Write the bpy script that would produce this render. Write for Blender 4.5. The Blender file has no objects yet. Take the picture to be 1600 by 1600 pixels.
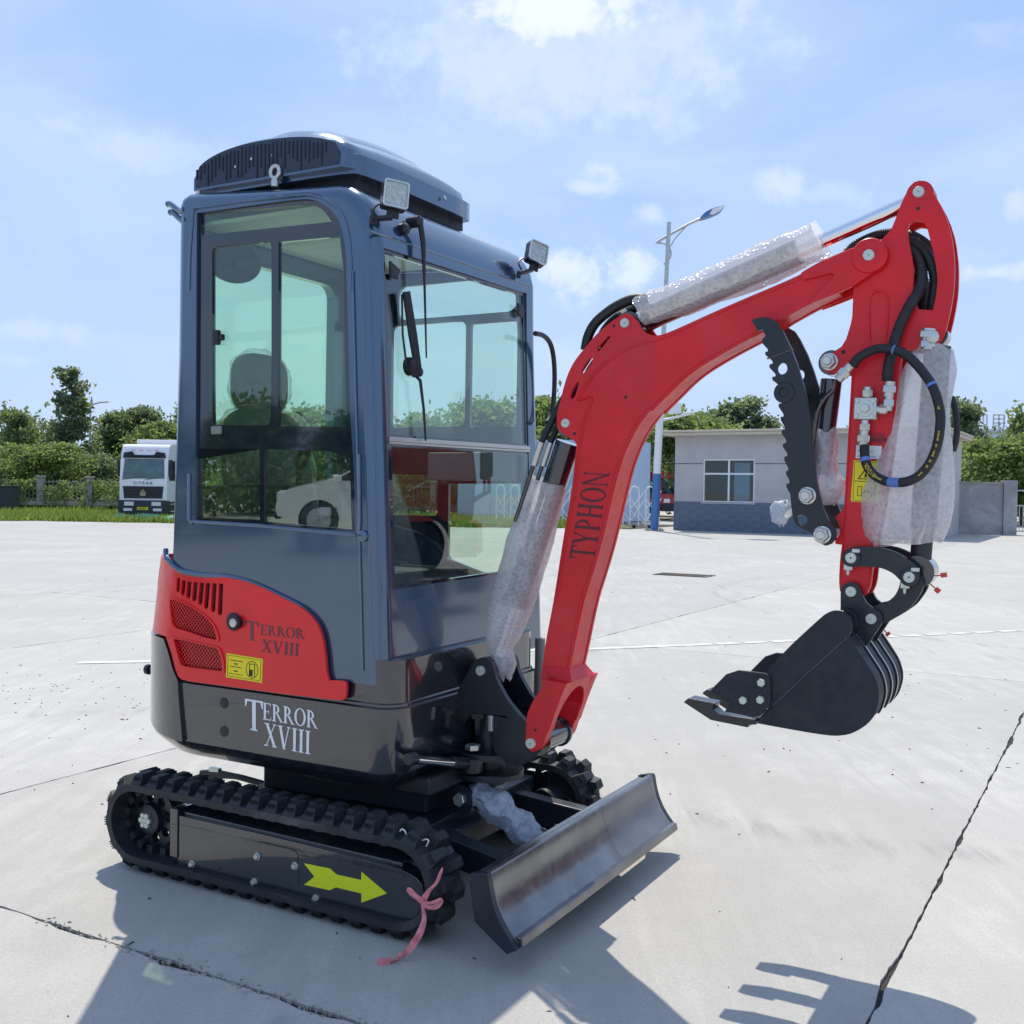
import bpy, bmesh, math, random
from mathutils import Vector, Matrix, noise
from mathutils.geometry import tessellate_polygon
random.seed(7)
S = bpy.context.scene
COL = S.collection
# ------------------------------------------------------------------ camera
cam = bpy.data.cameras.new('camera'); camo = bpy.data.objects.new('camera', cam); COL.objects.link(camo)
cam.sensor_width = 36; cam.lens = 36 * 1680 / 1600; cam.clip_end = 3000; cam.clip_start = .05
PITCH = -math.atan(36 / 1680); ROLL = math.atan(.014)
fw = Vector((0, math.cos(PITCH), math.sin(PITCH))); r0 = Vector((1, 0, 0)); u0 = r0.cross(fw)
rt = math.cos(ROLL) * r0 + math.sin(ROLL) * u0; up = -math.sin(ROLL) * r0 + math.cos(ROLL) * u0
M = Matrix((rt, up, -fw)).transposed().to_4x4(); M.translation = Vector((0, 0, 1.5))
camo.matrix_world = M; S.camera = camo
S.cycles.transparent_max_bounces = 40; S.cycles.max_bounces = 10
# ------------------------------------------------------------------ light
ANG = math.radians(-29.2)
UD = Vector((math.cos(ANG), math.sin(ANG), 0)); VD = Vector((-math.sin(ANG), math.cos(ANG), 0)); O = Vector((0, 4.05, 0))
sundir = -(UD * .315 - VD * .46 - Vector((0, 0, 1))).normalized()      # towards the sun
el = math.asin(sundir.z); az = math.atan2(sundir.x, sundir.y)
SKY_STRENGTH = .115; SUN_STRENGTH = 3.45
S.view_settings.view_transform = 'Standard'; S.view_settings.look = 'None'
S.view_settings.exposure = .43; S.view_settings.gamma = 1; S.view_settings.use_curve_mapping = False
sl = bpy.data.lights.new('sun', 'SUN'); sl.energy = SUN_STRENGTH; sl.angle = math.radians(.53); sl.color = (1, .925, .79)
so = bpy.data.objects.new('sun', sl); COL.objects.link(so); so.location = (0, 0, 30)
so.rotation_euler = (-sundir).to_track_quat('-Z', 'Y').to_euler()
w = bpy.data.worlds.new('World'); S.world = w; w.use_nodes = True
nt = w.node_tree; nt.nodes.clear(); N = nt.nodes.new; LK = nt.links.new
out = N('ShaderNodeOutputWorld'); bg = N('ShaderNodeBackground'); bg.inputs[1].default_value = SKY_STRENGTH
sky = N('ShaderNodeTexSky'); sky.sky_type = 'NISHITA'; sky.sun_disc = False; sky.sun_elevation = el; sky.sun_rotation = az
sky.air_density = 1.0; sky.dust_density = .6; sky.ozone_density = 1.6; sky.altitude = 30
tc = N('ShaderNodeTexCoord'); sep = N('ShaderNodeSeparateXYZ'); LK(tc.outputs['Generated'], sep.inputs[0])
# a cloud layer: direction projected on a flat ceiling, so clouds shrink to the horizon all round
dv = N('ShaderNodeMath'); dv.operation = 'MAXIMUM'; LK(sep.outputs[2], dv.inputs[0]); dv.inputs[1].default_value = 0
ad = N('ShaderNodeMath'); ad.operation = 'ADD'; LK(dv.outputs[0], ad.inputs[0]); ad.inputs[1].default_value = .16
vm = N('ShaderNodeVectorMath'); vm.operation = 'DIVIDE'; LK(tc.outputs['Generated'], vm.inputs[0])
cb = N('ShaderNodeCombineXYZ'); LK(ad.outputs[0], cb.inputs[0]); LK(ad.outputs[0], cb.inputs[1]); cb.inputs[2].default_value = 1
LK(cb.outputs[0], vm.inputs[1])
def cloud(scale, lo, hi, seed, detail=7, dist=.35):
    n = N('ShaderNodeTexNoise'); n.noise_dimensions = '3D'; n.inputs['Scale'].default_value = scale; n.inputs['Detail'].default_value = detail
    n.inputs['Roughness'].default_value = .55; n.inputs['Distortion'].default_value = dist
    mp = N('ShaderNodeMapping'); mp.inputs['Location'].default_value = seed; LK(vm.outputs[0], mp.inputs[0]); LK(mp.outputs[0], n.inputs['Vector'])
    r = N('ShaderNodeMapRange'); r.interpolation_type = 'SMOOTHSTEP'; r.inputs[1].default_value = lo; r.inputs[2].default_value = hi; LK(n.outputs[0], r.inputs[0])
    return r.outputs[0]
veil = cloud(.8, .05, .60, (3.1, 1.7, .4), 4, .2); puff = cloud(2.1, .63, .76, (4.3, 1.9, 2.2), 9, .25)
def mixc(f, a, b, fac=1):
    m = N('ShaderNodeMix'); m.data_type = 'RGBA'; k = N('ShaderNodeMath'); k.operation = 'MULTIPLY'; LK(f, k.inputs[0]); k.inputs[1].default_value = fac
    LK(k.outputs[0], m.inputs[0])
    for s, i in ((a, 6), (b, 7)):
        if isinstance(s, tuple): m.inputs[i].default_value = s
        else: LK(s, m.inputs[i])
    return m.outputs[2]
veil2 = cloud(1.5, .36, .68, (7.3, 2.2, 5.1), 6, .5)
c1 = mixc(veil, sky.outputs[0], (2.6, 3.95, 6.7, 1), .85); c1 = mixc(veil2, c1, (4.1, 5.0, 6.5, 1), .68); c2 = mixc(puff, c1, (5.6, 6.1, 7.0, 1), .6)
# single clouds: direction, angular half width and height, strength
CLOUDS = [(.0463, .9792, .1973, .040, .026, 1), (.1039, .9754, .1945, .030, .021, .95), (.0749, .9561, .2831, .018, .011, .55), (.067, .9609, .2686, .022, .007, .5), (.1204, .9619, .2453, .016, .010, .5), (.2339, .9353, .2655, .024, .016, .5), (.26, .9328, .2568, .036, .012, .25),
          (.3988, .898, .1859, .036, .009, .65), (-.4004, .9073, .1284, .051, .011, .5), (.0318, .9136, .4054, .075, .028, .95), (.03, .93, .37, .16, .05, .35), (-.4151, .9042, .101, .018, .006, .3), (-.1758, .975, .1358, .036, .011, .4), (.4084, .8814, .2372, .009, .013, .45), (-.3008, .9122, .2783, .066, .016, .25), (.0573, .9936, .0976, .036, .03, .4),
          (.75, .6, .25, .06, .02, .7), (-.8, .5, .22, .07, .025, .7), (-.6, -.7, .25, .06, .02, .7), (.5, -.8, .3, .07, .03, .8), (-.1, -.9, .2, .05, .015, .6), (.9, -.2, .22, .06, .02, .7)]
cn = N('ShaderNodeTexNoise'); cn.inputs['Scale'].default_value = 26; cn.inputs['Detail'].default_value = 8; cn.inputs['Roughness'].default_value = .62; LK(tc.outputs['Generated'], cn.inputs['Vector'])
cn2 = N('ShaderNodeTexNoise'); cn2.inputs['Scale'].default_value = 90; cn2.inputs['Detail'].default_value = 5; LK(tc.outputs['Generated'], cn2.inputs['Vector'])
def math_(op, a, b):
    k = N('ShaderNodeMath'); k.operation = op
    for s, i in ((a, 0), (b, 1)):
        if isinstance(s, (int, float)): k.inputs[i].default_value = s
        else: LK(s, k.inputs[i])
    return k.outputs[0]
rag = math_('ADD', math_('MULTIPLY', math_('SUBTRACT', cn.outputs[0], .5), 3.0), math_('MULTIPLY', math_('SUBTRACT', cn2.outputs[0], .5), .8))
tot = None
for x, y, z, rx_, rz_, am in CLOUDS:
    s = N('ShaderNodeVectorMath'); s.operation = 'SUBTRACT'; LK(tc.outputs['Generated'], s.inputs[0]); s.inputs[1].default_value = Vector((x, y, z)).normalized()
    d = N('ShaderNodeVectorMath'); d.operation = 'DIVIDE'; LK(s.outputs[0], d.inputs[0]); d.inputs[1].default_value = (rx_, rx_, rz_)
    l = N('ShaderNodeVectorMath'); l.operation = 'LENGTH'; LK(d.outputs[0], l.inputs[0])
    r = N('ShaderNodeMapRange'); r.interpolation_type = 'SMOOTHSTEP'; r.inputs[1].default_value = 1.3; r.inputs[2].default_value = .25; r.inputs[4].default_value = am
    LK(math_('ADD', l.outputs['Value'], rag), r.inputs[0]); tot = r.outputs[0] if tot is None else math_('MAXIMUM', tot, r.outputs[0])
c2 = mixc(tot, c2, (7.2, 7.4, 7.9, 1), .70)
# pale air towards the horizon, all round
hz = N('ShaderNodeMapRange'); hz.interpolation_type = 'SMOOTHSTEP'; hz.inputs[1].default_value = .36; hz.inputs[2].default_value = 0; LK(dv.outputs[0], hz.inputs[0])
c3 = mixc(hz.outputs[0], c2, (3.75, 4.75, 6.35, 1), .8)
LK(c3, bg.inputs[0]); LK(bg.outputs[0], out.inputs[0])

# ------------------------------------------------------------------ materials
MATS = {}
def mat(name):
    m = bpy.data.materials.new(name); m.use_nodes = True; t = m.node_tree
    for n in list(t.nodes):
        if n.type != 'OUTPUT_MATERIAL' and n.type != 'BSDF_PRINCIPLED': t.nodes.remove(n)
    MATS[name] = m
    return m, t, t.nodes['Principled BSDF'], t.nodes['Material Output']
def nz(t, scale, detail=4, rough=.55, co='Object', vec=None, dist=0):
    n = t.nodes.new('ShaderNodeTexNoise'); n.inputs['Scale'].default_value = scale; n.inputs['Detail'].default_value = detail
    n.inputs['Roughness'].default_value = rough; n.inputs['Distortion'].default_value = dist
    if vec is None:
        c = t.nodes.new('ShaderNodeTexCoord'); vec = c.outputs[co]
    t.links.new(vec, n.inputs['Vector'])
    return n.outputs[0]
def mr(t, v, a, b, c, d, smooth=True):
    r = t.nodes.new('ShaderNodeMapRange'); t.links.new(v, r.inputs[0])
    if smooth: r.interpolation_type = 'SMOOTHSTEP'
    for i, x in zip((1, 2, 3, 4), (a, b, c, d)): r.inputs[i].default_value = x
    return r.outputs[0]
def mx(t, f, a, b, mode='MIX'):
    m = t.nodes.new('ShaderNodeMix'); m.data_type = 'RGBA'; m.blend_type = mode
    if isinstance(f, (int, float)): m.inputs[0].default_value = f
    else: t.links.new(f, m.inputs[0])
    for s, i in ((a, 6), (b, 7)):
        if isinstance(s, tuple): m.inputs[i].default_value = s if len(s) == 4 else (*s, 1)
        else: t.links.new(s, m.inputs[i])
    return m.outputs[2]
def bump(t, h, strength, dist, bs):
    b = t.nodes.new('ShaderNodeBump'); b.inputs['Strength'].default_value = strength; b.inputs['Distance'].default_value = dist
    t.links.new(h, b.inputs['Height']); t.links.new(b.outputs[0], bs.inputs['Normal'])
    return b
def paint(name, col, rough=.3, metal=0, coat=0, var=.12, peel=.05, dust=.0, spec=.5, grime=6, cior=1.5):
    m, t, b, o = mat(name)
    n = nz(t, grime, 5, .6)
    dark = tuple(c * (1 - var) for c in col)
    c = mx(t, mr(t, n, .35, .7, 0, 1), (*dark, 1), (*col, 1))
    if dust:
        d = mr(t, nz(t, 2.6, 6, .7), .48, .8, 0, dust); c = mx(t, d, c, (.35, .33, .3, 1))
    t.links.new(c, b.inputs['Base Color'])
    t.links.new(mr(t, nz(t, grime * 4, 4), .3, .75, rough * .85, min(1, rough * 1.2)), b.inputs['Roughness'])
    b.inputs['Metallic'].default_value = metal; b.inputs['Specular IOR Level'].default_value = spec
    b.inputs['Coat Weight'].default_value = coat; b.inputs['Coat Roughness'].default_value = .06 if name == 'slate_paint' else .03; b.inputs['Coat IOR'].default_value = cior
    if peel: bump(t, nz(t, 60, 2), peel, .002, b)
    return m
paint('slate_paint', (.034, .086, .162), .22, .55, 1, .05, .015, 0, cior=1.72)
paint('red_paint', (.74, .010, .018), .40, 0, .16, .16, .10, .11, .35)
paint('red_cover', (.80, .014, .020), .34, 0, .3, .08, .05, .05, .4)
paint('black_gloss', (.013, .017, .026), .24, 0, 1, .2, .03, .04, cior=1.65)
paint('black_satin', (.011, .016, .026), .42, 0, .1, .2, .1, .06)
paint('black_matt', (.013, .018, .028), .62, 0, 0, .2, .1, .08)
paint('black_plastic', (.011, .015, .023), .45, 0, 0, .2, .05)
paint('rubber', (.018, .022, .030), .62, 0, 0, .25, .25, .22, grime=14)
paint('hose_rubber', (.012, .013, .018), .5, 0, 0, .2, .05)
paint('chrome', (.82, .84, .86), .07, 1, 0, .05, 0)
paint('zinc', (.62, .64, .62), .36, .85, 0, .1, .08)
paint('pin_zinc', (.62, .66, .60), .42, .55, 0, .1, .05)
paint('decal_yellow', (.86, .70, .005), .4, 0, 0, .05, 0)
paint('decal_lime', (.74, .78, .012), .42, 0, 0, .05, 0)
paint('decal_white', (.80, .81, .83), .4, 0, 0, .04, 0)
paint('decal_grey', (.15, .055, .06), .5, 0, 0, .3, 0)
paint('decal_dark', (.10, .016, .022), .5, 0, 0, .3, 0)
paint('decal_black', (.02, .02, .02), .5, 0, 0, .1, 0)
paint('decal_blue', (.10, .22, .55), .5, 0, 0, .1, 0)
paint('cap_red', (.70, .06, .03), .45)
paint('ribbon_pink', (.85, .27, .30), .6, 0, 0, .25, .2, grime=30)
paint('seat_cloth', (.06, .075, .075), .8, 0, 0, .2, .2)
paint('grey_panel', (.20, .22, .21), .6, 0, 0, .1, .05)
paint('pale_lining', (.55, .58, .50), .7, 0, 0, .08, .05)
paint('lamp_cell', (.75, .73, .66), .3, .3, 0, .25, .4, grime=50)
paint('white_paint', (.78, .79, .80), .38, 0, .2, .06, .03)
paint('blue_paint', (.05, .17, .43), .42, 0, .1, .12, .03)
paint('galvanised', (.50, .52, .53), .45, .3, 0, .12, .05)
paint('render_wall', (.50, .49, .495), .85, 0, 0, .12, .1, .0, grime=1.2)
paint('beige_trim', (.58, .52, .42), .7, 0, 0, .12, .05)
paint('blue_brick', (.13, .175, .23), .75, 0, 0, .25, .1, grime=3)
paint('mortar', (.25, .29, .34), .9, 0, 0, .2, .1)
paint('pale_blue_panel', (.46, .60, .78), .5, 0, 0, .1, .03)
paint('dark_glass', (.02, .03, .04), .06, 0, 0, .2, 0)
paint('bark', (.12, .09, .065), .9, 0, 0, .35, .6, grime=10)
paint('concrete_post', (.36, .34, .30), .9, 0, 0, .2, .2)
paint('net_green', (.12, .50, .40), .7, 0, 0, .25, .1)
paint('headlamp', (.7, .75, .8), .12, .4, 0, .1, 0)
paint('truck_red', (.42, .03, .03), .4, 0, .2)
paint('blade_steel', (.25, .25, .255), .21, .85, .1, .3, .06, .14)
paint('black_tooth', (.018, .019, .024), .28, .2, .3, .2, .1, .05)
paint('decal_gold', (.62, .46, .04), .5, 0, 0, .1, 0)
paint('decal_red', (.42, .01, .02), .5, 0, 0, .1, 0)
paint('truck_glass', (.10, .17, .19), .08, 0, 0, .3, 0, grime=2)
paint('dark_bumper', (.025, .032, .045), .5, 0, 0, .15, .05)
paint('frit', (.008, .014, .026), .05, 0, 1, .1, 0)
paint('car_white', (.80, .80, .80), .3, 0, .8, .04, 0)
paint('recess_navy', (.018, .032, .062), .4, 0, 0, .15, .04)
paint('soil', (.13, .14, .05), .95, 0, 0, .3, .3, grime=3)
def glassm(name, tint, gloss=1.0, rough=.0, base=.04):
    m, t, b, o = mat(name); t.nodes.remove(b)
    tr = t.nodes.new('ShaderNodeBsdfTransparent'); tr.inputs[0].default_value = (*tint, 1)
    gl = t.nodes.new('ShaderNodeBsdfGlossy'); gl.inputs['Roughness'].default_value = rough; gl.inputs[0].default_value = (.95, 1, .98, 1)
    fr = t.nodes.new('ShaderNodeLayerWeight'); fr.inputs[0].default_value = .5
    pw = t.nodes.new('ShaderNodeMath'); pw.operation = 'POWER'; pw.inputs[1].default_value = 5; t.links.new(fr.outputs['Facing'], pw.inputs[0])
    k = t.nodes.new('ShaderNodeMath'); k.operation = 'MULTIPLY_ADD'; k.inputs[1].default_value = .9; k.inputs[2].default_value = base * gloss; t.links.new(pw.outputs[0], k.inputs[0])
    m2 = t.nodes.new('ShaderNodeMixShader'); t.links.new(k.outputs[0], m2.inputs[0]); t.links.new(tr.outputs[0], m2.inputs[1]); t.links.new(gl.outputs[0], m2.inputs[2])
    t.links.new(m2.outputs[0], o.inputs[0])
    return m
glassm('green_glass', (.86, .965, .865), 1.7)
glassm('front_glass', (.955, .975, .975), 1.9)
glassm('tinted_glass', (.84, .95, .86), 3.6)
glassm('office_glass', (.72, .78, .78), 1.3)
glassm('clear_glass', (.92, .94, .94), 1.2, .03)
def wrapm(name, scale, tint, alpha, rough=.18, bs=.9, big=0.0):
    m, t, b, o = mat(name)
    tc = t.nodes.new('ShaderNodeTexCoord')
    v = t.nodes.new('ShaderNodeTexVoronoi'); v.inputs['Scale'].default_value = scale; t.links.new(tc.outputs['Object'], v.inputs['Vector'])
    dome = mr(t, v.outputs['Distance'], .0, .62, 1, 0)
    wr = nz(t, 16, 6, .7, vec=tc.outputs['Object'], dist=1.2)
    mixh = t.nodes.new('ShaderNodeMath'); mixh.operation = 'MULTIPLY_ADD'; t.links.new(wr, mixh.inputs[0]); mixh.inputs[1].default_value = .5; t.links.new(dome, mixh.inputs[2])
    b.inputs['Base Color'].default_value = (*tint, 1); b.inputs['Roughness'].default_value = rough; b.inputs['Specular IOR Level'].default_value = .8
    bp = bump(t, mixh.outputs[0], bs, .006, b)
    tl = t.nodes.new('ShaderNodeBsdfTranslucent'); tl.inputs[0].default_value = (*tint, 1)
    ms = t.nodes.new('ShaderNodeMixShader'); ms.inputs[0].default_value = .4; t.links.new(b.outputs[0], ms.inputs[1]); t.links.new(tl.outputs[0], ms.inputs[2])
    tr = t.nodes.new('ShaderNodeBsdfTransparent'); tr.inputs[0].default_value = (.93, .92, .95, 1)
    a = mr(t, v.outputs['Distance'], .25, .7, alpha * .97, min(1, alpha * 1.12)); lw = t.nodes.new('ShaderNodeLayerWeight'); lw.inputs[0].default_value = .35
    ma = t.nodes.new('ShaderNodeMath'); ma.operation = 'MAXIMUM'; t.links.new(a, ma.inputs[0]); t.links.new(mr(t, lw.outputs['Facing'], .3, 1, 0, .8), ma.inputs[1])
    mb = t.nodes.new('ShaderNodeMath'); mb.operation = 'MULTIPLY'; t.links.new(ma.outputs[0], mb.inputs[0]); t.links.new(mr(t, wr, .3, .7, .9, 1.05), mb.inputs[1])
    m2 = t.nodes.new('ShaderNodeMixShader'); t.links.new(mb.outputs[0], m2.inputs[0]); t.links.new(tr.outputs[0], m2.inputs[1]); t.links.new(ms.outputs[0], m2.inputs[2])
    t.links.new(m2.outputs[0], o.inputs[0])
    return m
wrapm('bubble_film', 70, (.84, .84, .86), .62, .12, .6)
wrapm('foam_film', 26, (.60, .66, .74), .90, .3, .5)
wrapm('blade_film', 7, (.80, .80, .80), .13, .10, .12)
wrapm('thin_film', 30, (.75, .80, .76), .16, .12, .5)
def leafm(name, c1, c2):
    m, t, b, o = mat(name)
    g = t.nodes.new('ShaderNodeNewGeometry'); c = mx(t, g.outputs['Random Per Island'], (*c1, 1), (*c2, 1))
    n = mr(t, nz(t, .9, 3), .35, .65, 0, .6); c = mx(t, n, c, (*[x * .7 for x in c1], 1))
    t.links.new(c, b.inputs['Base Color']); b.inputs['Roughness'].default_value = .5; b.inputs['Specular IOR Level'].default_value = .35
    tl = t.nodes.new('ShaderNodeBsdfTranslucent'); t.links.new(mx(t, .5, c, (.36, .44, .10, 1)), tl.inputs[0])
    ms = t.nodes.new('ShaderNodeMixShader'); ms.inputs[0].default_value = .55; t.links.new(b.outputs[0], ms.inputs[1]); t.links.new(tl.outputs[0], ms.inputs[2])
    t.links.new(ms.outputs[0], o.inputs[0])
leafm('leaf_fresh', (.14, .225, .08), (.225, .31, .115)); leafm('leaf_deep', (.105, .175, .095), (.165, .235, .12)); leafm('leaf_grey', (.12, .18, .13), (.18, .24, .17))
leafm('grass_blade', (.10, .20, .03), (.20, .30, .06))
# concrete: cloudy tone, broom grain, speckle
def concrete(name, base, streak=.0, seed=0.):
    m, t, b, o = mat(name)
    tc = t.nodes.new('ShaderNodeTexCoord'); oi = t.nodes.new('ShaderNodeObjectInfo'); v = tc.outputs['Object']
    big = nz(t, .55, 6, .62, vec=v, dist=.6); mid = nz(t, 4.5, 6, .65, vec=v); fine = nz(t, 70, 4, .7, vec=v)
    mp = t.nodes.new('ShaderNodeMapping'); mp.inputs['Scale'].default_value = (2.2, .28, 1); mp.inputs['Rotation'].default_value = (0, 0, -.9 + seed); t.links.new(v, mp.inputs[0])
    st = nz(t, 3.2, 7, .68, vec=mp.outputs[0], dist=.8)
    c = mx(t, mr(t, big, .3, .7, 0, 1), (*[x * .80 for x in base], 1), (*[min(.8, x * 1.07) for x in base], 1))
    c = mx(t, mr(t, st, .36, .62, 0, .75 + streak * .6), c, (*[x * .80 for x in base], 1))
    c = mx(t, mr(t, mid,   .3, .72, .5, 0), c, (*[x * .74 for x in base], 1))
    c = mx(t, mr(t, fine, .3, .75, .38, 0), c, (*[x * .55 for x in base], 1))
    grit = t.nodes.new('ShaderNodeTexNoise'); grit.inputs['Scale'].default_value = 210; grit.inputs['Detail'].default_value = 2; t.links.new(v, grit.inputs['Vector'])
    c = mx(t, mr(t, grit.outputs[0], .30, .44, .55, 0), c, (*[x * .45 for x in base], 1)); c = mx(t, mr(t, grit.outputs[0], .60, .72, 0, .45), c, (*[min(.8, x * 1.3) for x in base], 1))
    stain = mr(t, nz(t, 1.1, 5, .6, vec=v, dist=1.4), .62, .78, 0, .42); c = mx(t, stain, c, (.26, .25, .235, 1))
    rnd = mr(t, oi.outputs['Random'], 0, 1, .95, 1.04, False); hs = t.nodes.new('ShaderNodeHueSaturation'); t.links.new(rnd, hs.inputs['Value']); t.links.new(c, hs.inputs['Color'])
    vo = t.nodes.new('ShaderNodeTexVoronoi'); vo.inputs['Scale'].default_value = 20; t.links.new(v, vo.inputs['Vector'])
    sp = t.nodes.new('ShaderNodeMath'); sp.operation = 'MULTIPLY'; t.links.new(mr(t, vo.outputs['Distance'], .05, .12, 1, 0), sp.inputs[0]); t.links.new(mr(t, nz(t, 2.3, 3, vec=v), .58, .66, 0, .55), sp.inputs[1])
    c = mx(t, sp.outputs[0], hs.outputs[0], (.14, .13, .12, 1))
    t.links.new(c, b.inputs['Base Color']); b.inputs['Roughness'].default_value = .82; b.inputs['Specular IOR Level'].default_value = .35
    h = t.nodes.new('ShaderNodeMath'); h.operation = 'MULTIPLY_ADD'; t.links.new(fine, h.inputs[0]); h.inputs[1].default_value = .5; t.links.new(mid, h.inputs[2])
    # arcs left by turning tyres
    for cx_, cy_, ra in ((2.6, 7.5, 3.1), (-4, 11, 4.2), (6, 4, 2.4), (9, 15, 6.)):
        sb_ = t.nodes.new('ShaderNodeVectorMath'); sb_.operation = 'DISTANCE'; t.links.new(v, sb_.inputs[0]); sb_.inputs[1].default_value = (cx_, cy_, 0)
        ra_ = t.nodes.new('ShaderNodeMath'); ra_.operation = 'SUBTRACT'; t.links.new(sb_.outputs['Value'], ra_.inputs[0]); ra_.inputs[1].default_value = ra
        ab = t.nodes.new('ShaderNodeMath'); ab.operation = 'ABSOLUTE'; t.links.new(ra_.outputs[0], ab.inputs[0])
        kk = t.nodes.new('ShaderNodeMath'); kk.operation = 'MULTIPLY'; t.links.new(mr(t, ab.outputs[0], .02, .16, 1, 0), kk.inputs[0]); t.links.new(mr(t, st, .42, .66, 0, .35), kk.inputs[1])
        c = mx(t, kk.outputs[0], c, (.20, .195, .185, 1)); t.links.new(c, b.inputs['Base Color'])
    bump(t, h.outputs[0], .5, .005, b)
    return m
concrete('concrete', (.53, .515, .485)); concrete('concrete_pale', (.505, .495, .475), .25); concrete('concrete_warm', (.47, .44, .39), .1, .3)
paint('joint_dirt', (.035, .032, .028), .95, 0, 0, .4, .5, grime=20)
m, t, b, o = mat('worn_white')
k = mr(t, nz(t, 7, 6, .7), .38, .56, 1, 0); t.links.new(mx(t, k, (.50, .49, .465, 1), (.68, .68, .67, 1)), b.inputs['Base Color']); b.inputs['Roughness'].default_value = .8
m, t, b, o = mat('stained_wall')
c = mx(t, mr(t, nz(t, .8, 7, .7, dist=1.), .42, .62, 0, 1), (.42, .42, .44, 1), (.30, .30, .31, 1))
c = mx(t, mr(t, nz(t, 2.2, 6, .7, dist=.6), .60, .68, 0, .75), c, (.14, .14, .145, 1)); t.links.new(c, b.inputs['Base Color']); b.inputs['Roughness'].default_value = .9
# ------------------------------------------------------------------ mesh kit
def sm(p, it=2, lim=50):
    """corner-cut a closed 2-D outline, keeping corners sharper than lim degrees"""
    for _ in range(it):
        q = []; n = len(p)
        for i in range(n):
            a, c, d = Vector(p[i - 1]), Vector(p[i]), Vector(p[(i + 1) % n])
            e, f = c - a, d - c
            if e.length < 1e-6 or f.length < 1e-6: continue
            if math.degrees(e.angle(f)) > lim: q.append(tuple(c))
            else: q += [tuple(c - e * .22), tuple(c + f * .22)]
        p = q
    return p
def spline(p, n=6, closed=False):
    p = [Vector(x) for x in p]; q = []; m = len(p)
    for i in range(m if closed else m - 1):
        a, b, c, d = (p[(i - 1) % m], p[i], p[(i + 1) % m], p[(i + 2) % m]) if closed else (p[max(i - 1, 0)], p[i], p[i + 1], p[min(i + 2, m - 1)])
        for k in range(n):
            t = k / n
            q.append(.5 * (2 * b + (c - a) * t + (2 * a - 5 * b + 4 * c - d) * t * t + (3 * b - a - 3 * c + d) * t ** 3))
    if not closed: q.append(p[-1])
    return q
def circ(cx, cy, r, n=16, r2=None, a0=0):
    return [(cx + r * math.cos(a0 + 2 * math.pi * i / n), cy + (r2 or r) * math.sin(a0 + 2 * math.pi * i / n)) for i in range(n)]
def rrect(x0, y0, x1, y1, r, n=4):
    q = []
    for cx, cy, a in ((x1 - r, y1 - r, 0), (x0 + r, y1 - r, 90), (x0 + r, y0 + r, 180), (x1 - r, y0 + r, 270)):
        for i in range(n + 1):
            t = math.radians(a + 90 * i / n); q.append((cx + r * math.cos(t), cy + r * math.sin(t)))
    return q
AX = {'y': lambda a, b, c: (a, c, b), 'x': lambda a, b, c: (c, a, b), 'z': lambda a, b, c: (a, b, c)}
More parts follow.
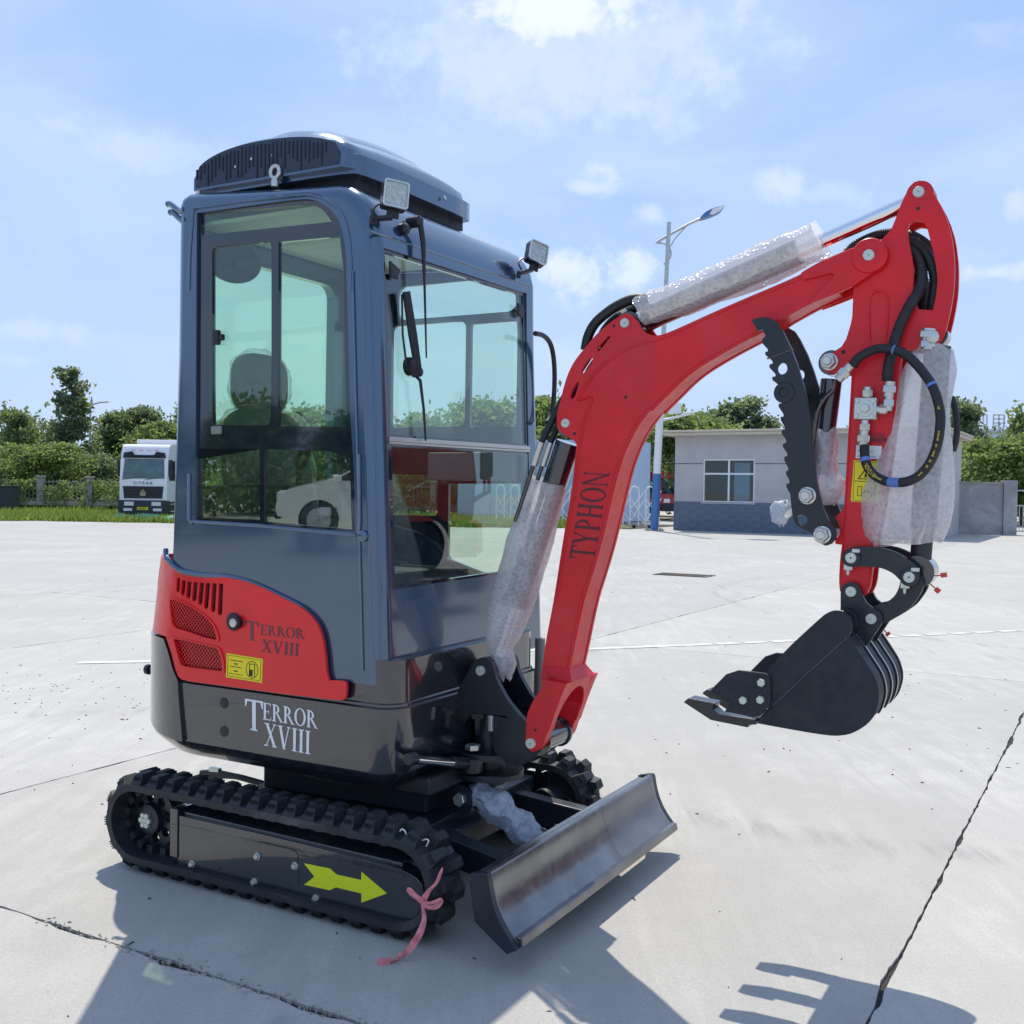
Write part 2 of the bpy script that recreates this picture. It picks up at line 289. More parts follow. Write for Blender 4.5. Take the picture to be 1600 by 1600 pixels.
class MB:
    def __init__(s): s.b = bmesh.new()
    def prism(s, prof, ax, c0, c1, holes=(), f=None):
        """outline (+holes) in the plane across axis ax, from c0 to c1"""
        g = f or AX[ax]; loops = [list(prof)] + [list(h) for h in holes]
        tri = tessellate_polygon([[Vector((x, y, 0)) for x, y in l] for l in loops])
        va, vb = [], []
        for l in loops:
            va += [s.b.verts.new(g(x, y, c0)) for x, y in l]; vb += [s.b.verts.new(g(x, y, c1)) for x, y in l]
        fs = []
        for a, b, c in tri:
            for v in (va, vb):
                try: fs.append(s.b.faces.new((v[a], v[b], v[c])))
                except ValueError: pass
        k = 0
        for l in loops:
            n = len(l)
            for i in range(n):
                j = (i + 1) % n
                try: fs.append(s.b.faces.new((va[k + i], va[k + j], vb[k + j], vb[k + i])))
                except ValueError: pass
            k += n
        bmesh.ops.recalc_face_normals(s.b, faces=fs)
        return s
    def hexa(s, v8):
        v = [s.b.verts.new(p) for p in v8]
        fs = [s.b.faces.new([v[i] for i in q]) for q in ((0, 1, 2, 3), (7, 6, 5, 4), (0, 4, 5, 1), (1, 5, 6, 2), (2, 6, 7, 3), (3, 7, 4, 0))]
        bmesh.ops.recalc_face_normals(s.b, faces=fs); return s
    def box(s, a, b):
        (x0, y0, z0), (x1, y1, z1) = a, b
        return s.hexa([(x0, y0, z0), (x1, y0, z0), (x1, y1, z0), (x0, y1, z0), (x0, y0, z1), (x1, y0, z1), (x1, y1, z1), (x0, y1, z1)])
    def bar(s, p, q, w, h, upv=(0, 0, 1)):
        p, q = Vector(p), Vector(q); d = (q - p).normalized(); u = Vector(upv); sd = d.cross(u)
        if sd.length < 1e-4: sd = d.cross(Vector((0, 1, 0)))
        sd.normalize(); u = sd.cross(d); o = [(-w / 2, -h / 2), (w / 2, -h / 2), (w / 2, h / 2), (-w / 2, h / 2)]
        return s.hexa([p + sd * a + u * b for a, b in o] + [q + sd * a + u * b for a, b in o])
    def loft(s, rings, cap=True, closed=True):
        R = [[s.b.verts.new(p) for p in r] for r in rings]; fs = []; n = len(R[0])
        for a, b in zip(R, R[1:]):
            for i in range(n if closed else n - 1):
                j = (i + 1) % n; fs.append(s.b.faces.new((a[i], a[j], b[j], b[i])))
        if cap and closed: fs += [s.b.faces.new(R[0][::-1]), s.b.faces.new(R[-1])]
        bmesh.ops.recalc_face_normals(s.b, faces=fs); return s
    def cyl(s, p, q, r, n=20, r2=None, cap=True):
        p, q = Vector(p), Vector(q); d = (q - p).normalized(); a = d.orthogonal().normalized(); b = d.cross(a); r2 = r if r2 is None else r2
        ring = lambda c, k: [c + (a * math.cos(2 * math.pi * i / n) + b * math.sin(2 * math.pi * i / n)) * k for i in range(n)]
        return s.loft([ring(p, r), ring(q, r2)], cap)
    def tube(s, pts, r, n=10, cap=True, ribs=0):
        pts = [Vector(p) for p in pts]; rings = []; a = None
        for i, p in enumerate(pts):
            d = (pts[min(i + 1, len(pts) - 1)] - pts[max(i - 1, 0)]).normalized()
            a = d.orthogonal().normalized() if a is None else (a - d * a.dot(d)).normalized()
            b = d.cross(a); k = (r[i] if isinstance(r, (list, tuple)) else r) * (1 + (ribs if i % 2 else 0))
            rings.append([p + (a * math.cos(2 * math.pi * j / n) + b * math.sin(2 * math.pi * j / n)) * k for j in range(n)])
        return s.loft(rings, cap)
    def lathe(s, c, ax, prof, n=28):
        """prof: (distance along axis, radius)"""
        c, ax = Vector(c), Vector(ax).normalized(); a = ax.orthogonal().normalized(); b = ax.cross(a)
        return s.loft([[c + ax * h + (a * math.cos(2 * math.pi * i / n) + b * math.sin(2 * math.pi * i / n)) * max(r, 1e-4) for i in range(n)] for h, r in prof])
    def hexnut(s, c, ax, r, h): return s.lathe(c, ax, [(0, r), (h * .85, r), (h, r * .9)], 6)
    def done(s, name, m, parent=None, bevel=0, smooth=38, segs=2):
        me = bpy.data.meshes.new(name); s.b.to_mesh(me); s.b.free()
        me.polygons.foreach_set('use_smooth', [True] * len(me.polygons)); me.set_sharp_from_angle(angle=math.radians(smooth))
        ms = m if isinstance(m, (list, tuple)) else [m]
        for x in ms: me.materials.append(MATS[x])
        o = bpy.data.objects.new(name, me); COL.objects.link(o)
        if parent: o.parent = parent
        if bevel:
            md = o.modifiers.new('bevel', 'BEVEL'); md.width = bevel; md.segments = segs; md.limit_method = 'ANGLE'; md.angle_limit = math.radians(40); md.harden_normals = True
        return o
def empty(name, loc=(0, 0, 0), rz=0, label=None, cat=None, group=None, parent=None, kind=None):
    o = bpy.data.objects.new(name, None); COL.objects.link(o); o.location = loc; o.rotation_euler = (0, 0, rz); o.empty_display_size = .1
    if parent: o.parent = parent
    return tag(o, label, cat, group, kind)
def tag(o, label=None, cat=None, group=None, kind=None):
    for k, v in (('label', label), ('category', cat), ('group', group), ('kind', kind)):
        if v: o[k] = v
    return o
def lab(o, text): o['label'] = text; return o
def recentre(o, loc, rz):
    """give a mesh made in machine axes its own origin at its base"""
    me = o.data; c = sum((v.co for v in me.vertices), Vector()) / len(me.vertices); c.z = min(v.co.z for v in me.vertices)
    me.transform(Matrix.Translation(-c)); o.location = Matrix.Translation(loc) @ Matrix.Rotation(rz, 4, 'Z') @ c; o.rotation_euler = (0, 0, rz); return o
def dup(o, parent=None, loc=None):
    c = o.copy(); COL.objects.link(c); c.parent = parent
    if loc is not None: c.location = loc
    for ch in o.children: dup(ch, c)
    return c
def pt3(y, pts): return [(a, y, b) for a, b in pts]
# ================================================================== the excavator (machine axes: x forward, y to its left, z up)
EX = empty('mini_excavator', O, ANG, 'red, slate blue and black mini excavator with a glazed cab on rubber tracks', 'excavator')
# ---------------- tracks
ZC, XR, XF, RB = .19, -1.285, -.065, .152
def belt_point(d):
    """point and outward direction at distance d round the belt's outer face"""
    Ls = XF - XR; arc = math.pi * RB; d %= 2 * Ls + 2 * arc
    if d < Ls: return XR + d, ZC + RB, 0, 1
    d -= Ls
    if d < arc: a = math.pi / 2 - d / RB; return XF + RB * math.cos(a), ZC + RB * math.sin(a), math.cos(a), math.sin(a)
    d -= arc
    if d < Ls: return XF - d, ZC - RB, 0, -1
    a = -math.pi / 2 - (d - Ls) / RB
    return XR + RB * math.cos(a), ZC + RB * math.sin(a), math.cos(a), math.sin(a)
LEN = 2 * (XF - XR) + 2 * math.pi * RB
def lug_mesh():
    b = MB()                                             # local: x along the run, y across, z outward
    h = .038
    lo = [(-.031, 0, -.004), (.031, 0, -.004), (.026, .098, -.004), (-.026, .098, -.004)]
    hi = [(-.017, .028, h), (.017, .028, h), (.015, .090, h), (-.015, .090, h)]
    b.hexa(lo + hi)
    for k in range(4): b.box((-.0155 + k * .009, .010, .004), (-.0115 + k * .009, .024, .028))   # ribbed shoulder
    return b
lug0 = None
def track(sy):
    global lug0
    yo, yi = .65 * sy, .475 * sy                           # outer and inner edge
    b = MB(); n = 96; ring_o, ring_i = [], []
    for i in range(n):
        x, z, nx, nz_ = belt_point(LEN * i / n); ring_o.append((x, z)); ring_i.append((x - nx * .026, z - nz_ * .026))
    b.prism(ring_o, 'y', yo, yi, [ring_i])
    for i in range(48):                                   # inner guide lugs
        x, z, nx, nz_ = belt_point(LEN * i / 48); p = Vector((x - nx * .02, .562 * sy, z - nz_ * .02)); q = p - Vector((nx, 0, nz_)) * .035
        b.bar(p, q, .028, .05, (0, 1, 0))
    t = b.done('track', 'rubber', EX)
    if lug0 is None: lug0 = lug_mesh().done('lug', 'rubber', t, .004, segs=1)
    else: pass
    m = 40
    for k in range(m):
        for side in (0, 1):
            d = LEN * (k + (.5 if side else 0)) / m; x, z, nx, nz_ = belt_point(d)
            o = lug0 if (sy < 0 and k == 0 and side == 0) else lug0.copy()
            if o is not lug0: COL.objects.link(o)
            o.parent = t; nv = Vector((nx, 0, nz_)); tv = Vector((nz_, 0, -nx))
            yv = Vector((0, 1 if side == 0 else -1, 0)); yb = min(yo, yi) if side == 0 else max(yo, yi)
            if (tv.cross(yv)).dot(nv) < 0: tv = -tv
            o.matrix_local = Matrix(((tv.x, yv.x, nv.x, x), (tv.y, yv.y, nv.y, yb), (tv.z, yv.z, nv.z, z), (0, 0, 0, 1)))
    # sprocket, idler and rollers
    def wheel(name, cx, r, hub, mname='black_satin'):
        w_ = MB(); out_ = circ(cx, ZC, r, 40); hs = [circ(cx + r * .68 * math.cos(a), ZC + r * .68 * math.sin(a), r * .17, 10, a0=.3) for a in [2 * math.pi * i / 8 + .2 for i in range(8)]] if hub else []
        ya = (.555 if hub else .53) * sy; w_.prism(out_, 'y', ya, ya - .03 * sy, hs)
        w_.lathe((cx, ya, ZC), (0, sy, 0), [(-.12, .06), (-.02, .075), (.0, .062), (.026, .058), (.030, .045), (.034, .02), (.034, 0)])
        return w_.done(name, mname, t, .003)
    sp = wheel('sprocket', XR, .120, True)
    for i in range(7):
        a = 2 * math.pi * i / 6; r_ = .021 if i < 6 else 0
        MB().hexnut((XR + r_ * math.cos(a), .588 * sy, ZC + r_ * math.sin(a)), (0, sy, 0), .0115, .012).done('bolt', 'pin_zinc', t)
    for i in range(11):                                   # sprocket teeth
        a = 2 * math.pi * i / 11
    wheel('idler', XF, .118, False)
    for x in (-.94, -.60, -.25):
        r_ = MB().lathe((x, .485 * sy, .082), (0, sy, 0), [(0, .045), (.02, .058), (.10, .058), (.105, .05), (.125, .05), (.13, .02), (.13, 0)]); r_.done('roller', 'black_satin', t)
    return t
trn = track(-1); trf = track(1)
# ---------------- track frames with cover plate
PAN = [(-1.0823, 0.2507), (-1.0803, 0.0612), (-1.0005, 0.0518), (-0.5937, 0.0477), (-0.3347, 0.0368), (-0.1184, 0.0274), (-0.0151, 0.0452), (0.0417, 0.1459), (0.0334, 0.1969), (0.0027, 0.2227), (-0.0692, 0.2369), (-0.5371, 0.25)]
def track_frame(sy):
    f = MB().prism(sm(PAN, 1, 30), 'y', .622 * sy, .49 * sy)
    f.hexa([(-1.07, .605 * sy, .262), (-.06, .605 * sy, .25), (-.08,   .495 * sy, .30), (-1.02,   .495 * sy, .31), (-1.07, .605 * sy, .25), (-.06, .605 * sy, .235), (-.08,   .495 * sy, .24), (-1.02,   .495 * sy, .24)])
    f.box((-1.115, .49 * sy, .09), (-1.075, .628 * sy, .275)); f.box((-1.10, .44 * sy, .17), (-.05, .60 * sy, .21))
    o = f.done('track_frame', 'black_gloss', EX, .004)
    if sy < 0:
        lab(o, 'near track frame with a lime green arrow sticker and silver bolts')
        for x, z in [(-1.0008, 0.0807), (-0.6793, 0.1676), (-0.504, 0.1652), (-0.6934, 0.0722), (-0.4109, 0.0682)]:
            MB().lathe((x, -.622, z), (0, -1, 0), [(0, .0135), (.004, .0135), (.0041, .0001)], 16).hexnut((x, -.626, z), (0, -1, 0), .0105, .010).done('bolt', 'zinc', o)
        MB().prism([(-0.465, 0.181), (-0.3517, 0.184), (-0.3209, 0.1687), (-0.2158, 0.1699), (-0.2162, 0.1982), (-0.1093, 0.1451), (-0.2148, 0.0926), (-0.2152, 0.1242), (-0.3231, 0.124), (-0.3507, 0.1086), (-0.4641, 0.1056), (-0.4188, 0.1424)], 'y', -.6235, -.6225).done('arrow_sticker', 'decal_lime', o)
        s_ = [(-0.6731, 0.2212), (-0.5316, 0.2202), (-0.5061, 0.2173), (-0.4936, 0.2071), (-0.4901, 0.1002)]
        MB().tube([(x, -.6222, z) for x, z in s_], .0018, 5).done('cover_seam', 'joint_dirt', o)
    return o
track_frame(-1); track_frame(1)
# ---------------- centre frame and slew ring
cf = MB(); cf.box((-1.0, -.44, .17), (-.12, .44, .30)); cf.prism([(-.95, -.30), (-.20, -.26), (-.20, .26), (-.95, .30)], 'z', .30, .40)
cf.box((-.18, -.26, .18), (-.06, .12, .27))
cf.done('centre_frame', 'black_satin', EX, .01)
MB().lathe((-.62, 0, .38), (0, 0, 1), [(0, .33), (.045, .33), (.05, .30), (.13, .30), (.135, .2)], 40).done('slew_ring', 'black_matt', EX)
# ---------------- dozer blade
BP = [(0.2492, 0.2976), (0.3013, 0.3114), (0.314, 0.3098), (0.3199, 0.2999), (0.3263, 0.2613), (0.3384, 0.2189), (0.3578, 0.1781), (0.3838, 0.1415), (0.4079, 0.1146), (0.4238, 0.0959), (0.3883, 0.0766), (0.3274, 0.1169), (0.2725, 0.1528), (0.2592, 0.218)]
face = [(x, z) for x, z in BP]
x0, z0 = face[2]
def blade_front(k):                                       # concave mouldboard sheet with a rolled top lip
    return None
bl = MB()
front = BP[2:10]; back = [(x - .022, z - .004) for x, z in front][::-1]
bl.prism(front + back, 'y', -.6645, .6745)
t_ = BP[1]; bl.box((BP[0][0] + .005, -.664, BP[0][1] - .030), (BP[2][0] - .002, .674, BP[0][1] - .002))
bl.cyl((BP[2][0] - .012, -.664, BP[2][1] - .016), (BP[2][0] - .012, .674, BP[2][1] - .016), .016, 14)
b9 = BP[9]; bl.hexa([(b9[0] - .02, -.664, b9[1] + .03), (b9[0] + .004, -.664, b9[1] + .03), (b9[0] + .008, -.664, b9[1]), (b9[0] - .01, -.664, b9[1]), (b9[0] - .02, .674, b9[1] + .03), (b9[0] + .004, .674, b9[1] + .03), (b9[0] + .008, .674, b9[1]), (b9[0] - .01, .674, b9[1])])
blade = bl.done('dozer_blade', 'blade_steel', EX, .004)
for ya, yb in ((-.69, -.665), (.675, .70)): MB().prism(sm(BP, 1, 40), 'y', ya, yb).done('end_plate', 'black_satin', blade, .004)
for sy in (-1, 1):                                        # push arms
    a_ = MB(); a_.bar((-.30, .27 * sy, .24), (.30, .34 * sy, .17), .07, .10); a_.bar((.12, .20 * sy, .16), (.26, .02 * sy, .15), .05, .08)
    a_.cyl((-.30, .31 * sy, .24), (-.30, .20 * sy, .24), .06, 20)
    a_.done('blade_arm', 'black_satin', EX, .008)
MB().box((.18, -.36, .12), (.27, .36, .23)).done('blade_beam', 'black_satin', EX, .008)
# blade cylinder with its clevis
(cvx, cvz), = [(-0.1218, 0.342)]
cl = MB()
for y in (-.135, -.06):
    cl.prism(sm([(cvx - .30, cvz - .05), (cvx - .28, cvz + .035), (cvx - .03, cvz + .06), (cvx + .035, cvz + .045), (cvx + .05, cvz), (cvx + .03, cvz - .05), (cvx - .04, cvz - .07)], 2, 60), 'y', y - .01, y + .01)
clv = cl.done('blade_clevis', 'black_satin', EX, .004)
MB().hexnut((cvx, -.145, cvz), (0, -1, 0), .026, .018).done('bolt', 'zinc', clv)
(bex, bez), = [(0.2034, 0.2338)]
cyl_ = MB().cyl((cvx, -.097, cvz), (cvx + .20, -.07, cvz - .07), .028, 20).cyl((cvx + .20, -.07, cvz - .07), (.31, -.04, .20), .018, 16)
cyl_.lathe((cvx, -.125, cvz), (0, 1, 0), [(0, .034), (.055, .034)], 20); cyl_.done('blade_cylinder', 'black_satin', EX, .002)
# ---------------- house: lower black shell
def plan(s, off=0.):
    """house outline: s runs back along the near side from the front corner, round the tail and on to the far side -> (x, y, nx, ny)"""
    YN, XB, RT, RFc = -.545, -1.13, .43, .10
    flat = -.24 - XB                                      # length of the near side
    if s < 0:                                             # front corner and front face
        a = min(-s / RFc, math.pi / 2); x, y, nx, ny = -.24 + RFc * math.sin(a), YN + RFc - RFc * math.cos(a), math.sin(a), -math.cos(a)
        ex = -s - RFc * math.pi / 2
        if ex > 0: y += ex
    elif s < flat: x, y, nx, ny = -.24 - s, YN, 0, -1
    else:
        a = min((s - flat) / RT, math.pi / 2); x, y, nx, ny = XB - RT * math.sin(a), YN + RT - RT * math.cos(a), -math.sin(a), -math.cos(a)
        ex = s - flat - RT * math.pi / 2
        if ex > 0: y += ex
    return x + nx * off, y + ny * off, nx, ny
SMAX = .89 + .43 * math.pi / 2 + .115                      # s at the tail's centre line
SMIN = -.10 * math.pi / 2 - .445
def plan_ring(off, n=80):
    half = [plan(SMIN + (SMAX - SMIN) * i / n, off)[:2] for i in range(n + 1)]
    return half + [(x, -y) for x, y in half[::-1][1:-1]]
hb = MB()
lev = [(.435, -.12), (.44, -.075), (.505, -.004), (.515, 0), (.735, 0), (.74, -.012), (.748, -.012), (.752, -.02), (.90, -.02)]
hb.loft([[(x, y, z) for x, y in plan_ring(o_)] for z, o_ in lev])
house = hb.done('lower_body', 'black_gloss', EX, smooth=30)
lab(house, 'glossy black lower body with white TERROR XVIII lettering')
MB().box((-1.0, -.36, .40), (-.12, .36, .47)).done('floor_frame', 'black_satin', EX, .01)
def wrap(b, prof, o0, o1, holes=(), cuts=36, mirror=False):
    """sheet cut to an (s, z) outline, bent round the house plan between offsets o0 and o1"""
    loops = [list(prof)] + [list(h) for h in holes]
    tri = tessellate_polygon([[Vector((x, y, 0)) for x, y in l] for l in loops]); pts = [p for l in loops for p in l]
    tb = bmesh.new(); vs = [tb.verts.new((p[0], p[1], 0)) for p in pts]
    for f in tri:
        try: tb.faces.new([vs[i] for i in f])
        except ValueError: pass
    smin, smax = min(p[0] for p in pts), max(p[0] for p in pts)
    for i in range(1, cuts):
        s_ = smin + (smax - smin) * i / cuts
        bmesh.ops.bisect_plane(tb, geom=tb.verts[:] + tb.edges[:] + tb.faces[:], plane_co=(s_, 0, 0), plane_no=(1, 0, 0), dist=1e-6)
    bmesh.ops.recalc_face_normals(tb, faces=tb.faces[:]); bmesh.ops.remove_doubles(tb, verts=tb.verts[:], dist=1e-6)
    tb.verts.index_update(); my = -1 if mirror else 1
    def place(v, o_):
        lean = .0 if v.co.y < .9 else (v.co.y - .9) * .10 * max(0, min(1, (v.co.x - .6) / .5))
        x, y, nx, ny = plan(v.co.x, o_ - lean); return (x, y * my, v.co.y)
    A_ = [b.b.verts.new(place(v, o1)) for v in tb.verts]; B_ = [b.b.verts.new(place(v, o0)) for v in tb.verts]; fs = []
    for f in tb.faces:
        i = [v.index for v in f.verts]; fs.append(b.b.faces.new([A_[k] for k in i])); fs.append(b.b.faces.new([B_[k] for k in i][::-1]))
    for e in tb.edges:
        if len(e.link_faces) == 1:
            i, j = (v.index for v in e.verts); fs.append(b.b.faces.new((A_[i], A_[j], B_[j], B_[i])))
    bmesh.ops.recalc_face_normals(b.b, faces=fs); tb.free()
    return b
def sz(p): return [(-.24 - x, z) for x, z in p]             # side-plane (x, z) -> (s, z)
RED = sz([(-0.3521, 0.822), (-0.3428, 0.8089), (-0.3457, 0.7638), (-0.3603, 0.7527), (-0.4041, 0.7502), (-0.6235, 0.7473), (-0.7767, 0.7471), (-0.936, 0.7469), (-1.1017, 0.7455), (-1.1528, 0.7515), (-1.1745, 0.7835), (-1.201, 0.8464), (-1.2318, 0.8937), (-1.2477, 0.908)])
RED += [(1.20, .905), (1.42, .915), (SMAX, .92), (SMAX, 1.20), (1.42, 1.205), (1.14, 1.215)]
RED += sz([(-1.1655, 1.1619), (-1.1356, 1.1542), (-1.0224, 1.1521), (-0.9244, 1.1542), (-0.8285, 1.1473), (-0.7347, 1.1266), (-0.6277, 1.0916), (-0.553, 1.0675), (-0.5101, 1.0424), (-0.4749, 1.0107), (-0.4527, 0.9681), (-0.4405, 0.9124), (-0.4325, 0.8452), (-0.4228, 0.8167)])
VENTS = []
for (xa, za), (xb, zb) in zip([(-1.1808, 1.1519), (-1.1465, 1.1444), (-1.1143, 1.1418), (-1.0798, 1.1418), (-1.0455, 1.1417), (-1.0124, 1.1423), (-0.9771, 1.143), (-0.9421, 1.1442)], [(-1.1801, 1.0826), (-1.1492, 1.0721), (-1.1168, 1.063), (-1.0839, 1.054), (-1.0511, 1.0427), (-1.0186, 1.029), (-0.9815, 1.0199), (-0.9455, 1.0103)]):
    sa = -.24 - xa; sb = -.24 - xb; hw = .0115; tl = .006
    VENTS.append([(sa - hw, za - .015), (sa + hw, za - .015), (sb + hw, zb + .01), (sb + hw * .6, zb), (sb - hw * .6, zb), (sb - hw, zb + .01)])
for k in range(6):
    s_ = 1.185 + .075 * k; VENTS.append([(s_ - .016, 1.17), (s_ + .016, 1.17), (s_ + .016, 1.09 - .01 * (k < 1)), (s_ - .016, 1.09)])
G1 = sz([(-1.2264, 1.0512), (-1.1858, 1.0537), (-1.1217, 1.0393), (-1.0542, 1.0168), (-1.0042, 0.9941), (-0.9694, 0.9633), (-0.9527, 0.9253), (-0.9558, 0.916), (-1.0199, 0.92), (-1.1037, 0.936), (-1.1718, 0.9432), (-1.1934, 0.9527), (-1.2111, 0.9949)])
G2 = sz([(-1.1843, 0.9037), (-1.1033, 0.901), (-1.0196, 0.8926), (-0.9498, 0.8881), (-0.9374, 0.8693), (-0.9249, 0.8342), (-0.9245, 0.8011), (-0.9856, 0.7996), (-1.0686, 0.7997), (-1.1345, 0.8015), (-1.1466, 0.814), (-1.1667, 0.8618)])
G1s, G2s = sm(G1, 1, 70), sm(G2, 1, 70)
cov = MB(); wrap(cov, sm(RED, 1, 60), -.006, .006, VENTS + [G1s, G2s])
cover = cov.done('engine_cover', 'red_cover', EX, smooth=30)
lab(cover, 'red engine cover with slotted vents and two mesh grilles')
wrap(MB(), sm([(s_, z) for s_, z in RED], 1, 60), -.02, .006, mirror=True).done('engine_cover', 'red_cover', EX, smooth=30)
inn = MB(); inn.loft([[(min(x, -.56), y, z) for x, y in plan_ring(-.05)] for z in (.80, 1.15)]); inn.done('engine_bay', 'black_matt', EX)
def scale_loop(l, k):
    cx, cy = sum(p[0] for p in l) / len(l), sum(p[1] for p in l) / len(l); return [(cx + (x - cx) * k, cy + (y - cy) * k) for x, y in l]
for g in (G1s, G2s):
    r_ = MB(); wrap(r_, scale_loop(g, 1.09), .006, .011, [scale_loop(g, .985)], 20); r_.done('grille_surround', 'red_cover', cover, smooth=30)
    gm = MB(); xs = [p[0] for p in g]; zs = [p[1] for p in g]; a0, a1, c0, c1 = min(xs), max(xs), min(zs), max(zs)
    def inside(x, y, l=g):
        r_ = False; n = len(l)
        for i in range(n):
            (xa, ya), (xb, yb) = l[i], l[i - 1]
            if (ya > y) != (yb > y) and x < (xb - xa) * (y - ya) / (yb - ya) + xa: r_ = not r_
        return r_
    st = .0175
    for sgn in (1, -1):                                    # expanded metal: two families of strands
        k = -60
        while k < 120:
            run = []; q = 0
            while q <= 60:
                x = a0 + q * (a1 - a0) / 60; z = c0 + k * st + sgn * (x - a0) * 1.05
                if inside(x, z): run.append((x, z))
                elif len(run) > 1:
                    p0, p1 = run[0], run[-1]; P = [Vector((*plan(p[0], -.004)[:2], p[1])) for p in (p0, p1)]; gm.bar(P[0], P[1], .003, .0025); run = []
                else: run = []
                q += 1
            if len(run) > 1:
                P = [Vector((*plan(p[0], -.004)[:2], p[1])) for p in (run[0], run[-1])]; gm.bar(P[0], P[1], .003, .0025)
            k += 1
    gm.done('mesh_grille', 'red_cover', cover)['kind'] = 'stuff'
# foam sheet seen behind the upper grille
(lx, lz), = [(-0.8616, 0.9916)]
lk = MB().lathe((lx - .01, -.551, lz), (0, -1, 0), [(0, .032), (.004, .034), (.008, .030)], 24); lk.lathe((lx + .012, -.55, lz), (0, -1, 0), [(0, .024), (.022, .024), (.026, .02)], 24); lk_o = lk.done('cover_lock', 'black_plastic', cover)
MB().lathe((lx + .012, -.5765, lz), (0, -1, 0), [(0, .017), (.005, .016), (.006, .008)], 20).done('lock_barrel', 'zinc', cover)
# fuel sticker
FS = [(-0.9052, 0.8711), (-0.7279, 0.8653), (-0.7307, 0.7769), (-0.9083, 0.7807)]
st_ = MB().prism(FS, 'y', -.5525, -.5512).done('fuel_sticker', 'decal_yellow', cover)
d_ = MB()
def q2(u, v, F=FS): a = Vector(F[0]).lerp(Vector(F[1]), u); b_ = Vector(F[3]).lerp(Vector(F[2]), u); return tuple(a.lerp(b_, v))
def qbox(b, u0, v0, u1, v1, F, y0, y1): b.prism([q2(u0, v0, F), q2(u1, v0, F), q2(u1, v1, F), q2(u0, v1, F)], 'y', y0, y1)
for a in ((.04, .06, .96, .075), (.04, .925, .96, .94), (.04, .06, .05, .94), (.95, .06, .96, .94), (.10, .24, .46, .27), (.22, .36, .32, .41), (.10, .5, .44, .525), (.22, .66, .32, .71), (.08, .80, .46, .82), (.64, .52, .74, .80), (.64, .28, .66, .8), (.64, .28, .80, .31), (.78, .28, .80, .8)):
    qbox(d_, *a, FS, -.5532, -.5526)
c_ = [q2(.72 + .17 * math.cos(a), .52 + .36 * math.sin(a)) for a in [2 * math.pi * i / 28 for i in range(28)]]; c2_ = [q2(.72 + .155 * math.cos(a), .52 + .33 * math.sin(a)) for a in [2 * math.pi * i / 28 for i in range(28)]]
d_.prism(c_, 'y', -.5532, -.5526, [c2_]); d_.done('fuel_symbol', 'decal_black', cover)
# counterweight: tail casting that wraps the rear corner
CW = sz([(-1.1527, 0.7423), (-1.1831, 0.7827), (-1.2123, 0.8454), (-1.2405, 0.8855), (-1.2511, 0.8996)])
CW = CW + [(1.22, .895), (1.42, .905), (SMAX, .91), (SMAX, .60), (1.40, .60), (1.12, .53)] + sz([(-1.1264, 0.5099), (-1.1524, 0.7144)])
for mir in (False, True):
    o_ = wrap(MB(), sm(CW, 1, 60), -.03, .012, mirror=mir).done('counterweight', 'black_gloss', EX, smooth=30)
cwb = MB(); n_ = 40
for mir in (1, -1):
    r1 = [plan(1.10 + (SMAX - 1.10) * i / n_, .012) for i in range(n_ + 1)]; r2 = [plan(1.02 + (SMAX - 1.02) * i / n_, -.10) for i in range(n_ + 1)]
    for i in range(n_):
        z1, z2 = .535 + .07 * min(1, i / 14), .535 + .07 * min(1, (i + 1) / 14)
        cwb.b.faces.new([cwb.b.verts.new(p) for p in ((r1[i][0], r1[i][1] * mir, z1), (r1[i + 1][0], r1[i + 1][1] * mir, z2), (r2[i + 1][0], r2[i + 1][1] * mir, .46), (r2[i][0], r2[i][1] * mir, .46))])
bmesh.ops.remove_doubles(cwb.b, verts=cwb.b.verts[:], dist=1e-5); cwb.done('tail_chamfer', 'black_matt', EX)
(kx, kz), = [(-1.5638, 0.7097)]
MB().lathe((kx - .02, -.3, kz), (-1, 0, 0), [(-.04, .012), (.0, .012), (.002, .022), (.02, .022), (.024, .015)], 18).done('tail_knob', 'black_plastic', EX)
for x, z in [(-0.9231, 0.6807), (-0.922, 0.574)]:
    MB().lathe((x, -.5445, z), (0, -1, 0), [(0, .021), (.002, .021), (.003, .016), (.0035, .001)], 20).done('bolt_cap', 'black_plastic', house)
# ================================================================== cab
YF = .680                                                 # far side of the cab
TRIM = [(-1.2303, 1.2094), (-1.2084, 1.1898), (-1.1566, 1.1655), (-1.0426, 1.1577), (-0.9439, 1.1597), (-0.8474, 1.1509), (-0.7529, 1.13), (-0.6452, 1.0964), (-0.57, 1.0721), (-0.5254, 1.0452), (-0.4885, 1.0145), (-0.4662, 0.9705), (-0.4545, 0.9087), (-0.4464, 0.841), (-0.4368, 0.8174)]
CABP = TRIM + [(-.36, .815), (-.2, .812), (-.208, 1.0), (-.258, 2.12), (-.262, 2.28)] + [(-.262 - .21 + .21 * math.cos(a), 2.36 + .215 * math.sin(a)) for a in [math.radians(x) for x in (8, 22, 36, 50, 64, 78, 90)]] + [(-.70, 2.590), (-1.16, 2.628), (-1.20, 2.615), (-1.218, 2.58), (-1.222, 2.0)]
def ngon_prism(prof, y0, y1):
    b = MB(); A_ = [b.b.verts.new((x, y0, z)) for x, z in prof]; B_ = [b.b.verts.new((x, y1, z)) for x, z in prof]; n = len(prof)
    f = [b.b.faces.new(A_), b.b.faces.new(B_[::-1])]
    for i in range(n): f.append(b.b.faces.new((A_[i], B_[i], B_[(i + 1) % n], A_[(i + 1) % n])))
    bmesh.ops.recalc_face_normals(b.b, faces=f); return b
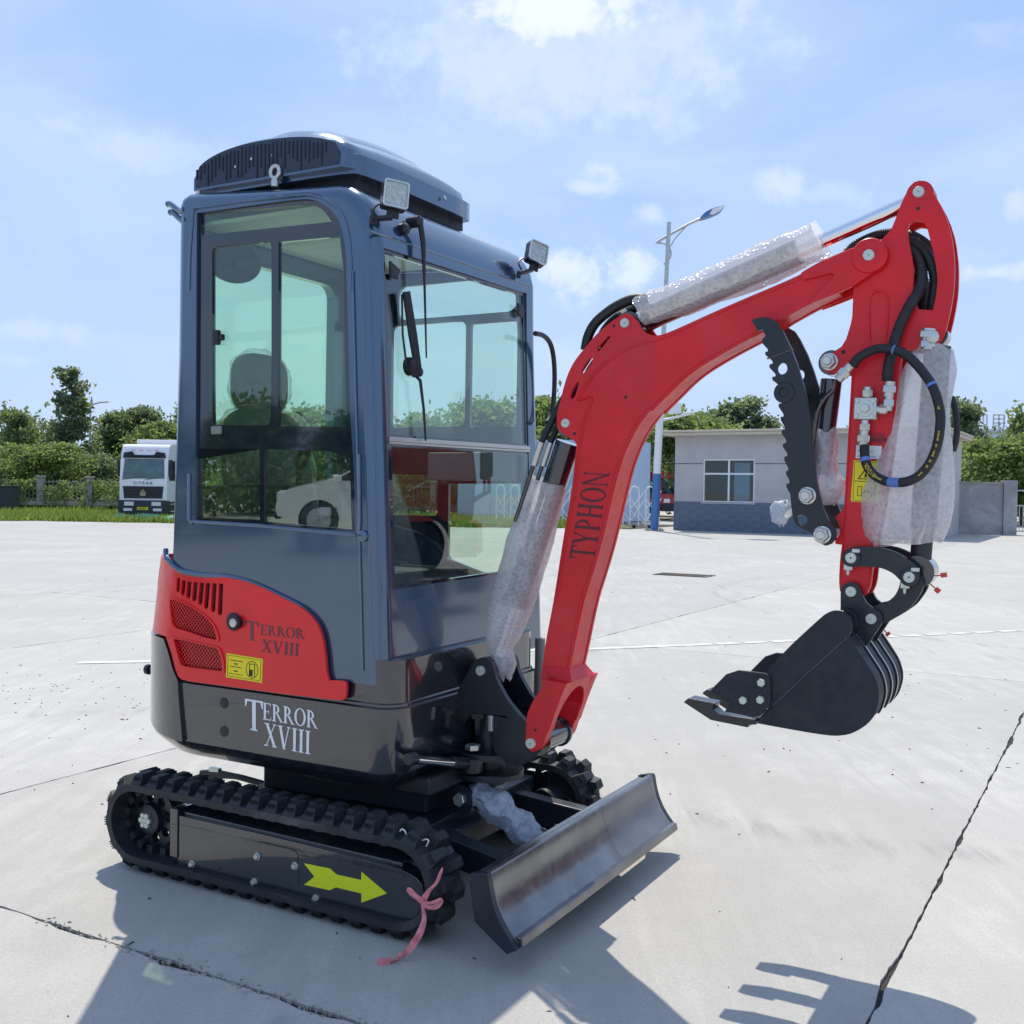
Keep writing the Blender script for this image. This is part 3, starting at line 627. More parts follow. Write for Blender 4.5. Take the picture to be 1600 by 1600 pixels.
def boolean(o, cutters, name, m, parent, smooth=32):
    for c in cutters:
        md = o.modifiers.new('b', 'BOOLEAN'); md.operation = 'DIFFERENCE'; md.object = c; md.solver = 'EXACT'
    bpy.context.view_layer.update(); dg = bpy.context.evaluated_depsgraph_get(); me = bpy.data.meshes.new_from_object(o.evaluated_get(dg))
    for x in [o] + cutters: bpy.data.objects.remove(x, do_unlink=True)
    me.polygons.foreach_set('use_smooth', [True] * len(me.polygons)); me.set_sharp_from_angle(angle=math.radians(smooth)); me.materials.clear(); me.materials.append(MATS[m]); me.name = name
    r = bpy.data.objects.new(name, me); COL.objects.link(r); r.parent = parent; wn = r.modifiers.new('wn', 'WEIGHTED_NORMAL'); wn.keep_sharp = True; wn.weight = 100; return r
cb_ = ngon_prism(CABP, -.53, YF)
es = [e for e in cb_.b.edges if e.verts[0].co.y * e.verts[1].co.y > 0 and (min(v.co.z for v in e.verts) > 1.19 or min(v.co.x for v in e.verts) > -.3)]
bmesh.ops.bevel(cb_.b, geom=es, offset=.058, segments=5, profile=.5, affect='EDGES', clamp_overlap=False)
shell = cb_.done('cab_outer', 'slate_paint')
SIDE = sm([(-1.099, 2.5348), (-0.8633, 2.5331), (-0.6329, 2.5294), (-0.5589, 2.5252), (-0.5005, 2.507), (-0.4427, 2.4678), (-0.4067, 2.4192), (-0.3882, 2.3504), (-0.3801, 2.2718), (-0.363, 1.8809)] + [(-0.3537, 1.7133), (-0.3394, 1.5793), (-0.3271, 1.3423), (-1.0933, 1.3665), (-1.0956, 1.6643)], 1, 45)
INN = [(-1.175, 1.22), (-.60, 1.10), (-.25, .90), (-.25, 1.0), (-.30, 2.12), (-.32, 2.36), (-.40, 2.48), (-.50, 2.535), (-1.13, 2.58), (-1.175, 2.55)]
WIN_U = [(-0.4729, 2.3336), (0.5746, 2.3479)] + [(0.5729, 1.6841), (-0.4652, 1.6733)]
WIN_L = [(-0.4642, 1.6527), (0.5715, 1.6591), (0.5614, 1.3599), (0.5041, 1.1524), (-0.4671, 1.1412)]
FARSIDE = sm([(-1.12, 1.34), (-.80, 1.28), (-.66, 1.14), (-.52, 1.09), (-.262, 1.07), (-.275, 2.30), (-.36, 2.47), (-1.12, 2.52)], 1, 80)
cut = [ngon_prism(INN, -.486, YF - .044).done('c', 'slate_paint'), MB().prism(SIDE, 'y', -.62, -.44).done('c', 'slate_paint'), MB().prism(FARSIDE, 'y', YF - .09, YF + .09).done('c', 'slate_paint')]
def inset(l, k): cx, cy = sum(p[0] for p in l) / len(l), sum(p[1] for p in l) / len(l); return [(cx + (x - cx) * k, cy + (y - cy) * k) for x, y in l]
FRONT = [WIN_U[0], WIN_U[1], WIN_L[2], WIN_L[3], WIN_L[4]]
fxz = lambda a, b, c: (-.2 - .045 * (b - .82) + c, a, b)
cut.append(MB().prism(FRONT, 'x', -.12, .12, f=fxz).done('c', 'slate_paint'))
cut.append(MB().prism(rrect(-.40, 1.45, .40, 2.42, .06), 'x', -1.4, -1.1).done('c', 'slate_paint'))
cab = boolean(shell, cut, 'cab', 'slate_paint', EX)
lab(cab, 'slate blue cab shell with rounded pillars and green tinted windows')
# trim strip under the side panel
tp = [(x, -.536, z - .004) for x, z in sm(TRIM, 1, 70)]
MB().tube(spline([(-1.262, -.52, 1.245), (-1.25, -.53, 1.215)] + tp, 2), .0105, 8).done('trim_strip', 'slate_paint', cab)
# drip rails and pillar ribs on the front corner
for k, (dx, dy) in enumerate(((-.085, .0), (-.048, .004), (-.02, .018))):
    pts = [(-.2 - .045 * (z - .82) + dx, -.532 + dy, z) for z in (.86, 1.2, 1.6, 2.0, 2.25)]
    MB().tube(spline(pts, 3), .0045, 8).done('pillar_rib', 'slate_paint', cab)
rail = [(x, -.531, z) for x, z in sm([(-1.1328, 1.9103), (-1.1373, 2.3389), (-1.1159, 2.5531), (-0.8635, 2.5508), (-0.6331, 2.5455), (-0.5518, 2.5414), (-0.4863, 2.5205), (-0.4216, 2.4794), (-0.3857, 2.428), (-0.3673, 2.3595), (-0.3591, 2.2699), (-0.3434, 1.8801)], 1, 45)]
MB().tube(rail[1:-1], .006, 6).done('window_surround', 'slate_paint', cab)
for a in ([(-1.1259, 1.5416), (-1.124, 1.3664), (-1.1044, 1.3515)], [(-0.3132, 1.6126), (-0.3066, 1.3792), (-0.3114, 1.329)]): MB().tube([(x, -.532, z) for x, z in a], .007, 8).done('door_rail', 'slate_paint', cab)
(hx, hz_), = [(-0.2902, 1.3299)]
MB().lathe((hx, -.53, hz_), (0, -1, 0), [(0, .022), (.012, .020), (.016, .010)], 16).done('door_hinge', 'slate_paint', cab)
MB().tube([(-1.1203, 1.3602), (-0.7711, 1.3548), (-0.3291, 1.3339)] and [(x, -.531, z) for x, z in [(-1.1203, 1.3584), (-0.7711, 1.3518), (-0.3221, 1.3313)]], .007, 8).done('window_sill', 'slate_paint', cab)
# side glazing: black frame sheet with the openings, a pane in each
PANES = [sm([(-1.09, 2.5323), (-0.5755, 2.5103), (-0.5278, 2.4991), (-0.4912, 2.4779), (-0.4569, 2.4357), (-1.0849, 2.4507)], 1, 50),
         sm([(-1.0302, 2.3756), (-1.0279, 2.3935), (-1.0099, 2.4027), (-0.7551, 2.3955), (-0.7396, 2.3892), (-0.7348, 2.3742), (-0.7292, 1.9027)] + [(-0.731, 1.7383), (-0.7393, 1.7255), (-0.7548, 1.7211), (-1.0107, 1.7271), (-1.0223, 1.7346)], 1, 60),
         sm([(-0.7014, 2.3878), (-0.4205, 2.3802), (-0.4012, 2.255)] + [(-0.3811, 1.7093), (-0.6962, 1.7178)], 0),
         sm([(-1.1116, 1.6377), (-0.7833, 1.6357), (-0.7786, 1.3719), (-1.1105, 1.3725)], 0),
         sm([(-0.7599, 1.6338), (-0.4548, 1.6252), (-0.3656, 1.5995), (-0.353, 1.3494), (-0.7583, 1.3666)], 0)]
def inset_poly(l, k): return inset(l, k)
FAR = [rrect(-1.00, 2.29, -.355, 2.445, .045), rrect(-1.03, 1.783, -.617, 2.262, .03), rrect(-.590, 1.778, -.348, 2.245, .012), rrect(-1.09, 1.37, -.76, 1.56, .02), [(-.70, 1.175), (-.49, 1.115), (-.30, 1.105), (-.315, 1.525), (-.70, 1.52)]]
for sy in (-1, 1):
    yy = -.53 if sy < 0 else YF; y0, y1 = yy - .012 * sy, yy - .030 * sy
    gl_frame = MB().prism(inset(SIDE if sy < 0 else FARSIDE, .998), 'y', y0, y1, PANES if sy < 0 else FAR).done('window_frame', 'frit', cab)
    for i, p in enumerate(PANES if sy < 0 else FAR):
        lean = .0125 if sy < 0 and i > 2 else 0                # the lower panes lean out a few millimetres at the top
        MB().prism(inset(p, 1.006), 'y', yy - .018 * sy, yy - .022 * sy, f=lambda a, b_, c_: (a, c_ - lean * (b_ - 1.5), b_)).done('window_pane', 'tinted_glass' if sy < 0 and i > 2 else 'green_glass', cab)
# sliding pane outline on the lower pane, with handle, and latch above
SL = sm([(-0.7696, 1.6092), (-0.7621, 1.6328), (-0.7351, 1.6409), (-0.4589, 1.6283), (-0.4357, 1.614), (-0.4311, 1.5912), (-0.4307, 1.4549), (-0.4383, 1.432), (-0.4635, 1.4298), (-0.7326, 1.4333), (-0.7599, 1.4464), (-0.768, 1.473)], 1, 60)
MB().prism(SL, 'y', -.5055, -.504, [inset(SL, .975)]).done('pane_seal', 'black_plastic', cab)
for zs in ([(-0.988, 2.0566)],): 
    (x, z), = zs; MB().box((x - .022, -.535, z - .028), (x + .006, -.515, z + .028)).box((x + .006, -.532, z - .012), (x + .024, -.512, z + .012)).done('window_latch', 'black_plastic', cab, .005)
for zs in ([(-0.9924, 1.7062)], [(-0.467, 1.4088)]):
    (x, z), = zs; MB().box((x - .026, -.532, z - .015), (x + .026, -.518, z + .017)).done('pane_handle', 'grey_panel', cab, .006)
# windscreen
MB().prism(FRONT, 'x', -.022, -.004, [inset(WIN_U, .965), inset(WIN_L, .96)], f=fxz).done('windscreen_frame', 'frit', cab)
MB().prism(inset(WIN_U, .972), 'x', -.014, -.009, f=fxz).done('windscreen', 'front_glass', cab)
flat = lambda a, b, c: (-.2 - .045 * (1.38 - .82) - .004 * (b - 1.38) + c, a, b)      # the lower pane sits upright in its frame
MB().prism(inset(WIN_L, .967), 'x', -.014, -.009, f=flat).done('lower_windscreen', 'front_glass', cab)
a_, b_2 = [Vector(fxz(*p, .002)) for p in [(-0.4654, 1.6688), (0.5667, 1.6783)]], [Vector(fxz(*p, .002)) for p in [(-0.4659, 1.6559), (0.566, 1.6644)]]
MB().bar(a_[0], a_[1], .012, .016).bar(b_2[0], b_2[1], .008, .008).done('windscreen_bar', 'zinc', cab, .002)
for p in ([(-0.4138, 2.2664)], [(0.5127, 2.2657)]):
    x, y, z = fxz(*p[0], 0); MB().prism([(y - .03, z + .03), (y + .035, z + .008), (y + .02, z - .03), (y - .025, z - .028)], 'x', x, x + .012).done('glass_clamp', 'black_plastic', cab, .006)
cr_ = [(-0.554, 2.3744), (-0.06, 2.3809), (0.3859, 2.3822), (0.6064, 2.3852)]
MB().tube([(-.266, y, z) for y, z in cr_], .0055, 8).done('roof_gutter', 'slate_paint', cab)
# wipers
def fp(s, off=.02): return [Vector(fxz(*p, off)) for p in s]
wp = fp([(-0.2858, 2.4646), (-0.2685, 2.3925), (-0.2664, 2.2527), (-0.2665, 1.9722)], .035); wb = fp([(-0.3611, 2.1961), (-0.3342, 2.0566), (-0.2949, 1.9138)], .012); wc = fp([(-0.2907, 2.4693), (-0.343, 2.426)], .03)
wm = MB().tube(wp, [.011, .010, .005, .003], 8).tube(fp([(-0.3629, 2.1986), (-0.3294, 2.0515), (-0.2968, 1.9165)], .02), [.015, .017, .014], 8).tube(fp([(-0.3733, 2.1883), (-0.3745, 2.0455), (-0.3546, 1.9336)], .008), .004, 6)
wm.lathe(wp[0], (1, 0, 0), [(-.05, .02), (0, .022), (.008, .012)], 14)
pv = fp([(-0.3193, 1.9373)], .0)[0]; wm.lathe(pv, (1, 0, 0), [(-.01, .034), (.02, .032), (.026, .015)], 14)
pv2 = fp([(-0.2843, 1.9207)], .0)[0]; wm.lathe(pv2, (1, 0, 0), [(-.01, .02), (.02, .018), (.026, .01)], 14)
wm.tube(fp([(-0.3226, 1.9774), (-0.3158, 1.903), (-0.2878, 1.8883), (-0.2697, 1.785), (-0.2623, 1.6714)], .02), [.008, .007, .006, .005, .004], 8)
wm.done('wiper', 'black_plastic', EX)
MB().lathe(fp([(-0.3531, 2.4238)], .0)[0], (1, 0, .1), [(-.03, .02), (.02, .022), (.03, .012)], 14).done('wiper_cap', 'black_plastic', EX)
# cab interior
MB().box((-1.16, -.47, 2.50), (-.42, .58, 2.515)).done('headlining', 'pale_lining', cab)
(vx, vz), = [(-1.1097, 2.6386)]
MB().box((-.95, -.20, 2.455), (-.60, .12, 2.499)).done('ceiling_lamp', 'pale_lining', cab, .01)
gv = MB()
for k in range(9): gv.box((-.56 + .012 * k, -.38, 2.49), (-.554 + .012 * k, -.22, 2.499))
gv.done('air_vent', 'black_plastic', cab)
(fx, fz), = [(-1.0309, 2.3686)]
fan = MB().lathe((fx, -.40, fz + .01), (.35, -.5, -.75), [(-.045, .05), (-.03, .085), (.02, .105), (.024, .1)], 28)
for k in range(10):
    a = k * math.pi / 10; fan.tube([(fx + .036 * .35 + .1 * math.cos(a), -.40 - .02, fz - .02 + .06 * math.sin(a)), (fx + .02 - .1 * math.cos(a), -.40 - .02, fz - .02 - .06 * math.sin(a))], .002, 4)
fan.done('cab_fan', 'black_plastic', EX)
(sx, sz_), = [(-1.1037, 1.915)]; SY = -.17
seat = MB()
def blob(b, c, size, n=16, e=3.2, lean=0):
    rings = []
    for i in range(n + 1):
        t = -math.pi / 2 + math.pi * i / n; zz = math.copysign(abs(math.sin(t)) ** (2 / e), math.sin(t)); rr = max(abs(math.cos(t)) ** (2 / e), .02)
        ring = []
        for j in range(28):
            a = 2 * math.pi * j / 28; ca, sa = math.cos(a), math.sin(a)
            ring.append((c[0] + size[0] * rr * math.copysign(abs(ca) ** (2 / e), ca) + lean * zz * size[2], c[1] + size[1] * rr * math.copysign(abs(sa) ** (2 / e), sa), c[2] + size[2] * zz))
        rings.append(ring)
    b.loft(rings); return b
blob(seat, (sx, SY, sz_), (.055, .145, .125)); blob(seat, (sx + .05, SY, sz_ - .36), (.075, .235, .26), lean=-.16); blob(seat, (sx + .30, SY, sz_ - .62), (.27, .235, .075))
st0 = seat.done('seat', 'seat_cloth', EX)
sc_ = MB(); blob(sc_, (sx, SY, sz_), (.066, .160, .14), n=30, e=2.6); blob(sc_, (sx + .05, SY, sz_ - .36), (.09, .252, .275), n=30, lean=-.16)
for v in sc_.b.verts: v.co += noise.noise_vector(v.co * 14) * .016 + noise.noise_vector(v.co * 40) * .006
sc_.done('seat_cover', 'thin_film', st0, smooth=60)
MB().box((sx - .02, SY - .20, .95), (sx + .50, SY + .20, sz_ - .70)).done('seat_base', 'black_matt', st0, .02)
for a_, q_ in (((sx - .02, SY - .29, 1.0), (sx + .50, SY - .245, 1.50)), ((sx, SY + .26, 1.0), (sx + .12, SY + .40, 1.52))): MB().box(a_, q_).done('side_console', 'black_plastic', EX, .015)
MB().tube(spline([(sx + .44, SY - .27, 1.50), (sx + .45, SY - .27, 1.58), (sx + .49, SY - .27, 1.66)], 4), [.012] * 4 + [.022] * 5, 10).done('joystick', 'black_plastic', EX)
MB().box((-1.15, -.46, .95), (-.26, .56, 1.0)).done('cab_floor', 'black_matt', cab)
MB().box((-1.17, -.46, 1.0), (-1.12, .57, 1.48)).done('rear_panel', 'grey_panel', cab, .01)
MB().prism(rrect(-.40, 1.45, .40, 2.42, .06), 'x', -1.205, -1.200).done('rear_window', 'green_glass', cab)
MB().box((-.29, .53, 1.535), (-.74, .585, 1.66)).done('far_console', 'grey_panel', cab, .008)
# ---------------- air conditioner on the roof
YS = [-.462, -.452, -.43, -.36, -.24, -.1, .06, .2, .28, .335, .362, .375]; PK = [2.72, 2.790, 2.808, 2.822, 2.850, 2.870, 2.88, 2.878, 2.868, 2.845, 2.81, 2.74]
def ac_ring(y, pk, inset_=0, base=2.665, xr=-1.205, xf=-.435, pw=2.3):
    q = []; n = 36
    for i in range(n + 1):
        t = -1 + 2 * i / n; h = (1 - abs(t) ** pw) ** .62; edge = .045
        q.append(((xr + xf) / 2 + (xf - xr - 2 * inset_) / 2 * t, y, base + edge * (1 if abs(t) < 1 else .6) + max(0, pk - base - edge) * h * (1 - .10 * t)))
    return q + [(xf - inset_, y, base - .02), (xr + inset_, y, base - .02)]
acb = MB(); acb.loft([ac_ring(y, p, .0 if -.44 < y < .355 else .02) for y, p in zip(YS, PK)])
ac = acb.done('roof_air_conditioner', 'slate_paint', EX, smooth=40)
lab(ac, 'arched slate blue air conditioner hood on the cab roof')
rd = MB(); rd.loft([ac_ring(y, p, i_, 2.70, -1.12, -.50, 2.0) for y, p, i_ in ((-.375, 2.79, .14), (-.36, 2.83, .09), (-.32, 2.862, .05), (-.22, 2.893, .02), (-.06, 2.915, 0), (.12, 2.925, 0), (.26, 2.918, .01), (.33, 2.895, .03), (.355, 2.84, .06))]); rd.done('hood_dome', 'slate_paint', ac, smooth=30)
sk = MB(); sk.prism(sm([(-.46, -.44), (-.41, -.39), (-.41, .335), (-.445, .38), (-1.18, .38), (-1.18, -.44)], 2, 80), 'z', 2.628, 2.700); sk.done('hood_skirt', 'slate_paint', ac, .012)
MB().prism([(-.46, -.38), (-.46, .36), (-1.15, .36), (-1.15, -.38)], 'z', 2.56, 2.63).done('hood_base', 'black_matt', ac)
fcp = [(x, z) for x, _, z in ac_ring(0, 2.790, .03, 2.668)[:-2]] + [(-.47, 2.655), (-1.175, 2.655)]
MB().prism(fcp, 'y', -.4640, -.460).done('vent_face', 'recess_navy', ac)  # flush plate, the shade of the recessed end put into its dark colour
MB().lathe((-.40, .12, 2.665), (1, 0, 0), [(0, .008), (.006, .008), (.007, .003)], 12).done('bolt', 'zinc', ac)
rn = random.Random(4); sl_ = MB()
for k in range(34):
    t = -.93 + 1.72 * k / 33; x = -.8225 + .37 * t; top = 2.705 + .085 * (1 - abs(t) ** 2.3) ** .62 * (1 - .1 * t)
    h = (top - 2.66) * rn.uniform(.35, .95); z1 = top - .008 - rn.uniform(0, .012); sl_.box((x - .0032, -.4665, max(2.655, z1 - h)), (x + .0032, -.455, z1))
sl_.done('vent_shade_strips', 'black_matt', ac)  # raised black strips in place of slots, their inner shade given as colour
for px in [(-0.8865, 2.729), (-0.7824, 2.7283), (-0.967, 2.7103)]: MB().lathe((px[0], -.462, px[1]), (0, -1, 0), [(0, .006), (.004, .005)], 8).done('rivet', 'zinc', ac)
(ex, ez), = [(-0.7632, 2.6624)]
rg = [(ex + .021 * math.cos(a), -.47, ez + .022 * math.sin(a)) for a in [2 * math.pi * i / 24 for i in range(25)]]
eb = MB().tube(rg, .0085, 10); eb.lathe((ex, -.47, ez - .055), (0, 0, 1), [(0, .014), (.02, .016), (.032, .01)], 14); eb.done('lifting_eye', 'zinc', EX)
# ---------------- work lamps
def work_lamp(p, yaw, pitch, foot, label, roll=0):
    e = empty('work_lamp', p, parent=EX); e.rotation_euler = (roll, pitch, yaw); e.scale = (.86, .86, .86); e['label'] = label
    h = MB().prism(rrect(-.052, -.056, .052, .056, .012), 'x', -.045, .0); 
    for k in range(5): h.box((-.062, -.04 + k * .018, -.04), (-.044, -.034 + k * .018, .04))
    h.done('lamp_housing', 'black_plastic', e, .003)
    c = MB(); rn = random.Random(3)
    for i in range(4):
        for j in range(4): c.lathe((.0005, -.033 + i * .022, -.034 + j * .0226), (1, 0, 0), [(-.012, .003), (-.002, .0095), (.002, .0098), (.0025, .007)], 8)
    c.box((-.01, -.046, -.050), (.0008, .046, .050)); c.done('reflector', 'lamp_cell', e)
    MB().prism(rrect(-.047, -.051, .047, .051, .01), 'x', .004, .007).done('lens', 'clear_glass', e)
    MB().prism(rrect(-.052, -.056, .052, .056, .012), 'x', 0, .009, [rrect(-.046, -.050, .046, .050, .009)]).done('lamp_rim', 'zinc', e)
    inv = Matrix.LocRotScale(Vector(p), e.rotation_euler, Vector((.86, .86, .86))).inverted(); f = inv @ Vector(foot)
    s_ = MB().bar((-.025, 0, -.055), (-.025, 0, -.09), .05, .012, (1, 0, 0)).bar((-.025, 0, -.088), f, .03, .014).lathe(f, (0, 0, 1), [(-.02, .012), (.012, .012)], 10); s_.done('lamp_bracket', 'black_plastic', e, .002)
    MB().tube(spline([(-.045, 0, -.02), (-.06, -.05, -.03), (-.05, -.075, -.07), (-.03, -.06, -.12), f + Vector((0, -.01, -.02))], 5), .0045, 7).done('lamp_cable', 'hose_rubber', e)
(ly, lz2), = [(-0.4909, 2.5068)]; (fy, fz2), = [(-0.5229, 2.4241)]
work_lamp((-.20, ly, lz2), math.radians(-38), math.radians(-6), (-.275, fy, fz2), 'near work lamp at the cab roof edge', math.radians(-6))
(ly, lz2), = [(0.558, 2.5156)]; (fy, fz2), = [(0.488, 2.417)]
work_lamp((-.20, ly, lz2), math.radians(-30), math.radians(-12), (-.255, fy, fz2), 'far work lamp at the cab roof edge', math.radians(-16))
hp = [(-.20, y, z) for y, z in [(0.538, 2.1668), (0.621, 2.1667), (0.6892, 2.1335), (0.7229, 2.0527), (0.7266, 1.9398), (0.7049, 1.8391), (0.6632, 1.7942)]]
MB().tube(spline(hp, 5), .011, 10).done('grab_rail', 'black_plastic', EX)
for s in ([(-1.2894, 2.5967), (-1.1808, 2.557)], [(-1.2759, 2.5628), (-1.1675, 2.5167)]):
    (xa, za), (xb, zb) = s; MB().tube(spline([(xa, -.50, za), (xa + .02, -.50, za - .002), (xb - .02, -.515, zb), (xb + .01, -.525, zb)], 4), .012, 10).done('roof_hook', 'slate_paint', EX)
# cab mounting blocks under the front corner
MB().prism(sm([(-.44, -.49), (-.20, -.49), (-.165, -.45), (-.165, .46), (-.20, .50), (-.44, .50)], 1, 80), 'z', .752, .806).done('cab_mount', 'black_gloss', EX, .01)
MB().cyl((-.16, .55, .60), (-.16, .55, .86), .022, 16).done('corner_post', 'grey_panel', EX)
# ================================================================== boom, stick, bucket
def pin(parent, x, z, y, r=.017, s=-1, collar=0, mname='pin_zinc'):
    b = MB().lathe((x, y, z), (0, s, 0), [(-.02, r), (.006, r), (.008, r * .93), (.0081, r * .16), (.003, r * .14), (.003, .0001)], 28); b.done('pin', mname, parent)
    if collar: MB().lathe((x, y, z), (0, s, 0), [(-.01, collar), (.003, collar), (.005, collar * .92), (.005, r * .99)], 28).done('pin_collar', 'black_satin', parent)
def nut(parent, x, z, y, r=.0245, s=-1):
    MB().lathe((x, y, z), (0, s, 0), [(0, r * 1.12), (.005, r * 1.12), (.006, r)], 24).hexnut((x, y + .005 * s, z), (0, s, 0), r, .022).lathe((x, y + .026 * s, z), (0, s, 0), [(0, r * .58), (.012, r * .58), (.015, r * .48)], 18).done('nut', 'zinc', parent)
BO = [(0.1658, 0.8055), (0.176, 0.8773), (0.1858, 0.9518)] + [(0.2152, 1.0985), (0.2502, 1.3273), (0.283, 1.5122), (0.2936, 1.6383), (0.2973, 1.6612), (0.2879, 1.675), (0.2595, 1.6923), (0.231, 1.7078), (0.2188, 1.7241), (0.2146, 1.7565), (0.2203, 1.7887), (0.235, 1.8344)] + [(0.2388, 1.8573), (0.2571, 1.914), (0.2818, 1.9587), (0.3283, 2.0105), (0.3682, 2.0508), (0.4169, 2.0872), (0.4532, 2.1072), (0.4833, 2.1175), (0.5015, 2.1096), (0.5197, 2.0918), (0.5381, 2.063), (0.5563, 2.0427), (0.5859, 2.0327), (0.6267, 2.0359), (0.8287, 2.1118), (1.0817, 2.1981), (1.0917, 2.2095)] + [(1.1069, 2.2173), (1.1419, 2.2346), (1.2307, 2.2666), (1.2839, 2.2813), (1.308, 2.2809), (1.3297, 2.2694), (1.3397, 2.2488), (1.338, 2.2169), (1.3099, 2.1897), (1.267, 2.1635), (1.2501, 2.1524), (1.2185, 2.1399), (1.1692, 2.1235), (1.1142, 2.1036), (1.0173, 2.0547)] + [(0.9549, 2.0169), (0.9124, 1.9984), (0.8316, 1.9603), (0.749, 1.916), (0.6986, 1.8803), (0.6364, 1.8225), (0.5847, 1.7746)] + [(0.5752, 1.7759), (0.5241, 1.7105), (0.487, 1.6351), (0.4639, 1.568), (0.4456, 1.496), (0.4228, 1.3965), (0.395, 1.2869), (0.3667, 1.1947), (0.3356, 1.1015)] + [(0.286, 0.8599), (0.267, 0.7882)]
SLOTS = [[(0.3723, 1.9941), (0.3786, 1.9893), (0.3877, 1.999), (0.4221, 2.0376), (0.4208, 2.0433), (0.4128, 2.0403), (0.3764, 2.0052)], sm([(0.311, 1.9176), (0.3143, 1.9118), (0.3298, 1.9214), (0.3543, 1.9543), (0.3559, 1.9678), (0.3447, 1.9695), (0.3201, 1.9399)], 1, 80), sm([(0.2681, 1.8288), (0.2745, 1.8241), (0.2871, 1.8329), (0.301, 1.8724), (0.3033, 1.8848), (0.2945, 1.8852), (0.274, 1.8561)], 1, 80)]
BOs = sm(BO, 2, 42)
bm_ = MB().prism(BOs, 'y', -.066, -.052, SLOTS)
BI = [(0.1862, 0.8229)] + [(0.223, 1.099), (0.2579, 1.3276), (0.2916, 1.5123), (0.3028, 1.6314), (0.3129, 1.6953), (0.3294, 1.7634), (0.3508, 1.831)] + [(0.3, 1.8211), (0.3337, 1.8769), (0.3766, 1.9262), (0.4252, 1.9634), (0.4855, 1.994), (0.5449, 2.013), (0.6268, 2.0304), (0.8288, 2.1064), (1.0819, 2.1914)] + [(1.1071, 2.2071), (1.182, 2.2309), (1.2149, 2.1979), (1.1938, 2.1393), (1.1141, 2.1072), (1.0173, 2.0583)] + [(0.9548, 2.0206), (0.9124, 2.002), (0.8315, 1.964), (0.7489, 1.9198), (0.6986, 1.8841), (0.6363, 1.8264), (0.5846, 1.7784)] + [(0.5724, 1.7759), (0.5212, 1.7105), (0.4841, 1.6352), (0.461, 1.568), (0.4427, 1.496), (0.4198, 1.3964), (0.392, 1.2868), (0.3637, 1.1945), (0.3326, 1.1013)] + [(0.2826, 0.8596), (0.2668, 0.8003)]
bm_.prism(sm(BI, 1, 42), 'y', -.0515, .0515)
bm_.prism(BOs, 'y', .052, .066, SLOTS)
boom = bm_.done('boom', 'red_paint', EX, .002)
lab(boom, 'red curved boom with dark TYPHON lettering')
def bead(pts, y, r, parent, m='red_paint', name='weld_seam'): return MB().tube(spline([(x, y, z) for x, z in pts], 3), r, 6).done(name, m, parent)
bead([(0.2276, 1.0996), (0.2625, 1.3278), (0.2961, 1.5123), (0.3068, 1.6313), (0.3173, 1.695), (0.3338, 1.763), (0.3552, 1.8305)] + [(0.3019, 1.8207), (0.3356, 1.8765), (0.3784, 1.9257), (0.427, 1.9629), (0.4872, 1.9934), (0.5466, 2.0124), (0.6284, 2.0281), (0.8302, 2.1042), (1.0829, 2.1891)], -.067, .005, boom)
bead([(1.0183, 2.0592), (0.9715, 2.0362)] + [(0.9135, 2.0046), (0.8328, 1.9678), (0.7502, 1.9236), (0.6999, 1.8896), (0.6377, 1.8331), (0.5861, 1.7852)] + [(0.5674, 1.7758), (0.5162, 1.7104), (0.479, 1.635), (0.4559, 1.5679), (0.4376, 1.4959), (0.4147, 1.3963), (0.3869, 1.2868), (0.3586, 1.1945), (0.3274, 1.1013)] + [(0.2785, 0.8598)], -.067, .005, boom)
# boom head reinforcing plates
BH = [(1.0887, 2.2044), (1.1114, 2.2136), (1.1463, 2.2308), (1.2346, 2.2626), (1.2875, 2.2773), (1.3115, 2.2769), (1.3331, 2.2654), (1.343, 2.2449), (1.3413, 2.2132), (1.3133, 2.1862), (1.2706, 2.1601), (1.2539, 2.149), (1.2224, 2.1365), (1.1685, 2.1181), (1.1236, 2.1047), (1.1195, 2.1116), (1.1921, 2.179), (1.1928, 2.189), (1.1818, 2.1944), (1.0968, 2.1803)]
for s in (-1, 1): MB().prism(sm(BH, 1, 50), 'y', .0665 * s, .078 * s).done('head_plate', 'red_paint', boom, .003)
(px_, pz_), = [(1.2989, 2.2382)]
bs_ = MB().lathe((px_, -.078, pz_), (0, -1, 0), [(0, .055), (.004, .052), (.005, .036)], 28); bs_.done('pin_boss', 'red_paint', boom); pin(boom, px_, pz_, -.084, .0175)
for s in ([(0.2546, 1.7385)], [(0.4784, 2.0828)]):
    (x, z), = s; pin(boom, x, z, -.068, .0165)
for s in ([(0.4354, 2.076)], [(0.2884, 1.7013)], [(0.4847, 1.8256)], [(1.2574, 2.2158)]):
    (x, z), = s; MB().lathe((x, -.066 if z < 2.2 else -.078, z), (0, -1, 0), [(0, .006), (.0012, .005)], 10).done('bolt_hole', 'black_matt', boom)
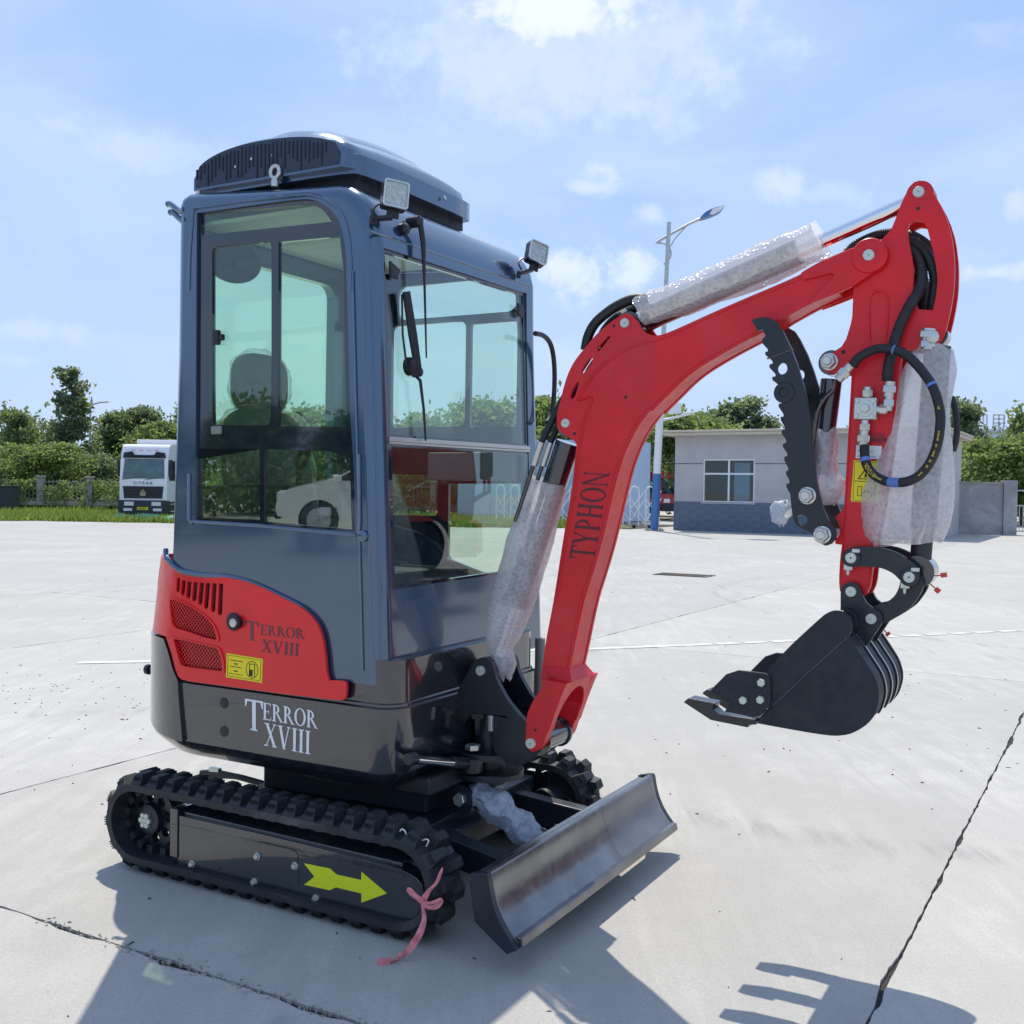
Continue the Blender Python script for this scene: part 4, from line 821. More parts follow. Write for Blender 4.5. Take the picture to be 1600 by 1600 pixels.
# foot: fork casting round the swing bracket's boss
CH = [(0.2062, 0.8204), (0.2043, 0.787), (0.1894, 0.7673), (0.1687, 0.7378), (0.1495, 0.6932), (0.1448, 0.6653), (0.1469, 0.6381), (0.1407, 0.5978), (0.1488, 0.5668), (0.1724, 0.5532), (0.2012, 0.5661), (0.2168, 0.5863), (0.2306, 0.6317), (0.2389, 0.6388), (0.2483, 0.6775), (0.2709, 0.731), (0.2916, 0.7841), (0.306, 0.8154)]
ft = MB()
for s in (-1, 1): ft.prism(sm(CH, 1, 60), 'y', .135 * s, .092 * s)
zs_ = [p[1] for p in CH]; 
FOOT_R = [(0.2916, 0.7841), (0.2483, 0.6775), (0.2389, 0.6388)]; FOOT_L = [(0.2043, 0.787), (0.1687, 0.7378), (0.1464, 0.6746)]
xa = lambda z, P: P[0][0] + (P[-1][0] - P[0][0]) * (z - P[0][1]) / (P[-1][1] - P[0][1])
zt, zb_ = FOOT_R[0][1] + .03, FOOT_R[-1][1] - .005
arch_o = [(-.085, zt + .01), (-.118, zt - .05), (-.134, zt - .10), (-.134, zb_), (-.098, zb_)]
arch_i = [(-.095 * math.cos(a), zt - .135 + .105 * math.sin(a)) for a in [math.pi * i / 14 for i in range(15)]]
AO = arch_o + arch_i + [(-y, z) for y, z in arch_o[::-1]]
def shear(a, b, c): return (xa(b, FOOT_R) * c + (1 - c) * xa(b, FOOT_L), a, b)
ft.prism(AO, 'x', .12, .985, f=shear)
FT = [(0.1767, 0.8743), (0.2826, 0.8596)]; ftz = FT[1][1]
ft.hexa([(xa(zt + .02, FOOT_L), -.09, zt + .0), (xa(zt + .02, FOOT_R), -.10, zt + .0), (xa(zt + .02, FOOT_R), .10, zt), (xa(zt + .02, FOOT_L), .09, zt), (FT[0][0], -.068, ftz), (FT[1][0], -.068, ftz), (FT[1][0], .068, ftz), (FT[0][0], .068, ftz)])
foot = ft.done('boom_foot', 'red_paint', boom, .005)
sl2 = [(0.2229, 0.8259), (0.2381, 0.8274), (0.2351, 0.8029), (0.2285, 0.7901), (0.2271, 0.7778), (0.2356, 0.7711), (0.229, 0.7644), (0.217, 0.7707), (0.215, 0.7887)]
MB().tube([(x, -.101 - .03 * max(0, (1.0 - z) * 0), z) for x, z in sl2 + sl2[:1]], .0045, 6).done('foot_slot', 'red_paint', foot)
(px_, pz_), = [(0.1684, 0.5867)]; FOOTPIN = (px_, pz_); pin(boom, px_, pz_, -.138, .019, collar=0)
(x, z), = [(0.184, 0.6357)]; MB().lathe((x, -.135, z), (0, -1, 0), [(0, .006), (.0012, .005)], 10).done('bolt_hole', 'black_matt', boom)
# swing bracket
SB = [(-0.0976, 0.853), (-0.082, 0.8657), (-0.0612, 0.8707), (-0.0404, 0.8681), (-0.0247, 0.8574), (-0.0141, 0.8383), (-0.0085, 0.8076), (0.0126, 0.7695), (0.0439, 0.7239), (0.085, 0.6842), (0.118, 0.6571), (0.1459, 0.6253), (0.1862, 0.5734), (0.1826, 0.5511), (0.1574, 0.5259), (0.0983, 0.4803), (0.0477, 0.4911), (-0.0039, 0.5176), (-0.0158, 0.5518), (-0.0174, 0.6546), (-0.0268, 0.6634), (-0.105, 0.6544), (-0.1363, 0.6227), (-0.1541, 0.5705), (-0.1588, 0.5312), (-0.199, 0.5283), (-0.205, 0.5642), (-0.1908, 0.6939), (-0.1544, 0.7661)]
sb = MB()
for s in (-1, 1): sb.prism(sm(SB, 1, 55), 'y', .098 * s, .074 * s)
SBc = [(0.0257, 0.5884), (0.1465, 0.5859), (0.1805, 0.5596), (0.0982, 0.4891), (0.0321, 0.509)]
sb.prism(SBc, 'y', -.0735, .0735)
SBw = [(-0.1801, 0.6951), (-0.1328, 0.7456), (-0.1103, 0.6574), (-0.1416, 0.6266), (-0.1621, 0.5695), (-0.1835, 0.5668)]; sb.prism(SBw, 'y', -.0735, .0735)
swing = sb.done('swing_bracket', 'black_satin', EX, .006)
MB().cyl((FOOTPIN[0], -.091, FOOTPIN[1]), (FOOTPIN[0], .091, FOOTPIN[1]), .048, 28).lathe((FOOTPIN[0], -.0905, FOOTPIN[1]), (0, 1, 0), [(0, .055), (.012, .055)], 28).lathe((FOOTPIN[0], .0785, FOOTPIN[1]), (0, 1, 0), [(0, .055), (.012, .055)], 28).done('foot_boss', 'black_gloss', swing)
(px_, pz_), = [(-0.068, 0.8211)]; BCP = (px_, pz_); pin(swing, px_, pz_, -.100, .0185)
for s, rr in (([(-0.0721, 0.4918)], .128), ([(-0.075, 0.4166)], .135)):
    (x, z), = s; MB().lathe((x, -.02, z), (0, 0, 1), [(0, rr), (.018, rr), (.022, rr * .97)], 36).done('swing_flange', 'black_satin', swing)
(x, z), = [(-0.084, 0.4473)]; MB().cyl((x, 0, z - .07), (x, 0, z + .22), .060, 24).done('swing_post', 'black_satin', swing)
bx = [(-0.1026, 0.6554), (-0.0504, 0.6614), (-0.0501, 0.6426), (-0.0657, 0.6408), (-0.0674, 0.582), (-0.0856, 0.5798), (-0.0892, 0.638), (-0.1023, 0.6365)]; MB().prism(bx, 'y', -.104, -.099).done('bracket_tab', 'black_gloss', swing)
(x, z), = [(-0.0165, 0.6315)]; MB().box((x - .009, -.115, z - .03), (x + .009, -.099, z + .03)).done('grease_fitting', 'zinc', swing, .003)
(x, z), = [(-0.093, 0.5222)]; MB().hexnut((x, -.11, z + .003), (0, 0, 1), .03, .018).done('nut', 'zinc', swing)
rodp = [(-0.5086, 0.5745), (-0.2524, 0.507), (-0.1747, 0.4801)]
MB().cyl((-.09, *rodp[0]), (-.09, *rodp[1]), .0165, 20).done('swing_rod', 'chrome', EX)
MB().cyl((-.09, rodp[0][0] - .03, rodp[0][1] + .004), (-.09, rodp[0][0] + .015, rodp[0][1]), .021, 20).done('swing_gland', 'black_satin', EX, .003)
MB().cyl((-.09, *rodp[1]), (-.085, rodp[2][0] + .03, rodp[2][1]), .022, 20).lathe((-.08, -.135, rodp[2][1] - .03), (0, 0, 1), [(0, .04), (.05, .04)], 20).done('swing_rod_end', 'black_satin', EX)
# boom cylinder
(tx, tz), = [(0.2546, 1.7385)]; TOPP = Vector((tx, 0, tz)); BOT = Vector((BCP[0], 0, BCP[1])); dv_ = (BOT - TOPP).normalized()
bc = MB().cyl(TOPP + dv_ * .07, TOPP + dv_ * .70, .046, 28).lathe((tx, -.045, tz), (0, 1, 0), [(0, .05), (.09, .05)], 24).cyl(TOPP + dv_ * .68, TOPP + dv_ * .715, .052, 28)
bcyl = bc.done('boom_cylinder', 'black_gloss', EX, .002)
MB().cyl(TOPP + dv_ * .70, BOT - dv_ * .05, .024, 24).done('cylinder_rod', 'chrome', bcyl)
MB().lathe((BOT.x, -.06, BOT.z), (0, 1, 0), [(0, .045), (.12, .045)], 24).done('rod_eye', 'black_satin', bcyl)
for s, dx in (((-.075, -.02), 0), ((-.06, .02), .0)):
    o_ = Vector((s[0], s[1] - .05, 0)); p0 = TOPP + dv_ * .16 + o_; MB().tube([p0, p0 + dv_ * .22], .0085, 8).done('cylinder_pipe', 'black_gloss', bcyl)
    MB().tube([p0 - dv_ * .09, p0], .0145, 10).done('hose_fitting', 'zinc', bcyl)
    h = spline([p0 - dv_ * .08, p0 - dv_ * .17 + Vector((.0, .03, 0)), p0 - dv_ * .30 + Vector((.02, .045, .0)), p0 - dv_ * .5 + Vector((.10, .05, .02))], 6); MB().tube(h, .0125, 8).done('hose', 'hose_rubber', bcyl)
# stick (dipper)
ST = [(1.4388, 2.4581), (1.4536, 2.4533), (1.4644, 2.4413), (1.481, 2.4132), (1.5142, 2.3476), (1.5336, 2.2831), (1.5444, 2.2006), (1.5442, 2.1238), (1.5349, 2.0524), (1.5218, 1.9906), (1.5088, 1.9624), (1.4818, 1.9429), (1.4076, 1.9448), (1.3993, 1.9412)] + [(1.3975, 1.9143), (1.3925, 1.88), (1.383, 1.7718), (1.3667, 1.6434), (1.3507, 1.4943), (1.3337, 1.3841)] + [(1.3275, 1.3518), (1.3252, 1.2722), (1.3205, 1.2144), (1.3074, 1.1824), (1.2943, 1.1789), (1.2613, 1.1769), (1.2259, 1.1912), (1.2222, 1.2261), (1.2248, 1.2983), (1.2297, 1.338), (1.2112, 1.339)] + [(1.2071, 1.3445), (1.2263, 1.3807), (1.2079, 1.4259), (1.2274, 1.4467), (1.2345, 1.4646), (1.242, 1.7048), (1.2484, 1.8734), (1.236, 1.8814), (1.1763, 1.8828), (1.161, 1.8921), (1.155, 1.9178), (1.1652, 1.9377), (1.1851, 1.9454), (1.2243, 1.9702)] + [(1.2464, 2.0469), (1.2473, 2.097), (1.2492, 2.152), (1.2683, 2.2205), (1.3061, 2.2618), (1.3342, 2.2937), (1.3575, 2.3159), (1.371, 2.3489), (1.3799, 2.3774), (1.3933, 2.4101), (1.4077, 2.4376), (1.4203, 2.4546)]
HOLE = [(1.4071, 2.3059), (1.4078, 2.3205), (1.4145, 2.3319), (1.4297, 2.3371), (1.4506, 2.3324), (1.4625, 2.3146), (1.4725, 2.2749), (1.4875, 2.2154), (1.4965, 2.1566), (1.493, 2.1037), (1.4848, 2.0607), (1.4433, 2.0659), (1.4364, 2.0835), (1.4249, 2.1234), (1.4286, 2.172), (1.4229, 2.2213), (1.4126, 2.2662)]
STs = sm(ST, 1, 55); HOs = sm(HOLE, 1, 60)
sk_ = MB().prism(STs, 'y', -.056, -.040, [HOs]); sk_.prism(STs, 'y', .040, .056, [HOs])
SBX = [(1.2876, 2.2237), (1.3734, 2.2356), (1.4112, 2.2223), (1.4247, 2.1332), (1.4057, 2.0366), (1.3887, 1.9492)] + [(1.3855, 1.8803), (1.3759, 1.772), (1.3595, 1.6435), (1.3435, 1.4941), (1.3265, 1.3839)] + [(1.322, 1.3465), (1.3203, 1.272), (1.3062, 1.2408), (1.2317, 1.2369), (1.2271, 1.2984), (1.232, 1.3381)] + [(1.2346, 1.457), (1.2494, 1.7047), (1.2558, 1.8706)] + [(1.2533, 2.0464), (1.2556, 2.1215)]
sk_.prism(sm(SBX, 1, 55), 'y', -.0395, .0395)
stick = sk_.done('stick', 'red_paint', EX, .002)
lab(stick, 'red stick arm with hose valve block and warning stickers')
ov = sm([(1.3026, 1.9728), (1.2983, 2.0427), (1.2985, 2.1024), (1.3076, 2.1265), (1.3267, 2.131), (1.3459, 2.1236), (1.3544, 2.1032), (1.3539, 2.0391), (1.3492, 1.9653)], 1, 60)
bead(ov, -.0565, .004, stick, name='stiffener_edge'); bead([(1.2575, 1.8975), (1.2763, 1.8817), (1.3056, 1.8705), (1.3344, 1.8744), (1.3579, 1.8883)], -.0565, .0035, stick, name='stiffener_edge')
bead([(1.2522, 1.8701), (1.2467, 1.7044), (1.2388, 1.4622)] + [(1.2343, 1.3384), (1.2294, 1.2988), (1.2281, 1.2302)], -.0565, .003, stick)
bead([(1.3816, 1.7714), (1.3653, 1.6432), (1.3493, 1.4942)] + [(1.3214, 1.3518), (1.3185, 1.2722), (1.313, 1.2076)], -.0565, .003, stick)
for s, r_ in (([(1.4372, 2.4218)], .017),): (x, z), = s; pin(stick, x, z, -.058, r_); SPIN = (x, z)
(x, z), = [(1.4359, 2.373)]; MB().lathe((x, -.056, z), (0, -1, 0), [(0, .006), (.0012, .005)], 10).done('bolt_hole', 'black_matt', stick)
(x, z), = [(1.2221, 1.9469)]; MB().lathe((x, -.056, z), (0, -1, 0), [(0, .007), (.0012, .006)], 10).done('bolt_hole', 'black_matt', stick)
(x, z), = [(1.1795, 1.9176)]; nut(stick, x, z, -.058); TCT = Vector((x, 0, z))
# stick cylinder
(ax_, az_), = [(0.4784, 2.0828)]; SA = Vector((ax_, 0, az_)); SBp = Vector((SPIN[0], 0, SPIN[1])); ds = (SBp - SA).normalized()
sc = MB().cyl(SA + ds * .05, SA + ds * .62, .043, 28).lathe((ax_, -.045, az_), (0, 1, 0), [(0, .045), (.09, .045)], 24)
scyl = sc.done('stick_cylinder', 'black_gloss', EX, .002)
MB().cyl(SA + ds * .60, SBp - ds * .02, .0245, 28).done('cylinder_rod', 'chrome', scyl)
MB().lathe((SBp.x, -.038, SBp.z), (0, 1, 0), [(0, .04), (.076, .04)], 24).done('rod_eye', 'red_paint', scyl)
# bucket cylinder
(ax_, az_), = [(1.4955, 1.9875)]; (bx_, bz_), = [(1.4554, 1.2621)]; BA = Vector((ax_, 0, az_)); BB = Vector((bx_, 0, bz_)); db = (BB - BA).normalized()
bk = MB().cyl(BA + db * .03, BA + db * .60, .040, 28).lathe((ax_, -.036, az_), (0, 1, 0), [(0, .032), (.072, .032)], 24); bkc = bk.done('bucket_cylinder', 'black_gloss', EX, .002)
MB().cyl(BA + db * .58, BB - db * .03, .032, 24).done('cylinder_rod', 'black_satin', bkc)
MB().lathe((bx_, -.048, bz_), (0, 1, 0), [(0, .05), (.096, .05)], 24).done('rod_eye', 'black_gloss', bkc)
# linkage
L1 = [(1.2463, 1.2993), (1.2476, 1.3129), (1.2556, 1.3268), (1.2752, 1.3343), (1.3045, 1.3364), (1.3305, 1.3361), (1.3562, 1.3341), (1.3787, 1.3299), (1.401, 1.3219), (1.4233, 1.3103), (1.4408, 1.2988), (1.4551, 1.2869), (1.4663, 1.2678), (1.4683, 1.2498), (1.4608, 1.2346), (1.447, 1.2266), (1.4329, 1.2271), (1.4202, 1.2324), (1.4138, 1.237), (1.3929, 1.2575), (1.3639, 1.271), (1.3317, 1.2752), (1.2993, 1.2736), (1.2666, 1.2714), (1.2539, 1.281)]
L2 = [(1.4101, 1.2353), (1.4073, 1.2168), (1.3998, 1.1963), (1.3874, 1.1788), (1.3621, 1.1598), (1.3299, 1.1516), (1.3205, 1.1341), (1.3242, 1.1141), (1.3375, 1.0982), (1.3602, 1.0958), (1.3824, 1.1082), (1.4138, 1.1304), (1.4418, 1.154), (1.457, 1.1765), (1.4691, 1.1971), (1.4794, 1.2258), (1.4743, 1.247), (1.4553, 1.2559), (1.4302, 1.2546)]
for s in (-1, 1):
    lk1 = MB().prism(sm(L1, 1, 60), 'y', .093 * s, .073 * s).done('link_arm', 'black_satin', EX, .004)
    if s < 0:
        for q_ in ([(1.267, 1.3002)], [(1.4403, 1.249)]): (x, z), = q_; pin(lk1, x, z, -.097, .017, collar=.028)
        for q_ in ([(1.2814, 1.3229)], [(1.4571, 1.2725)]): (x, z), = q_; MB().box((x - .012, -.103, z - .006), (x + .012, -.091, z + .006)).done('grease_fitting', 'pin_zinc', lk1, .002)
        for q_ in ([(1.2595, 1.2696)], [(1.4291, 1.2217)]):
            (x, z), = q_; MB().box((x - .014, -.100, z - .008), (x + .012, -.091, z + .010)).lathe((x - .002, -.095, z - .008), (0, 0, -1), [(0, .006), (.016, .004)], 8).done('grease_fitting', 'pin_zinc', lk1, .002)
    MB().prism(sm(L2, 1, 60), 'y', .070 * s, .050 * s).done('link_bar', 'black_satin', EX, .004)
(x, z), = [(1.4403, 1.249)]; MB().cyl((x, -.072, z), (x, .072, z), .024, 16).done('link_pin', 'black_gloss', EX)
for q_, d_ in (([(1.4873, 1.2486)], (.05, .0, .008)), ([(1.4824, 1.232)], (.035, 0, -.03)), ([(1.3519, 1.0777)], (.02, 0, -.02))):
    (x, z), = q_; p = Vector((x, -.02, z)); d_ = Vector(d_); MB().tube([p, p + d_ * .7], .0022, 6).bar(p + d_ * .65, p + d_, .016, .014).done('grease_cap', 'cap_red', EX, .002)
# bucket
BK = [(1.0376, 0.9364), (1.1024, 1.0155), (1.161, 1.0765), (1.1951, 1.111), (1.2159, 1.1313), (1.2368, 1.1435), (1.2578, 1.1449), (1.2787, 1.1388), (1.292, 1.1222), (1.2976, 1.1029), (1.2954, 1.0825), (1.288, 1.066), (1.3118, 1.036), (1.3409, 0.9935), (1.3671, 0.9537), (1.3795, 0.9154), (1.3807, 0.8839), (1.3694, 0.8404), (1.3497, 0.8117), (1.3245, 0.79), (1.2939, 0.7719), (1.2523, 0.7624), (1.194, 0.7627), (1.1128, 0.7669), (1.0127, 0.7732), (1.0263, 0.7953), (1.0509, 0.8259), (1.0577, 0.8488), (1.0547, 0.9148)]
BW = [(1.0081, 0.7765), (1.1127, 0.7713), (1.1939, 0.7671), (1.2522, 0.7667), (1.2938, 0.7761), (1.3219, 0.7935), (1.3461, 0.8144), (1.3654, 0.8421), (1.3762, 0.8834), (1.375, 0.9149), (1.3631, 0.9506), (1.3369, 0.9904), (1.3083, 1.032), (1.2854, 1.0631)]
BKs = sm(BK, 1, 50); bk_ = MB()
for s in (-1, 1): bk_.prism(BKs, 'y', .212 * s, .198 * s)
cx_, cz_ = sum(p[0] for p in BW) / len(BW), sum(p[1] for p in BW) / len(BW)
BWs = [tuple(v) for v in spline([(x, z, 0) for x, z in BW], 4)]; BWs = [(v[0], v[1]) for v in BWs]
inn_ = []
for i, (x, z) in enumerate(BWs):
    a, b_ = Vector(BWs[max(0, i - 1)]), Vector(BWs[min(len(BWs) - 1, i + 1)]); t_ = (b_ - a).normalized(); inn_.append((x - t_.y * .012, z + t_.x * .012))
bk_.prism(BWs + inn_[::-1], 'y', -.1975, .1975)
bucket = bk_.done('bucket', 'black_matt', EX, .002)
lab(bucket, 'matt black digging bucket with pale bolts and steel teeth')
out_ = [(2 * x - xi, 2 * z - zi) for (x, z), (xi, zi) in zip(BWs, inn_)]
for y in (-.10, 0.0, .10):
    n0 = int(len(BWs) * .50); A_ = BWs[n0:]; B_ = out_[n0:]; MB().prism(A_ + [(x * .5 + a * .5, z * .5 + b * .5) for (x, z), (a, b) in zip(B_, A_)][::-1], 'y', y - .007, y + .007).done('bucket_rib', 'black_gloss', bucket, .002)
MB().tube([(x, -.2126, z) for x, z in [(1.2858, 1.066), (1.1641, 0.9422), (1.057, 0.8269), (1.0241, 0.7927)]], .0022, 5).done('weld_seam', 'black_gloss', bucket)
SC = [(0.8601, 0.861), (0.9285, 0.9368), (1.0346, 0.9357), (1.0502, 0.9317), (1.0561, 0.9184), (1.059, 0.8497), (1.0495, 0.8266), (1.0138, 0.7914), (0.9627, 0.7967), (0.9108, 0.8009), (0.9288, 0.8288)]
for s in (-1, 1):
    c_ = MB().prism(sm(SC, 1, 60), 'y', .2125 * s, .226 * s).done('side_cutter', 'black_matt', bucket, .003)
    if s < 0:
        for x, z in [(1.0288, 0.9058), (1.027, 0.852), (0.972, 0.8443)]: MB().hexnut((x, -.226, z), (0, -1, 0), .0135, .010).done('bolt', 'pin_zinc', c_)
TT = [(0.7669, 0.8125), (0.7835, 0.8276), (0.8768, 0.82), (0.8671, 0.8019), (0.8861, 0.787), (0.9441, 0.7858), (1.0079, 0.7843), (1.0105, 0.7679), (0.9845, 0.7648), (0.9836, 0.7551), (0.8602, 0.7647)]
TB = [(0.8768, 0.82), (0.8671, 0.8019)]
for yc in (-.18, 0, .18):
    b_ = MB().prism(TT, 'y', yc - .030, yc + .030); b_.done('tooth', 'black_tooth', bucket, .003)
EA = [(1.2348, 1.1913), (1.2356, 1.2016), (1.2387, 1.2092), (1.2527, 1.2209), (1.2698, 1.2239), (1.2837, 1.2195), (1.2948, 1.205), (1.3028, 1.1818), (1.3137, 1.1606), (1.3334, 1.1474), (1.3546, 1.1364), (1.3622, 1.1219), (1.3617, 1.1018), (1.3477, 1.0773), (1.3139, 1.02), (1.2805, 1.0246), (1.2601, 1.0552), (1.2694, 1.0848), (1.2688, 1.1119), (1.2585, 1.1316), (1.2359, 1.1335)]
for s in (-1, 1):
    ea = MB().prism(sm(EA, 1, 60), 'y', .088 * s, .070 * s).done('bucket_ear', 'black_satin', bucket, .003)
    if s < 0:
        for q_ in ([(1.2675, 1.1945)], [(1.3298, 1.1137)]): (x, z), = q_; pin(ea, x, z, -.090, .0165)
EC = [(1.2488, 1.138), (1.2552, 1.1445), (1.27, 1.1421), (1.2865, 1.1288), (1.2941, 1.1076), (1.2922, 1.0891), (1.2825, 1.0833), (1.2775, 1.093), (1.277, 1.1164), (1.2669, 1.1308)]
MB().prism(sm(EC, 1, 70), 'y', -.125, -.085).done('ear_gusset', 'black_satin', bucket, .004)
eg = [(1.2621, 1.0565), (1.2748, 1.0795), (1.3151, 1.0254), (1.299, 1.019)]; MB().prism(eg, 'y', -.12, -.085).done('ear_gusset', 'black_satin', bucket, .003)
# thumb
TH = [(0.9407, 2.0558), (0.9549, 2.0611), (0.9731, 2.0646), (0.9993, 2.0613), (1.0255, 2.0448), (1.044, 2.0156), (1.069, 1.9659), (1.0904, 1.9117), (1.1108, 1.8501), (1.127, 1.7941), (1.1366, 1.7434), (1.1428, 1.6828), (1.1513, 1.6071), (1.1601, 1.5416), (1.1715, 1.4914), (1.1811, 1.4564), (1.2018, 1.4117), (1.2195, 1.3896), (1.2236, 1.3773), (1.2225, 1.3597), (1.2106, 1.3428), (1.1934, 1.3356), (1.1709, 1.3443), (1.1454, 1.3748), (1.0995, 1.3962), (1.089, 1.4163), (1.082, 1.4595), (1.0782, 1.4961)]
THX = TH + [(1.0655, 1.5184), (1.0653, 1.5286), (1.0755, 1.5313), (1.0748, 1.5394), (1.0637, 1.5592), (1.0635, 1.5695), (1.0706, 1.5705), (1.07, 1.5787), (1.0572, 1.6042), (1.057, 1.6144), (1.0667, 1.6179), (1.066, 1.6261), (1.0517, 1.6461), (1.0515, 1.6563), (1.0622, 1.6603), (1.0616, 1.6685), (1.0468, 1.6896), (1.0466, 1.6998), (1.0573, 1.7022), (1.0567, 1.7104), (1.0429, 1.7321), (1.0427, 1.7423), (1.0519, 1.7431), (1.0512, 1.7513), (1.0359, 1.7741), (1.0357, 1.7844), (1.0459, 1.7856), (1.0453, 1.7938), (1.0268, 1.8163), (1.0266, 1.8266), (1.0368, 1.8344), (1.0361, 1.8426), (1.0135, 1.8608), (1.0133, 1.8711), (1.0237, 1.8717), (1.023, 1.8799), (1.0034, 1.9007), (1.0032, 1.9109), (1.0136, 1.913), (1.0129, 1.9213), (0.9891, 1.9424), (0.9889, 1.9527), (0.9972, 1.9523), (0.9965, 1.9605), (0.979, 1.9794), (0.9777, 1.9913), (0.9889, 2.0035), (0.9781, 2.0247), (0.9635, 2.0204), (0.9537, 2.0375)]
(h1x, h1z), (h2x, h2z), (spx, spz), (n1x, n1z), (n2x, n2z) = [(1.0448, 1.8959), (1.1169, 1.4145), (1.053, 1.8191), (1.134, 1.4919), (1.1829, 1.3699)]
H1 = circ(h1x, h1z, .0165, 20, .0185); H2 = circ(h2x, h2z, .0170, 20)
thb = MB()
for s in (-1, 1): thb.prism(THX, 'y', .118 * s, .100 * s, [H1, H2])
thumb = thb.done('thumb', 'black_satin', EX, .002)
lab(thumb, 'black serrated thumb of two toothed plates in front of the stick')
MB().cyl((spx, -.0995, spz), (spx, .0995, spz), .022, 18).done('thumb_spacer', 'black_satin', thumb)
MB().lathe((spx, -.118, spz), (0, -1, 0), [(0, .034), (.004, .032), (.005, .016), (.001, .014)], 20).done('spacer_weld', 'black_satin', thumb)
for x, z in ((n1x, n1z), (n2x, n2z)): nut(thumb, x, z, -.119); MB().cyl((x, -.0995, z), (x, .0995, z), .016, 14).done('thumb_bolt', 'zinc', thumb)
bead([(0.9963, 1.9293), (1.0348, 1.9413), (1.0779, 1.9559)], -.1185, .003, thumb, 'black_gloss')
TCB = Vector((n1x, 0, n1z)); dt = (TCB - TCT).normalized()
tc_ = MB().cyl(TCT + dt * .05, TCT + dt * .36, .034, 24).lathe((TCT.x, -.04, TCT.z), (0, 1, 0), [(0, .04), (.08, .04)], 20); tcy = tc_.done('thumb_cylinder', 'black_gloss', EX, .002)
MB().cyl(TCT + dt * .35, TCB, .017, 20).done('cylinder_rod', 'chrome', tcy)
MB().tube(spline([TCT + dt * .09 + Vector((.02, -.05, 0)), TCT + dt * .16 + Vector((-.02, -.05, 0)), TCT + dt * .36 + Vector((-.02, -.045, 0))], 5), .009, 8).done('cylinder_pipe', 'black_gloss', tcy)
# ---------------- valve block, hoses, stickers on the stick
VB = [(1.2664, 1.7992), (1.3336, 1.7972), (1.3326, 1.7293), (1.2644, 1.7321)]
vb = MB().prism(VB, 'y', -.095, -.0565).done('valve_block', 'zinc', stick, .003)
for x, z in [(1.2764, 1.7876), (1.3234, 1.7863), (1.2734, 1.7415), (1.3205, 1.7396)]: MB().hexnut((x, -.095, z), (0, -1, 0), .0075, .006).done('bolt', 'pin_zinc', vb)
(x, z), = [(1.2999, 1.7647)]; MB().lathe((x, -.095, z), (0, -1, 0), [(0, .026), (.003, .025), (.0031, .018)], 20).hexnut((x, -.097, z), (0, -1, 0), .015, .014).done('valve_cap', 'zinc', vb)
def fitting(pts, r=.0125, parent=stick, name='hose_fitting', m='zinc'):
    b = MB(); 
    for a, c in zip(pts, pts[1:]): b.cyl(a, c, r, 14)
    for p, a in zip(pts[1:-1], pts): b.cyl(Vector(p) + Vector((0, 0, -.002)), Vector(p) + Vector((0, 0, .002)), r, 14)
    d = (Vector(pts[-1]) - Vector(pts[0])); b.hexnut(Vector(pts[0]) + d * .3, d, r * 1.35, .02); return b.done(name, m, parent)
Y9 = lambda q_, y=-.085: [(x, y, z) for x, z in q_]
fitting(Y9([(1.3033, 1.8307), (1.304, 1.7985)])); fitting(Y9([(1.2972, 1.7293), (1.2967, 1.6871)])); fitting(Y9([(1.2956, 1.6946), (1.2926, 1.6499)]), .0155); fitting(Y9([(1.3325, 1.7607), (1.3656, 1.7599)])); fitting(Y9([(1.3657, 1.756), (1.3685, 1.804)])); fitting(Y9([(1.3658, 1.7991), (1.3705, 1.8455)]), .0155)
fitting(Y9([(1.2168, 1.8547), (1.2558, 1.8994)], -.10), .0145); fitting(Y9([(1.4718, 1.9413), (1.4726, 1.9655)], -.06), .017); fitting(Y9([(1.4726, 1.9655), (1.4764, 2.004)], -.06), .021)
(x, z), = [(1.487, 1.9768)]; MB().lathe((x, -.05, z), (0, -1, 0), [(0, .02), (.03, .02), (.033, .016)], 18).done('hose_fitting', 'zinc', stick)
LOOP = spline([(x, y, z) for (x, z), y in zip([(1.26, 1.8971), (1.2764, 1.918), (1.3, 1.9321), (1.3305, 1.9428), (1.361, 1.9422), (1.3914, 1.9358), (1.4217, 1.9198), (1.4519, 1.892), (1.4798, 1.8574), (1.5031, 1.8208), (1.5196, 1.7775), (1.5282, 1.7298), (1.5262, 1.6776), (1.516, 1.6302), (1.4968, 1.5873), (1.4703, 1.556), (1.4365, 1.5389), (1.402, 1.5352), (1.3669, 1.5408), (1.336, 1.5576), (1.3142, 1.5821), (1.3031, 1.6115), (1.2986, 1.6499)], [-.10, -.105, -.11, -.115, -.125, -.13, -.14, -.15, -.16, -.165, -.17, -.17, -.17, -.165, -.16, -.155, -.15, -.14, -.13, -.12, -.11, -.10, -.09])], 5)
hl = MB().tube(LOOP, .0145, 12).done('hose_loop', 'hose_rubber', stick); lab(hl, 'black hose loop with yellow print and blue bands')
def band(i, j, m, r=.0149): MB().tube(LOOP[i:j], r, 12, cap=False).done('hose_band', m, hl)
band(24, 26, 'decal_blue'); band(44, 46, 'decal_blue'); band(83, 89, 'decal_blue'); band(103, 106, 'decal_blue')
pr = MB(); rn = random.Random(5)                           # yellow print along the hose
